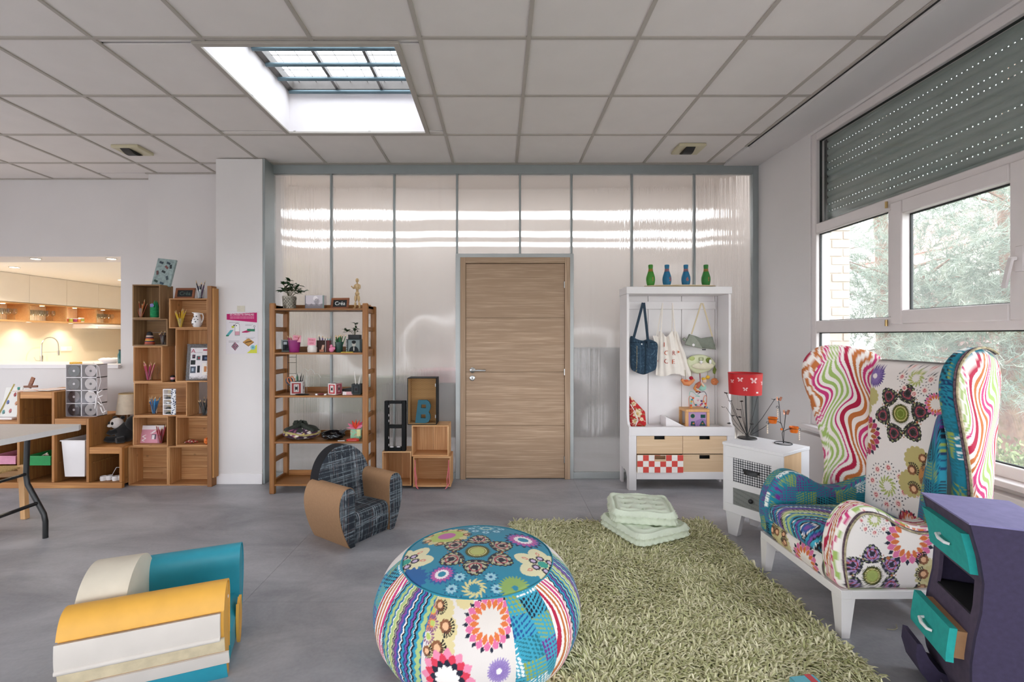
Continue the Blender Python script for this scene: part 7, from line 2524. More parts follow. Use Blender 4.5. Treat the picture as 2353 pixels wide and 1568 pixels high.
# the letter B
t = thing('letter_block', 'teal wooden letter B standing inside the open suitcase', 'letter', (XX(972, 4.1), 4.10, sz0 + .0085), -.08)
hB = (979 - 926) * 4.1 / F
B_o = [(-.072, 0), (.02, 0), (.05, .012), (.066, .04), (.064, .075), (.050, .100), (.064, .122), (.07, .155), (.058, .185), (.035, .203), (-.045, .203)]
B_o = [(x, z * hB / .203) for x, z in B_o]
def ring(cx_, cz_, a, b_): return [(cx_ - a, cz_ - b_), (cx_ + a, cz_ - b_), (cx_ + a, cz_ + b_), (cx_ - a, cz_ + b_)]
bmB = bmesh.new()
def loop_edges(pts, y):
    vs = [bmB.verts.new((x, y, z)) for x, z in pts]
    return [bmB.edges.new((vs[i], vs[(i + 1) % len(vs)])) for i in range(len(vs))]
ed = loop_edges(B_o, 0) + loop_edges(ring(.002, .060 * hB / .203, .022, .017), 0) + loop_edges(ring(.004, .148 * hB / .203, .022, .016), 0)
bmesh.ops.triangle_fill(bmB, edges=ed, use_beauty=True)
g_ = bmesh.ops.extrude_face_region(bmB, geom=bmB.faces[:])
bmesh.ops.translate(bmB, verts=[v for v in g_['geom'] if isinstance(v, bmesh.types.BMVert)], vec=(0, .022, 0))
bmesh.ops.recalc_face_normals(bmB, faces=bmB.faces)
me = bpy.data.meshes.new('letter'); bmB.to_mesh(me); bmB.free()
finish('letter', me, plain('teal paint', '#145566', .6, .05, 30), t, smooth=False)

# ------------------------------------------------------------------ cardboard armchairs for children
def plaid(seed, base='#252b33'):
    rg_ = np.random.default_rng(seed)
    lu = [(rg_.uniform(-.1, .7), rg_.uniform(.0006, .0026), rg_.uniform(.15, .8)) for _ in range(60)]
    lv = [(rg_.uniform(-.1, .8), rg_.uniform(.0006, .0026), rg_.uniform(.15, .7)) for _ in range(60)]
    for c in (.1, .23, .35, .47): 
        lu += [(c + rg_.normal(0, .012), rg_.uniform(.001, .003), rg_.uniform(.4, .9)) for _ in range(7)]
        lv += [(c + rg_.normal(0, .012), rg_.uniform(.001, .003), rg_.uniform(.3, .8)) for _ in range(7)]
    def f(p):
        p.set(ones(p.u.size), base)
        br = 0.5 + .5 * np.sin(p.u * 61 + 3 * np.sin(p.v * 47)) * np.sin(p.v * 53 + 2 * np.sin(p.u * 39))
        for k, (c, w_, a) in enumerate(lu): p.set(np.abs(p.u - c + .02 * np.sin(p.v * 2 + k)) < w_, '#9fabb2' if k % 5 else '#7a5f5a', a * br)
        for k, (c, w_, a) in enumerate(lv): p.set(np.abs(p.v - c + .02 * np.sin(p.u * 2 + k)) < w_, '#93a0a8' if k % 6 else '#6f5a58', a * (1 - br * .8))
    return f


m_kraft = plain('kraft cardboard', '#9a7656', .85, .05, 60, .12, 160)
m_blackp = plain('black paper', '#15171b', .8, .1)
# arm front outline: x across (0 = inner side, + = outwards), z up
ARM = catmull([(0.0, .0), (.035, .0), (.075, .08), (.105, .17), (.118, .25), (.112, .32), (.085, .372), (.045, .385), (.012, .365), (.0, .31), (.0, .2), (.0, .1)], 160)
ARM[:, 1] = np.clip(ARM[:, 1], 0, None)
ARM[:, 0] = np.clip(ARM[:, 0], 0, None)


def flat_face(name, outline, center, mapf, paint, m, parent, K=60):
    d = outline - np.array(center)
    q = np.linspace(0, 1, K)[:, None]
    s_ = (center[0] + q * d[:, 0]).ravel(); t_ = (center[1] + q * d[:, 1]).ravel()
    V = mapf(s_, t_).reshape(K, len(outline), 3)
    V2 = np.concatenate([V, (mapf(outline[:, 0], outline[:, 1]) + mapf.off)[None]], 0)
    me = grid_mesh(name, V2, closed_v=True)
    p = Print(np.concatenate([s_, outline[:, 0]]), np.concatenate([t_, outline[:, 1]]), '#252b33'); paint(p); set_print(me, p.c)
    bm = bmesh.new(); bm.from_mesh(me); bmesh.ops.remove_doubles(bm, verts=bm.verts, dist=1e-6); bm.to_mesh(me); bm.free()
    return finish(name, me, m, parent, smooth=False)


class MapF:
    def __init__(s, f, off): s.f, s.off = f, np.array(off)
    def __call__(s, a, b): return s.f(a, b)


def wrap(name, outline_part, y0, y1, m, parent, sg, inner=0.0, th=.006):
    """bent sheet following part of the arm outline"""
    P_ = np.array(outline_part)
    T = np.gradient(P_, axis=0); N_ = np.stack([T[:, 1], -T[:, 0]], 1); N_ /= np.linalg.norm(N_, axis=1)[:, None]
    c = P_.mean(0)
    if ((P_ - np.array([.05, .2])) * N_).sum() < 0: N_ = -N_
    Q = P_ + N_ * th
    pl_ = [tuple((inner + x) * sg if k == 0 else x for k, x in enumerate(q)) for q in P_] + [tuple((inner + x) * sg if k == 0 else x for k, x in enumerate(q)) for q in Q[::-1]]
    return MB().prism(pl_, y0, y1, 'y').build(name, m, parent, angle=30)


def kid_chair(label, loc, rz, sw=.30, dep=.37, style='plaid'):
    t = thing('cardboard_armchair', label, 'armchair', loc, rz)
    hs = sw / 2
    for sg in (1, -1):
        if style == 'plaid':
            for y, off in ((-dep / 2, .004), (dep / 2, -.004)):
                if y < 0:
                    o = flat_face('arm_front', ARM, (.05, .2), MapF(lambda a, b, y=y, sg=sg: np.stack([(hs + a) * sg, np.full(a.shape, y), b], 1), (0, off, 0)), plaid(4 if sg > 0 else 5), m_paint, t)
                else:
                    MB().prism([((hs + a) * sg, b) for a, b in ARM[::3]], y - .004, y, 'y').build('arm_back', m_kraft, t)
            i0 = np.argmin(np.abs(ARM[:, 0] - .036) + ARM[:, 1] * 3)
            seq = np.roll(ARM, -i0, axis=0)[:132]
            wrap('arm_wrap', seq, -dep / 2 + .0045, dep / 2 - .0045, m_kraft, t, sg, hs, .004)
            MB().prism([((hs + a * .96 + .002) * sg, b * .98) for a, b in ARM[::4]], -dep / 2 + .006, dep / 2 - .006, 'y').build('arm_core', m_kraft, t)
    return t, hs


# -- black and white plaid one
pc, hs = kid_chair('small cardboard armchair with black plaid front and kraft brown arms', (-1.0, 3.16, 0), math.atan2(.79, .62) - .0, style='plaid')
pc.rotation_euler[2] = 0
dirf = math.atan2(-.546, .836)
rzP = dirf + math.pi / 2
pc.rotation_euler = (0, 0, rzP)
WM[pc.name] = Matrix.Translation(pc.location) @ Matrix.Rotation(rzP, 4, 'Z')
dp = .37
# round back
BR = .245
bo = [(BR * math.cos(a) * .88, .335 + BR * math.sin(a)) for a in np.linspace(-.45, math.pi + .45, 60)]
bo = np.array([(-.15, .16), (.15, .16)] + bo)
bo = polyline(bo, 220)
flat_face('back_face', bo, (0, .33), MapF(lambda a, b: np.stack([a, .075 + .16 * (b - .16), b], 1), (0, .003, 0)), plaid(7, '#272d36'), m_paint, pc, 90)
q1 = [(a, .080 + .16 * (b - .16), b) for a, b in bo[::4]]; n_ = len(q1)
q2 = [(a, y + .085, b) for a, y, b in q1]
MB().add(q1 + q2, [tuple(range(n_)), tuple(range(2 * n_ - 1, n_ - 1, -1))] + [(i, (i + 1) % n_, n_ + (i + 1) % n_, n_ + i) for i in range(n_)]).build('back_rim', m_blackp, pc)
# seat: rolled front edge, printed
sec = catmull([(-.155, .0), (-.168, .05), (-.172, .13), (-.165, .178), (-.135, .198), (-.05, .196), (.10, .19)], 90, closed=False)
uu, vv = np.meshgrid(np.linspace(-hs + .001, hs - .001, 100), np.arange(90), indexing='ij')
V = np.stack([uu, sec[vv, 0], sec[vv, 1]], -1)
me = grid_mesh('seat', V)
p = Print(uu + .2, vv * .0045, '#252b33'); plaid(9)(p); set_print(me, p.c)
finish('seat', me, m_paint, pc, angle=60)
MB().prism([(a + .002, b - .002) for a, b in sec[::4]] + [(.10, .0)], -hs + .004, hs - .004, 'x').build('seat_core', m_blackp, pc)

# -- yellow, white and turquoise one, seen from behind its near arm
m_yel = plain('yellow paint', '#e0a845', .5, .05, 14)
m_crm = plain('cream paint', '#d6cdbb', .55, .06, 9)
m_whp = plain('off-white paint', '#cdc6be', .55, .04, 9)
m_tq = plain('turquoise paint', '#2a93a8', .45, .06, 12)
m_raw = plain('scuffed beige paint', '#c9bb9c', .7, .12, 25)
rzY = math.atan2(.37, .93) + math.pi / 2
yc = thing('cardboard_armchair', 'yellow, white and turquoise cardboard armchair in the left foreground', 'armchair', (-1.372, 1.872, 0), rzY)
dpY = .50
hsY = .125
A2 = ARM.copy()
def part_of(a, b_): return A2[a:b_]
for sg in (1, -1):
    core = [((hsY + a * .96 + .002) * sg, b * .985) for a, b in ARM[::4]]
    MB().prism(core, -dpY / 2 + .003, dpY / 2 - .003, 'y').build('arm_core', m_yel if sg < 0 else m_tq, yc)
i0 = np.argmin(np.abs(ARM[:, 0] - .036) + ARM[:, 1] * 3)
seq = np.roll(ARM, -i0, axis=0)
zz_ = seq[:, 1]
# far arm: turquoise all round
wrap('arm_wrap', seq[:132], -dpY / 2, dpY / 2, m_tq, yc, 1, hsY, .004)
# near arm: yellow over the top, white below with a lip, beige recess, white band, turquoise foot
def zidx(z): return int(np.argmin(np.abs(zz_[:80] - z)))
iy, iw, ir, ib = zidx(.305), zidx(.205), zidx(.145), zidx(.085)
wrap('yellow_wrap', seq[iy:135], -dpY / 2, dpY / 2, m_yel, yc, -1, hsY, .006)['label'] = 'yellow wrap over the near arm'
wrap('white_board', seq[iw:iy], -dpY / 2 + .012, dpY / 2, m_whp, yc, -1, hsY, .016)['label'] = 'white board with a raised lower lip'
a_, b_ = seq[iw], seq[iw + 1]
MB().tube([(-(hsY + seq[iw][0] + .012), -dpY / 2 + .012, seq[iw][1]), (-(hsY + seq[iw][0] + .012), dpY / 2, seq[iw][1])], .011, 10).build('board_lip', m_whp, yc)
wrap('beige_recess', seq[ir:iw], -dpY / 2, dpY / 2, m_raw, yc, -1, hsY, .004)['label'] = 'scuffed beige strip under the lip'
wrap('white_band', seq[ib:ir], -dpY / 2 - .012, dpY / 2, m_whp, yc, -1, hsY, .008)
wrap('turquoise_foot', seq[:ib], -dpY / 2, dpY / 2, m_tq, yc, -1, hsY, .005)
# back: rounded cream hump between the arms, behind
bo2 = [(.165 * math.cos(a) + .02, .30 + .155 * math.sin(a)) for a in np.linspace(-.1, math.pi + .1, 40)]
bo2 = [(-.12, .02), (.12, .02)] + bo2
MB().prism(bo2, dpY / 2 - .16, dpY / 2 - .005, 'y').build('back', m_crm, yc, angle=30)
# seat with turquoise front
MB().prism([(-dpY / 2 + .012, 0), (-dpY / 2 - .002, .05), (-dpY / 2 - .004, .15), (-dpY / 2 + .02, .19), (dpY / 2 - .14, .19), (dpY / 2 - .14, 0)], -hsY + .001, hsY - .001, 'x').build('seat', m_tq, yc, angle=30)
MB().lathe([(0, 0), (.006, 0), (.006, .002), (0, .002)], 12, M=Matrix.Translation((-(hsY + .06), -dpY / 2 - .003, .33)) @ Matrix.Rotation(math.pi / 2, 4, 'X')).build('peg', m_white, yc)
lfp = [(.0, -.075), (.018, -.06), (.032, -.02), (.036, .03), (.03, .07), (.016, .06), (.008, .075), (-.012, .06), (-.03, .07), (-.036, .03), (-.032, -.02), (-.018, -.06)]
MB().prism([(x * 1.3 + .03, z * 1.3 + .11) for x, z in lfp], -dpY / 2 - .016, -dpY / 2 - .005, 'y').build('tulip_cutout', m_yel, yc)
# ------------------------------------------------------------------ on and in the coat bench
ZT_ = 1.80
YB_ = 4.17
t = thing('oval_board', 'pale oval wooden board lying on the bench top under the skittles', 'board', (XX(1562, YB_), YB_, ZT_))
MB().lathe([(0, .010), (.30, .012), (.315, .018), (.325, .018), (.325, .012), (.27, .0), (0, .0)], 48, sy=.32).build('board', wood('pale oval wood', '#c9b795', '#ddceb0', 'x', .6, .5, rnd=.02, bump=.03), t)
m_pg, m_pb, m_po = plain('skittle green', '#3f8a2c', .6, .08, 30), plain('skittle blue', '#1f6f96', .6, .08, 30), plain('skittle orange', '#c0522a', .6, .08)
m_pg2 = plain('skittle darker green', '#2f7a30', .6, .08, 30)
pin = [(0, 0), (.024, 0), (.028, .004), (.036, .03), (.040, .06), (.038, .085), (.028, .12), (.020, .145), (.0185, .165), (.021, .185), (.0205, .196), (.014, .2005), (0, .201)]
pc_ = np.array(pin)
for px, m, num, lab in ((1495, m_pg, '1', 'leftmost green wooden skittle with orange rings on the bench top'), (1532.5, m_pb, '5', 'blue wooden skittle standing next to the left green one'),
                        (1576, m_pb, '6', 'blue wooden skittle standing next to the right green one'), (1622, m_pg2, '1', 'rightmost green wooden skittle with orange rings on the bench top')):
    x = XX(px, YB_)
    t = thing('skittle', lab, 'skittle', (x, YB_, ZT_ + .0125), 0, 'wooden skittles on the bench')
    MB().lathe(pin, 24).build('body', m, t)
    for z in (.138, .152):
        r = float(np.interp(z, pc_[:, 1][2:], pc_[:, 0][2:])) + .0008
        r2 = float(np.interp(z + .006, pc_[:, 1][2:], pc_[:, 0][2:])) + .0008
        MB().lathe([(r, z), (r2, z + .006)], 24).build('ring', m_po, t)
    a = -1.35 if num == '1' else -1.1 if num == '5' else -1.6
    # number wraps on the belly: bend the flat glyph round it
    me = text_mesh(num, .052, .0008)
    for v in me.vertices:
        z = .062 + v.co.y
        r = float(np.interp(z, pc_[:, 1][2:], pc_[:, 0][2:])) + .0006 + v.co.z
        th_ = a + v.co.x / .039
        v.co = (r * math.cos(th_), r * math.sin(th_), z)
    me.materials.clear()
    finish('number', me, m_po, t, smooth=False)

# denim bag
def denimp(s, t_, w, sd):
    p = Print(s, t_, '#2f4456')
    rg_ = np.random.default_rng(4)
    f = .5 + .5 * np.sin(s * 90 + 4 * np.sin(t_ * 40)) * np.sin(t_ * 70 + 3 * np.sin(s * 55))
    p.set(f > .7, '#364d60'); p.set(f > .95, '#5a7282'); p.set(f < .1, '#27384a')
    x0 = XX(1448, 4.2)
    p.set(np.abs(t_ - ZZ(787, 4.2)) < .003, '#1a2836')
    p.set((np.abs(s - x0 - .052) < .0022) & (np.mod(t_ / .012, 1) < .6) & (t_ < ZZ(795, 4.2)), '#b9a878')
    p.set(np.abs(s - x0 - .13) < .006, '#22323f'); p.set(np.abs(s - x0 - .085) < .003, '#3f5668')
    return p.c


YBg = 4.205
t = thing('denim_bag', 'dark blue denim bag with long straps hanging on the leftmost peg', 'bag', (XX(1478, YBg), YBg, ZZ(863, YBg)))
q = lambda px, py, Y=YBg: (XX(px, Y), ZZ(py, Y))
ob = catmull([q(1449, 774), q(1462, 779), q(1476, 783), q(1488, 780), q(1500, 783), q(1511, 792), q(1509, 820), q(1506, 848), q(1490, 857), q(1478, 861), q(1462, 856), q(1450, 845), q(1449, 810)], 240)
slab('bag_body', ob, q(1479, 815), .05, .02, .018, 70, lambda s, t_, w: np.stack([s, YBg - w + .006 * np.sin(s * 70 + t_ * 9), t_], 1), denimp, attr_mat('denim', .9, .4, 500), t)
m_den = plain('denim strap', '#2a3c4c', .9, .15, 60, .3, 300)
px_, pz_ = PEG[1476]
for (px, py, dy) in ((1456, 780, .01), (1488, 783, -.01)):
    a = Vector((XX(px, YBg), YBg + dy, ZZ(py, YBg))); b_ = Vector((px_ + (.004 if px > 1470 else -.004), 4.208, pz_ + .022))
    MB().bar(a, b_, .024, .004, up=(0, 1, 0), b=.001).build('strap', m_den, t, world=True)
MB().lathe([(0, 0), (.006, 0), (.006, .003), (0, .004)], 12, M=facing((XX(1471, YBg), YBg - .045, ZZ(791, YBg)))).build('button', m_steel, t, world=True)
bx('pocket_flap', m_den, XX(1484, YBg), XX(1489, YBg), YBg - .047, YBg - .03, ZZ(800, YBg), ZZ(784, YBg), .001, t)

# canvas tote
m_canv = plain('natural canvas', '#e9e1d8', .95, .03, 20, .2, 400)
t = thing('canvas_tote', 'cream canvas tote with orange letters hanging on the middle pegs', 'bag', (XX(1547, 4.2), 4.2, ZZ(863, 4.2)))
nu, nv = 60, 50
Yt = 4.215
for side in (0, 1):
    uu, vv = np.meshgrid(np.linspace(0, 1, nu), np.linspace(0, 1, nv), indexing='ij')
    top = 762 + (10 if side else 0)
    lx = 1509 + (1 - vv) * 0 - 0 * vv; 
    x_l = np.interp(vv, [0, .6, 1], [1507, 1510, 1513 if not side else 1500]); x_r = np.interp(vv, [0, .5, 1], [1590, 1574, 1556])
    px = x_l + (x_r - x_l) * uu
    sag = 12 * np.sin(np.pi * np.clip((uu - .12) / .62, 0, 1)) ** 2 * vv ** 4
    py = 862 - (862 - top) * vv + sag + 3 * np.sin(uu * 9) * (1 - vv)
    fold = .010 * np.sin(uu * 17 + .8 * np.sin(vv * 3)) * (.35 + .65 * np.sin(np.pi * uu)) + .006 * np.sin(uu * 31 + 1)
    y = Yt - .024 * (1 - 2 * side) * np.sin(np.pi * uu) * (1 - .5 * vv) + fold * (1 if not side else .4)
    V = np.stack([(px - VX) * y / F, y, H - (py - VY) * Yt / F], -1)
    me = grid_mesh('canvas', to_local(t, V.reshape(-1, 3)).reshape(V.shape))
    finish('canvas', me, m_canv, t, angle=80)
    if side == 0: TV = V
for px, py0, peg in ((1517, 762, 1519.7), (1551, 764, 1542), (1508, 770, 1519.7), (1545, 772, 1542)):
    b_ = PEG[peg]
    MB().bar((XX(px, Yt), Yt + (.01 if px in (1508, 1545) else -.012), ZZ(py0 + 12, Yt)), (b_[0], 4.205, b_[1] + .02), .011, .003, up=(0, 1, 0)).build('handle', m_canv, t, world=True)
m_or, m_rd = plain('orange print', '#d2643a', .9), plain('red print', '#c2503f', .9)
for ch_, px, py, sz, m in (('L', 1528, 793, .062, m_or), ('C', 1531, 812, .062, m_or), ('C', 1531, 831, .062, m_rd), ('R', 1548, 812, .058, m_rd), ('E', 1547, 832, .058, m_or), ('I', 1513, 794, .05, m_canv), ('C', 1511.5, 830, .025, m_rd)):
    if ch_ == 'I': continue
    # find the cloth depth at that place
    cl = np.array([(px, py)])
    proj = np.stack([VX + TV[..., 0] / TV[..., 1] * F, VY - (TV[..., 2] - H) / TV[..., 1] * F], -1)
    k = np.argmin(((proj - [px, py]) ** 2).sum(-1).ravel())
    y = TV[..., 1].ravel()[max(0, k)]
    me = text_mesh(ch_, sz, .0003)
    M = facing((XX(px, y), y - .003, ZZ(py, y)))
    me.transform(M)
    # lay every glyph point onto the folded cloth
    for v in me.vertices:
        pj = (VX + v.co.x / v.co.y * F, VY - (v.co.z - H) / v.co.y * F)
        kk = np.argmin(((proj - pj) ** 2).sum(-1).ravel())
        v.co.y = TV[..., 1].ravel()[kk] - .0035
    me.transform(WM[t.name].inverted()); me.materials.clear()
    finish('lettering', me, m, t, smooth=False)
MB().prism([(XX(1558, 4.18), ZZ(806, 4.18)), (XX(1563, 4.18), ZZ(809.5, 4.18)), (XX(1558, 4.18), ZZ(812, 4.18))], 4.186, 4.188, 'y').build('printed_arrow', m_or, t, world=True)

# grey clutch on a cream strap
Yg = 4.19
t = thing('felt_clutch', 'grey green envelope bag with white button on a cream strap, right peg', 'bag', (XX(1607, Yg), Yg, ZZ(805, Yg)))
q = lambda px, py: (XX(px, Yg), ZZ(py, Yg))
m_felt_g = plain('grey green felt', '#8d9184', .9, .08, 30, .3, 300)
m_felt_d = plain('darker grey felt', '#7a7f73', .9, .08, 30, .3, 300)
def pill(name, pts, y0, th, m, bul=.008):
    o_ = polyline([q(*p_) for p_ in pts], 120)
    c = o_.mean(0)
    return slab(name, o_, c, th, th * .4, bul, 20, lambda s, t_, w: np.stack([s, y0 - w, t_], 1), lambda s, t_, w, sd: np.zeros((len(s), 3)), m, t)
pill('body', [(1584, 768), (1600, 773), (1612, 778), (1624, 776), (1638, 774), (1646, 804), (1612, 800), (1574, 793)], Yg + .008, .03, m_felt_d)
pill('flap', [(1584, 768), (1594, 774), (1604, 786), (1613, 802), (1572, 792)], Yg - .014, .008, m_felt_g, .002)
MB().tube([(XX(1570, Yg), Yg, ZZ(778, Yg)), (XX(1575, Yg), Yg, ZZ(783, Yg))], .016, 10).build('fold', m_felt_g, t, world=True)
MB().lathe([(0, 0), (.012, 0), (.012, .003), (0, .004)], 16, M=facing((XX(1591, Yg), Yg - .022, ZZ(793, Yg)))).build('button', m_white, t, world=True)
bx('clasp', m_dark, XX(1612, Yg), XX(1620, Yg), Yg - .018, Yg - .01, ZZ(805, Yg), ZZ(802, Yg), .001, t)
m_strap = plain('cream webbing', '#d2c2a0', .9, .05)
b_ = PEG[1609.3]
for (px, py) in ((1589, 768), (1637, 774)):
    MB().bar((XX(px, Yg), Yg, ZZ(py, Yg)), (b_[0] + (.006 if px > 1600 else -.006), 4.205, b_[1] + .018), .012, .004, up=(0, 1, 0)).build('strap', m_strap, t, world=True)

# soft boat-shaped mobile toy
Ym = 4.22
t = thing('musical_mobile', 'pale green oval soft wall toy with dangling figures in the bench', 'toy', (XX(1613, Ym), Ym, ZZ(858, Ym)))
m_pg_ = plain('pale green plush', '#cfd1ae', .9, .05, 20, .2, 200); m_og_ = plain('olive felt', '#6d7a34', .9); m_cr_ = plain('cream plush', '#d9d2b8', .9)
q = lambda px, py: (XX(px, Ym), ZZ(py, Ym))
o_ = catmull([q(1577, 829), q(1590, 818), q(1610, 815), q(1630, 821), q(1643, 834), q(1640, 843), q(1626, 853), q(1605, 859), q(1592, 855), q(1581, 843)], 140)
slab('body', o_, o_.mean(0), .04, .018, .012, 24, lambda s, t_, w: np.stack([s, Ym - w, t_], 1), lambda s, t_, w, sd: np.zeros((len(s), 3)), m_pg_, t)
MB().ball((XX(1612, Ym), Ym - .034, ZZ(841, Ym)), (.10, .012, .032), 18, 10).build('cushion_belly', m_cr_, t, world=True)
MB().ball((XX(1625, Ym), Ym - .028, ZZ(828, Ym)), (.026, .006, .026), 14, 8).build('green_patch', m_og_, t, world=True)
MB().ball((XX(1588, Ym), Ym - .022, ZZ(824, Ym)), (.026, .006, .02), 14, 8).build('light_patch', plain('light green felt', '#b4bf7a', .9), t, world=True)
for a, b2 in (((1603, 822), (1612, 822)), ((1612, 822), (1612, 828)), ((1612, 828), (1603, 828)), ((1603, 828), (1603, 822))):
    MB().bar((XX(a[0], Ym), Ym - .033, ZZ(a[1], Ym)), (XX(b2[0], Ym), Ym - .033, ZZ(b2[1], Ym)), .004, .003).build('stitched_square', m_og_, t, world=True)
MB().ball((XX(1606, Ym), Ym - .045, ZZ(832, Ym)), (.014, .012, .016), 10, 7).build('propeller_hub', m_white, t, world=True)
MB().ball((XX(1627, Ym), Ym - .045, ZZ(831, Ym)), (.012, .010, .022), 10, 7, ).build('propeller_blade', m_white, t, world=True)
m_thr = plain('dark red cord', '#8a2a3a', .8)
MB().tube([(XX(1606, Ym), Ym - .04, ZZ(835, Ym)), (XX(1606, Ym), Ym - .04, ZZ(842, Ym))], .004, 6).tube([(XX(1606, Ym), Ym - .02, ZZ(858, Ym)), (XX(1607, Ym), Ym - .02, ZZ(878, Ym))], .004, 6).build('cord', m_thr, t, world=True)
m_ogt = plain('olive thread', '#8a8a5a', .8)
MB().tube([(XX(1640, Ym), Ym - .01, ZZ(838, Ym)), (XX(1640, Ym), Ym - .01, ZZ(872, Ym))], .002, 5).tube([(XX(1625, Ym), Ym - .01, ZZ(852, Ym)), (XX(1625, Ym), Ym - .01, ZZ(865, Ym))], .002, 5).tube([(XX(1588, Ym), Ym - .01, ZZ(854, Ym)), (XX(1588, Ym), Ym - .01, ZZ(868, Ym))], .002, 5).tube([(XX(1573, Ym), Ym - .01, ZZ(850, Ym)), (XX(1575, Ym), Ym - .01, ZZ(872, Ym))], .002, 5).build('threads', m_ogt, t, world=True)
MB().prism([q(1636, 851), q(1640, 842), q(1644, 849), q(1641, 860), q(1637, 858)], Ym - .02, Ym - .012, 'y').build('felt_leaf', m_og_, t, world=True)
m_orp = plain('orange plush', '#d98a5a', .9, .06, 30)
MB().ball((XX(1640, Ym), Ym - .012, ZZ(877, Ym)), (.032, .02, .032), 14, 9).build('felt_rose', m_orp, t, world=True)
for k in range(5): MB().ball((XX(1640, Ym) + .018 * math.cos(k * 1.26), Ym - .028, ZZ(877, Ym) + .018 * math.sin(k * 1.26)), (.014, .008, .014), 8, 6).build('rose_petal', plain('peach plush', '#c9784a', .9), t, world=True)
MB().ball((XX(1625, Ym), Ym - .012, ZZ(867, Ym)), .018, 12, 8).build('yellow_ball', plain('yellow plush', '#dcae3c', .9), t, world=True)
MB().ball((XX(1587, Ym), Ym - .012, ZZ(869, Ym)), .018, 12, 8).build('red_ball', plain('crimson plush', '#a82034', .9), t, world=True)
MB().tube([(XX(1564, Ym), Ym - .02, ZZ(872, Ym)), (XX(1572, Ym), Ym - .02, ZZ(880, Ym)), (XX(1580, Ym), Ym - .02, ZZ(881, Ym)), (XX(1587, Ym), Ym - .02, ZZ(877, Ym)), (XX(1593, Ym), Ym - .02, ZZ(872, Ym))], [.012, .024, .026, .018, .010], 12).build('bird', m_orp, t, world=True)
MB().ball((XX(1573, Ym), Ym - .042, ZZ(874, Ym)), (.02, .006, .010), 10, 6).build('bird_wing', plain('deep orange felt', '#c9623a', .9), t, world=True)
# the climbing doll hanging below
MB().ball((XX(1615, Ym), Ym - .03, ZZ(875, Ym)), .019, 14, 10).build('doll_head', plain('doll skin', '#e2bfa4', .8), t, world=True)
MB().ball((XX(1614, Ym), Ym - .028, ZZ(870.5, Ym)), (.021, .02, .014), 12, 8).build('doll_hair', plain('yellow plush', '#dcae3c', .9), t, world=True)
MB().tube([(XX(1606, Ym), Ym - .03, ZZ(879, Ym)), (XX(1600, Ym), Ym - .03, ZZ(885, Ym)), (XX(1597, Ym), Ym - .03, ZZ(891, Ym))], [.016, .024, .018], 10).build('doll_body', plain('brick red felt', '#b0604a', .9), t, world=True)
MB().tube([(XX(1596, Ym), Ym - .035, ZZ(884, Ym)), (XX(1592, Ym), Ym - .035, ZZ(892, Ym)), (XX(1597, Ym), Ym - .035, ZZ(898, Ym)), (XX(1602, Ym), Ym - .035, ZZ(899, Ym))], [.010, .012, .010, .008], 8).build('doll_leg', plain('orange leg felt', '#d2874a', .9), t, world=True)
MB().tube([(XX(1606, Ym), Ym - .045, ZZ(879, Ym)), (XX(1612, Ym), Ym - .05, ZZ(887, Ym))], .009, 8).build('doll_arm', plain('doll skin', '#e2bfa4', .8), t, world=True)
MB().ball((XX(1611, Ym), Ym - .025, ZZ(890, Ym)), (.038, .02, .032), 14, 9).build('felt_moon', plain('aqua felt', '#9ccabb', .9), t, world=True)
for px in (1597, 1603): MB().ball((XX(px, Ym), Ym - .04, ZZ(900, Ym)), (.012, .010, .007), 8, 6).build('doll_shoe', plain('dark red felt', '#7a1f2a', .9), t, world=True)

# bead maze cube
Yq = 4.12
x0, x1 = XX(1576, Yq), XX(1631, Yq); z0, z1 = ztop - .027, ZZ(941, Yq)
t = thing('activity_cube', 'wooden bead maze cube with lilac shape-sorter face on the bench seat', 'toy', ((x0 + x1) / 2, Yq, z0), 0)
m_bee = wood('toy beech', '#cf9c66', '#dfb27e', 'z', 1, .5, rnd=.03)
e = .026; dpq = .17
for x in (x0, x1 - e):
    for y in (Yq, Yq + dpq - e): bx('post', m_bee, x, x + e, y, y + e, z0, z1 - e, .003, t)
bx('top_frame', m_bee, x0, x1, Yq, Yq + dpq, z1 - e, z1, .003, t)
bx('bottom_frame', m_bee, x0 + e, x1 - e, Yq + .004, Yq + dpq - .004, z0, z0 + .008, 0, t)
def sorter(p):
    W, H_ = p.u.max(), p.v.max(); U, Vv = p.u / W, p.v / H_
    p.set(ones(p.u.size), '#a98bb4')
    p.set((U > .45 - .3 * (.5 - Vv)) & (Vv < .55 - .4 * np.abs(U - .75)) & (np.sin(U * 60) * np.sin(Vv * 70 + U * 20) > -.1), '#7a5c94'); 
    p.set(np.hypot(U - .24, (Vv - .72) * H_ / W) < .135, '#b9a878'); p.set(np.hypot(U - .24, (Vv - .72) * H_ / W) < .115, '#174a44')
    p.set((np.abs(U - .80) < .13) & (np.abs(Vv - .70) < .12), '#174a44')
    p.set((np.abs(U - .25) < .14 - .12 * Vv) & (Vv > .04) & (Vv < .34), '#174a44'); p.set(np.hypot(U - .28, Vv - .2) < .06, '#a8683f')
    p.set((np.abs(U - .78) < .2 - .42 * Vv) & (Vv > .04) & (Vv < .4), '#174a44'); p.set(np.hypot(U - .78, Vv - .2) < .05, '#a8683f')
printed_rect('sorter_face', m_paint, t, x0 + e, x1 - e, z0 + .008, z1 - e, Yq + .008, 70, 60, sorter, world=True, th=.006)
bx('side_face', plain('mint panel', '#b7c9b4', .6, .2, 30), x1 - .008, x1 - .002, Yq + e, Yq + dpq - e, z0 + .008, z1 - e, 0, t)
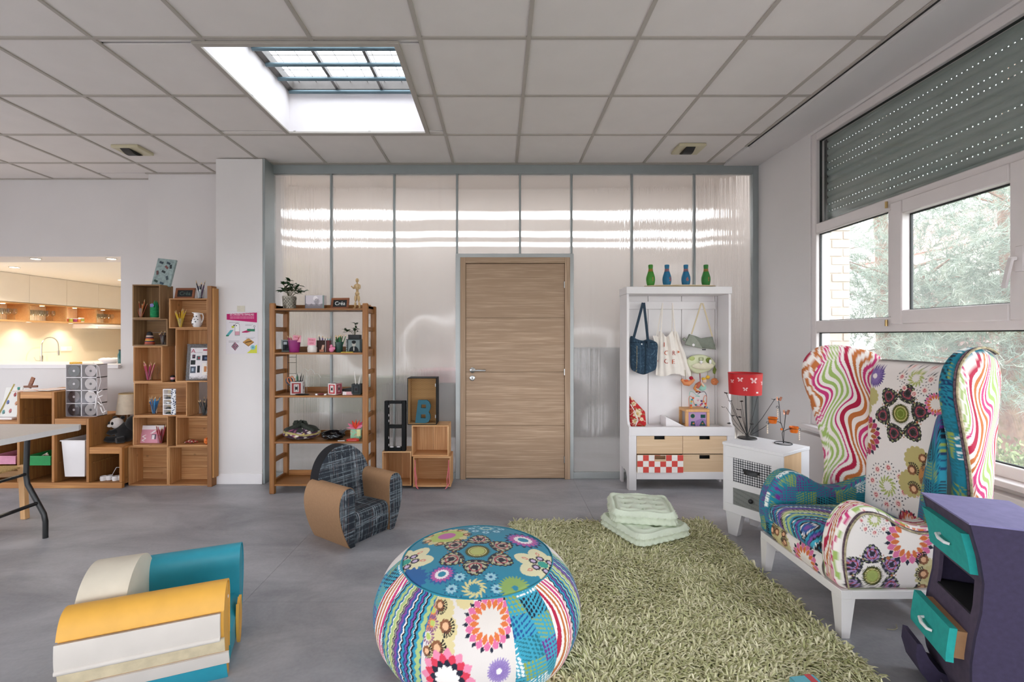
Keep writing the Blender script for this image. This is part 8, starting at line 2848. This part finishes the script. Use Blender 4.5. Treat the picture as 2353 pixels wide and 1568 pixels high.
for k, c in enumerate(('#d9683f', '#3a9a8a', '#dcb04a')): bx('abacus_bead', plain('abacus' + c, c, .4), x1 - .004, x1 + .006, Yq + .05 + .03 * k, Yq + .07 + .03 * k, z0 + .03, z0 + .06, .004, t)
wires = [('#c9683f', [(1584, 940), (1583, 915), (1588, 911), (1592, 918), (1596, 930), (1604, 935), (1613, 930), (1617, 915), (1620, 909), (1624, 915), (1622, 940)]),
         ('#2a2a40', [(1605, 907), (1614, 902), (1622, 902), (1626, 912), (1625, 930), (1623, 940)]), ('#8ac2b4', [(1590, 940), (1589, 905), (1596, 902), (1604, 909), (1613, 913), (1602, 912)])]
for k, (c, pts) in enumerate(wires):
    cu = catmull([(XX(a, Yq + .05), ZZ(b_, Yq + .05)) for a, b_ in pts], 50, closed=False)
    MB().tube([(x, Yq + .05 + .02 * k, max(z, z1)) for x, z in cu], .0028, 6).build('maze_wire', plain('wire' + c, c, .4), t, world=True)
beads = [(1588, 937, '#d98a2a'), (1588, 932, '#c9442f'), (1588.5, 927, '#8ac2b4'), (1589, 923, '#dcb04a'), (1590, 919, '#2a8a9a'), (1593, 915, '#d9683f'), (1599, 931, '#1f7a8a'), (1604, 932, '#c9a8c4'), (1610, 931, '#d05a6a'), (1613, 928, '#8a3a7a'),
         (1612, 922, '#5a2a6a'), (1617, 923, '#e0a04a'), (1621, 928, '#c9342f'), (1622, 932, '#e0a04a'), (1620, 936, '#4a2a5a'), (1624, 937, '#3a7aa0'), (1621, 940, '#e0c4b4'), (1604, 920, '#d9a0b0')]
for px, py, c in beads: MB().ball((XX(px, Yq + .05), Yq + .05, max(ZZ(py, Yq + .05), z1 + .01)), .0098, 10, 7).build('bead', plain('bead' + c, c, .35), t, world=True)

# red flowered bag behind the left side
t = thing('flowered_bag', 'red flowered cloth bag with white strap at the left of the bench seat', 'bag', (XX(1462, 4.17), 4.17, ztop - .027))
def redfl(s, t_, w, sd):
    p = Print(s, t_, '#b8282c')
    cx_, cy_ = XX(1462, 4.17), ZZ(950, 4.17)
    for (dx, dy, r) in ((0, 0, .045), (.02, .03, .02), (-.03, .09, .025), (.04, -.05, .02), (-.02, -.07, .03), (-.04, .14, .02)):
        p.petals(cx_ + dx, cy_ + dy, 7, r * .1, r, r * .28, '#dcc9a8'); p.disc(cx_ + dx, cy_ + dy, r * .3, '#c9a86a')
    for k in range(9):
        p.set(np.abs(t_ - cy_ - .16 + .04 * k - .35 * (s - cx_) - .02 * np.sin(s * 60 + k)) < .0028, '#8a8f5a' if k % 2 else '#d9c0a8')
    return p.c
o_ = polyline([(XX(a, 4.17), ZZ(b_, 4.17)) for a, b_ in ((1447, 911), (1452, 915), (1466, 930), (1481, 946), (1484, 975), (1480, 983.5), (1447, 983.5))], 160)
o_[:, 1] = np.maximum(o_[:, 1], ztop - .027)
slab('bag_body', o_, o_.mean(0), .05, .015, .008, 50, lambda s, t_, w: np.stack([s, 4.17 - w, t_], 1), redfl, attr_mat('printed canvas', .85, .2, 500), t)
MB().tube([(XX(1449, 4.12), 4.12, ZZ(930, 4.12)), (XX(1458, 4.12), 4.12, ZZ(945, 4.12)), (XX(1466, 4.12), 4.12, ZZ(965, 4.12)), (XX(1460, 4.12), 4.12, ZZ(980, 4.12))], .004, 6).build('strap', m_white, t, world=True)

# ------------------------------------------------------------------ on the bedside cabinet
zN_ = zN
lx, ly = 1.768, 3.245
t = thing('table_lamp', 'table lamp with red drum shade and black wire flowers on the white cabinet', 'lamp', (lx, ly, zN_))
m_wire = plain('black wire', '#18181a', .4, .1)
MB().lathe([(0, 0), (.062, 0), (.064, .004), (.06, .008), (.012, .010), (0, .010)], 28).build('base', plain('dark metal base', '#3a393a', .35, .05, metal=.6), t)
MB().tube([(0, 0, .009), (-.008, 0, .20), (-.012, 0, .36)], .0058, 10).build('stem', m_wire, t)
sx_ = -.015
MB().lathe([(.104, .316), (.110, .468), (.1085, .468), (.1025, .316)], 40, c=(sx_, 0, 0)).build('shade', plain('red lamp shade', '#c01018', .55, .02, 40, .1, 400), t)
MB().lathe([(.1107, .462), (.1112, .4685), (.108, .4685)], 40, c=(sx_, 0, 0)).build('shade_trim', plain('red shade trim', '#9c141a', .5), t)
MB().ball((sx_, 0, .40), (.028, .028, .04), 14, 10).tube([(-.012, 0, .33), (sx_, 0, .37)], .012, 10).build('bulb', plain('frosted bulb', '#d9cfc6', .4), t)
m_bfl = plain('pale butterfly print', '#e8b8b8', .6)
def on_shade(a, z, sc_):
    mb = MB()
    r = .1035 + (z - .316) / .152 * .006 + .0012
    shp = [[(0, 0), (.4, .9), (1, 1), (1.1, .5), (.5, .05)], [(0, 0), (.5, -.05), (.85, -.4), (.6, -.8), (.15, -.5)]]
    for sgn in (1, -1):
        for poly in shp:
            mb.add([(sx_ + (r + .0004) * math.cos(a + sgn * x * sc_ / r), (r + .0004) * math.sin(a + sgn * x * sc_ / r), z + y * sc_) for x, y in poly], [tuple(range(len(poly)))])
    mb.build('butterfly_print', m_bfl, t, smooth=False)
for a, z, s_ in ((-2.35, .425, .017), (-1.55, .42, .022), (-2.05, .36, .014), (-2.9, .41, .014), (-.8, .4, .016), (.4, .42, .018), (2, .4, .018)): on_shade(a, z, s_)
bx('care_tag', m_white, sx_ + .02, sx_ + .034, -.1055, -.1045, .334, .344, 0, t, world=False)
# wire stems with leaves
stems = [(-.175, .33), (-.125, .27), (-.13, .215), (-.09, .165), (-.085, .10), (-.05, .16), (-.055, .21), (-.02, .26), (.015, .11), (.10, .345), (.165, .285), (.185, .14), (.01, .31)]
for k, (dx, dz) in enumerate(stems):
    dy = (-.05, -.02, .04, -.03, .03)[k % 5]
    MB().tube([(.002, 0, .012), (dx * .55, dy * .5, dz * .52), (dx, dy, dz)], .0016, 5).build('wire_stem', m_wire, t)
    mb = MB()
    for w_, b_ in ((.012, .3), (-.012, -.3)):
        mb.add([(0, 0, 0), (.012, w_, .006), (.024, w_ * .8, .002), (.030, 0, 0), (.014, 0, -.004)], [(0, 1, 4), (1, 2, 4), (2, 3, 4)], Matrix.Translation((dx - .014, dy, dz)) @ Matrix.Rotation(b_ + k * .7, 4, 'Z'))
    mb.build('metal_leaf', m_wire, t, smooth=False)

cxh, cyh = 1.927, 3.087
t = thing('candle_holder', 'black wire tealight holder with two amber glass cups, butterflies and bead drops', 'candle holder', (cxh, cyh, zN_))
MB().tube([(.052 * math.cos(a), .052 * math.sin(a), .003) for a in np.linspace(0, 2 * math.pi, 36, endpoint=False)], .003, 6, closed=True).tube([(-.052, 0, .003), (.052, 0, .003)], .002, 5).build('base_ring', m_wire, t)
MB().tube([(0, 0, .003), (-.008, 0, .07), (.006, 0, .11), (.016, 0, .20)], .0025, 6).build('stem', m_wire, t)
MB().tube([(.002, 0, .003), (.004, 0, .08), (-.02, 0, .15), (-.022, 0, .21), (-.032, 0, .29)], .0022, 6).build('stem', m_wire, t)
MB().tube([(.002, 0, .085), (.03, -.005, .10), (.06, -.01, .10)], .0022, 6).build('arm', m_wire, t)
MB().tube([(-.012, 0, .135), (-.035, 0, .15), (-.055, 0, .145)], .0022, 6).build('arm', m_wire, t)
m_amb = bpy.data.materials.new('amber glass'); m_amb.use_nodes = True
b = m_amb.node_tree.nodes['Principled BSDF']; b.inputs['Base Color'].default_value = (*lin('#ee7a12'), 1); b.inputs['Roughness'].default_value = .08; b.inputs['Transmission Weight'].default_value = .35
tc = node(m_amb.node_tree, 'ShaderNodeTexCoord'); nz = node(m_amb.node_tree, 'ShaderNodeTexNoise', {'Vector': tc.outputs['Object'], 'Scale': 40.0}); bp = node(m_amb.node_tree, 'ShaderNodeBump', {'Height': nz.outputs['Fac'], 'Strength': .05}); m_amb.node_tree.links.new(bp.outputs[0], b.inputs['Normal'])
for (x, z) in ((-.072, .138), (.072, .074)):
    MB().lathe([(0, 0), (.020, 0), (.023, .004), (.029, .042), (.027, .042), (.021, .006), (0, .005)], 24, c=(x, 0, z)).build('amber_cup', m_amb, t)
    MB().tube([(x + .029 * math.cos(a), .029 * math.sin(a), z + .03) for a in np.linspace(0, 2 * math.pi, 24, endpoint=False)], .0018, 5, closed=True).build('cup_ring', m_wire, t)
    MB().lathe([(0, .006), (.016, .006), (.016, .016), (0, .016)], 16, c=(x, 0, z)).build('tealight', m_white, t)
m_cop = plain('copper butterfly', '#a8705a', .35, .3, 60, metal=.5)
for (x, z, s_) in ((.016, .208, .026), (-.032, .30, .022)):
    mb = MB()
    for sg in (1, -1):
        mb.add([(x, 0, z), (x + sg * s_ * .45, -.004, z + s_ * .9), (x + sg * s_ * .95, -.008, z + s_ * .75), (x + sg * s_ * .8, -.006, z + s_ * .1), (x + sg * s_ * .55, -.006, z - s_ * .45), (x + sg * s_ * .1, 0, z - s_ * .35)], [(0, 1, 2, 3), (0, 3, 4, 5)])
    mb.build('butterfly', m_cop, t, smooth=False)
    MB().tube([(x, -.003, z - s_ * .3), (x, -.003, z + s_ * .5)], .0022, 6).build('butterfly_body', m_wire, t)
m_bd = plain('pale bead', '#e0cdb8', .2)
for (x, z0_, n_) in ((-.108, .13, 5), (.108, .085, 5), (-.04, .235, 5)):
    MB().tube([(x + .008 * math.cos(a), 0, z0_ + .012 + .008 * math.sin(a)) for a in np.linspace(-1.5, 3.6, 12)], .0016, 5).build('hook', m_wire, t)
    for k in range(n_): MB().ball((x, 0, z0_ - .004 - .013 * k), (.0048, .0048, .006), 8, 6).build('bead', m_bd, t)
MB().ball((-.012, 0, .098), .008, 8, 6).build('amber_bead', m_amb, t)

# odd things on the floor
t = thing('dry_twig', 'thin pale dry stalk lying on the floor between armchair and drawers', 'twig', (XX(2053, 2.1), 2.1, 0))
MB().tube([(-.03, 0, .003), (0, -.004, .003), (.02, .003, .006), (.03, .02, .012)], .0022, 6).build('stalk', plain('straw', '#a8a288', .8), t)
t = thing('turquoise_box', 'corner of a small turquoise and red cardboard box at the bottom edge on the rug', 'box', (XX(1832, 1.75), 1.705, .04), .12)
bx('lid', plain('turquoise card', '#5fa6b4', .7, .05), -.05, .05, -.12, .02, 0, .03, .003, t, world=False)
bx('red_panel', plain('red card', '#b8444a', .7), .012, .036, -.121, .0205, .0295, .0312, 0, t, world=False)

# ------------------------------------------------------------------ garden outside
GZ = -.25
m_ground = plain('pale gravel', '#9a948c', .95, .18, 40, .3, 120)
m_grass = plain('pale lawn', '#7f8f66', .95, .15, 6, .3, 90)
m_pave = plain('pale paving', '#b4aea9', .9, .04, 8)
struct(bx('ground', m_ground, -45, 45, -45, 45, GZ - .1, GZ, 0))
struct(bx('lawn', m_grass, 6.2, 14, -8, 14, GZ, GZ + .02, 0))
struct(bx('path', m_pave, 5.3, 6.15, -8, 20, GZ, GZ + .04, .01))
struct(bx('wall_exterior', plain('outer render', '#cfc6bf', .9, .03), 2.62, 2.66, 3.75, 4.395, GZ, 3.2, 0))
# brick pier of the next wing of the building
bpier = thing('brick_pier', 'pale yellow brick pier just outside the window corner', 'pier', (3.05, 4.42, GZ))
m_brick = plain('pale brick', '#b5a496', .9, .10, 18, .3, 90)
m_mort = plain('mortar', '#b3a596', .95, .05)
bx('mortar_core', m_mort, 2.668, 3.39, 4.408, 4.445, GZ, 3.2, 0, bpier)
first = None
ch_ = .082
for r in range(42):
    z = GZ + r * ch_
    off = 0 if r % 2 else -.11
    x = 2.665 + off
    while x < 3.38:
        a, b_ = max(x, 2.665), min(x + .212, 3.395)
        if b_ - a > .04:
            bx('brick', m_brick, a + .004, b_ - .004, 4.40 + RND.uniform(-.004, .003), 4.44, z + .005, z + ch_ - .005, .002, bpier)
        x += .22
bx('side_brick_face', m_brick, 3.385, 3.395, 4.41, 4.445, GZ, 3.2, 0, bpier)
t = thing('wall_lamp_box', 'small pale junction box on the brick pier outside', 'box', (2.98, 4.378, 2.05))
bx('box', m_mort, -.06, .10, -.02, .02, -.08, .09, .01, t, world=False); bx('conduit', m_mort, -.075, -.06, -.01, .015, -.5, .05, 0, t, world=False)


def needles(n, cen, rad, L, seed, w=.0032):
    """pine needle tufts: clusters of needles fanned round short twigs"""
    g_ = np.random.default_rng(seed)
    nt2 = n // 26
    d = g_.normal(0, 1, (nt2, 3)); d /= np.linalg.norm(d, axis=1)[:, None]
    rr2 = g_.uniform(.35, 1, nt2)[:, None] ** .5
    base = np.array(cen) + d * rr2 * np.array(rad)
    ax = d * .7 + np.array([0, 0, .35]) + g_.normal(0, .3, (nt2, 3)); ax /= np.linalg.norm(ax, axis=1)[:, None]
    B = np.repeat(base, 26, 0); A = np.repeat(ax, 26, 0)
    t_ = g_.uniform(-.06, .1, len(B))[:, None]
    B = B + A * t_
    dirs = A * .75 + g_.normal(0, .48, B.shape); dirs /= np.linalg.norm(dirs, axis=1)[:, None]
    l = g_.uniform(.6, 1.1, len(B))[:, None] * L
    sd_ = np.cross(dirs, g_.normal(0, 1, B.shape)); sd_ /= np.linalg.norm(sd_, axis=1)[:, None]
    V = np.stack([B + sd_ * w, B - sd_ * w, B + dirs * l], 1)
    c_ = np.repeat(g_.uniform(0, 1, nt2), 26)[:, None]
    col = np.array(lin('#7d8e80')) * (1 - c_) + np.array(lin('#aeb6a6')) * c_
    return V.reshape(-1, 3), np.repeat(col, 3, 0)


m_needle = attr_mat('pine needles', .7, 0)
m_bark = plain('pine bark', '#8a6a58', .95, .3, 14, .6, 40)


def pine(label, x, y, h, crowns, seed, n, L=.12):
    t = thing('pine_tree', label, 'tree', (x, y, GZ))
    g_ = random.Random(seed)
    MB().tube([(0, 0, 0), (.05, .02, h * .4), (-.03, .06, h * .75), (.02, 0, h)], [.14, .11, .08, .03], 10).build('trunk', m_bark, t)
    Vs, Cs = [], []
    for k, (dx, dy, z, r) in enumerate(crowns):
        MB().tube([(0, 0, z * .8), (dx * .5, dy * .5, z * .95), (dx, dy, z), (dx * 1.3, dy * 1.3, z + .1)], [.05, .035, .022, .008], 7).build('branch', m_bark, t)
        for j in range(4):
            a = g_.uniform(0, 6.28)
            MB().tube([(dx * .7, dy * .7, z * .97), (dx + r * .7 * math.cos(a), dy + r * .7 * math.sin(a), z + g_.uniform(-.2, .3))], [.018, .006], 5).build('twig', m_bark, t)
        V, C = needles(n, (dx, dy, z), (r, r, r * .55), L, seed * 31 + k)
        Vs.append(V); Cs.append(C)
    V = np.concatenate(Vs); C = np.concatenate(Cs)
    me = tri_mesh('needles', V, np.arange(len(V)).reshape(-1, 3)); set_print(me, C)
    o = finish('needles', me, m_needle, t, smooth=False); o['kind'] = 'stuff'
    return t


pine('large pale green pine tree filling the window beyond the armchair', 6.3, 5.6, 5.2, [(-.9, -.6, 1.3, .95), (.4, -1.1, 1.6, 1.0), (-1.0, .5, 2.0, 1.0), (.2, -.4, 2.6, 1.1), (-.7, -1.0, 3.0, 1.0), (.6, .7, 2.2, 1.0), (-.2, .3, 3.7, 1.1), (.9, -.6, 3.3, .9), (-.4, -1.6, 2.2, .9)], 3, 10500)
pine('second pine tree behind the opening window sash', 8.3, 4.3, 5.6, [(-.8, -.3, 1.6, 1.1), (.5, .7, 2.3, 1.2), (-.3, -1.0, 2.6, 1.1), (.8, -.5, 3.3, 1.2), (-.9, .5, 3.4, 1.1), (.0, .0, 4.3, 1.2)], 5, 9000, .15)
pine('pine tree close beside the brick pier', 6.0, 7.1, 5.2, [(-1.2, -.8, 1.4, 1.2), (-.6, -1.4, 2.4, 1.2), (-1.2, .3, 3.0, 1.3), (.6, -1.0, 1.8, 1.2), (.2, .2, 3.9, 1.3), (.9, .2, 2.8, 1.2)], 7, 10000, .14)
pine('distant pine tree at the right edge of the window', 11.5, 5.2, 6.0, [(-.9, -.6, 1.8, 1.5), (.5, -1.2, 2.6, 1.5), (-.5, .9, 3.3, 1.6), (.8, .3, 4.2, 1.5), (-1.3, .2, 2.6, 1.4)], 9, 9000, .19)


def bush(label, x, y, z, rad, n, cols, seed, L=.05, w=.012, name='bush', cat='bush'):
    t = thing(name, label, cat, (x, y, z))
    g_ = np.random.default_rng(seed)
    d = g_.normal(0, 1, (n, 3)); d /= np.linalg.norm(d, axis=1)[:, None]; d[:, 2] = np.abs(d[:, 2])
    B = d * np.array(rad) * g_.uniform(.5, 1, n)[:, None] ** .4 * (1 + .18 * np.sin(d[:, :1] * 7 + d[:, 1:2] * 5))
    e = d + g_.normal(0, .6, (n, 3)); e /= np.linalg.norm(e, axis=1)[:, None]
    s_ = np.cross(e, g_.normal(0, 1, (n, 3))); s_ /= np.linalg.norm(s_, axis=1)[:, None]
    V = np.stack([B, B + e * L * .5 + s_ * w, B + e * L, B + e * L * .5 - s_ * w], 1).reshape(-1, 3)
    me = tri_mesh('foliage', V, np.arange(len(V)).reshape(-1, 4))
    c = g_.random(n)[:, None]
    set_print(me, np.repeat(np.array(lin(cols[0])) * (1 - c) + np.array(lin(cols[1])) * c, 4, 0))
    o = finish('foliage', me, m_needle, t, smooth=False); o['kind'] = 'stuff'
    MB().tube([(0, 0, 0), (.02, .01, rad[2] * .6)], [.03, .012], 7).tube([(0, 0, 0), (rad[0] * .4, .1, rad[2] * .55)], [.02, .008], 6).tube([(0, 0, 0), (-rad[0] * .4, -.1, rad[2] * .5)], [.02, .008], 6).build('stems', m_bark, t)
    return t


bush('low yellow green bush outside by the path, left', 4.35, 3.9, GZ, (.5, .45, .62), 5200, ('#6a7a48', '#a0a878'), 2)
bush('low grey green bush outside below the window, right of the armchair', 4.1, 2.9, GZ, (.5, .5, .48), 5200, ('#717a66', '#a6aa94'), 3)
bush('low pale bush outside at the right edge of the window', 4.3, 2.05, GZ, (.55, .5, .5), 5200, ('#7a8070', '#a9ac9c'), 4)
bush('small reddish bush far behind the pine trees', 10.2, 10.4, GZ, (.9, .9, 2.6), 4000, ('#a58480', '#b99a94'), 6, .2, .05)
bush('wide pale green shrub beyond the lawn', 13.5, 8.5, GZ, (2.2, 2.2, 2.2), 9000, ('#7a8a74', '#a2ab98'), 8, .22, .06)
bush('round pale shrub far off at the right edge', 15.5, 5.0, GZ, (2.2, 2.2, 2.6), 9000, ('#808c78', '#a8af9e'), 9, .22, .06)
# neighbouring house far behind
bh = thing('neighbour_house', 'pale house with reddish roof beyond the trees', 'house', (17, 14, GZ))
bx('walls', plain('pale house render', '#ddd4cc', .9, .03), 14.5, 19.5, 12, 18, GZ, 4.2, 0, bh)
MB().prism([(14.2, 4.2), (19.8, 4.2), (17, 6.0)], 11.8, 18.2, 'y').build('roof', plain('tile roof', '#b9857a', .9, .1), bh, world=True)
for y in (13, 15, 17): bx('window', m_dark, 14.46, 14.51, y - .5, y + .5, 1.6, 3.0, 0, bh)
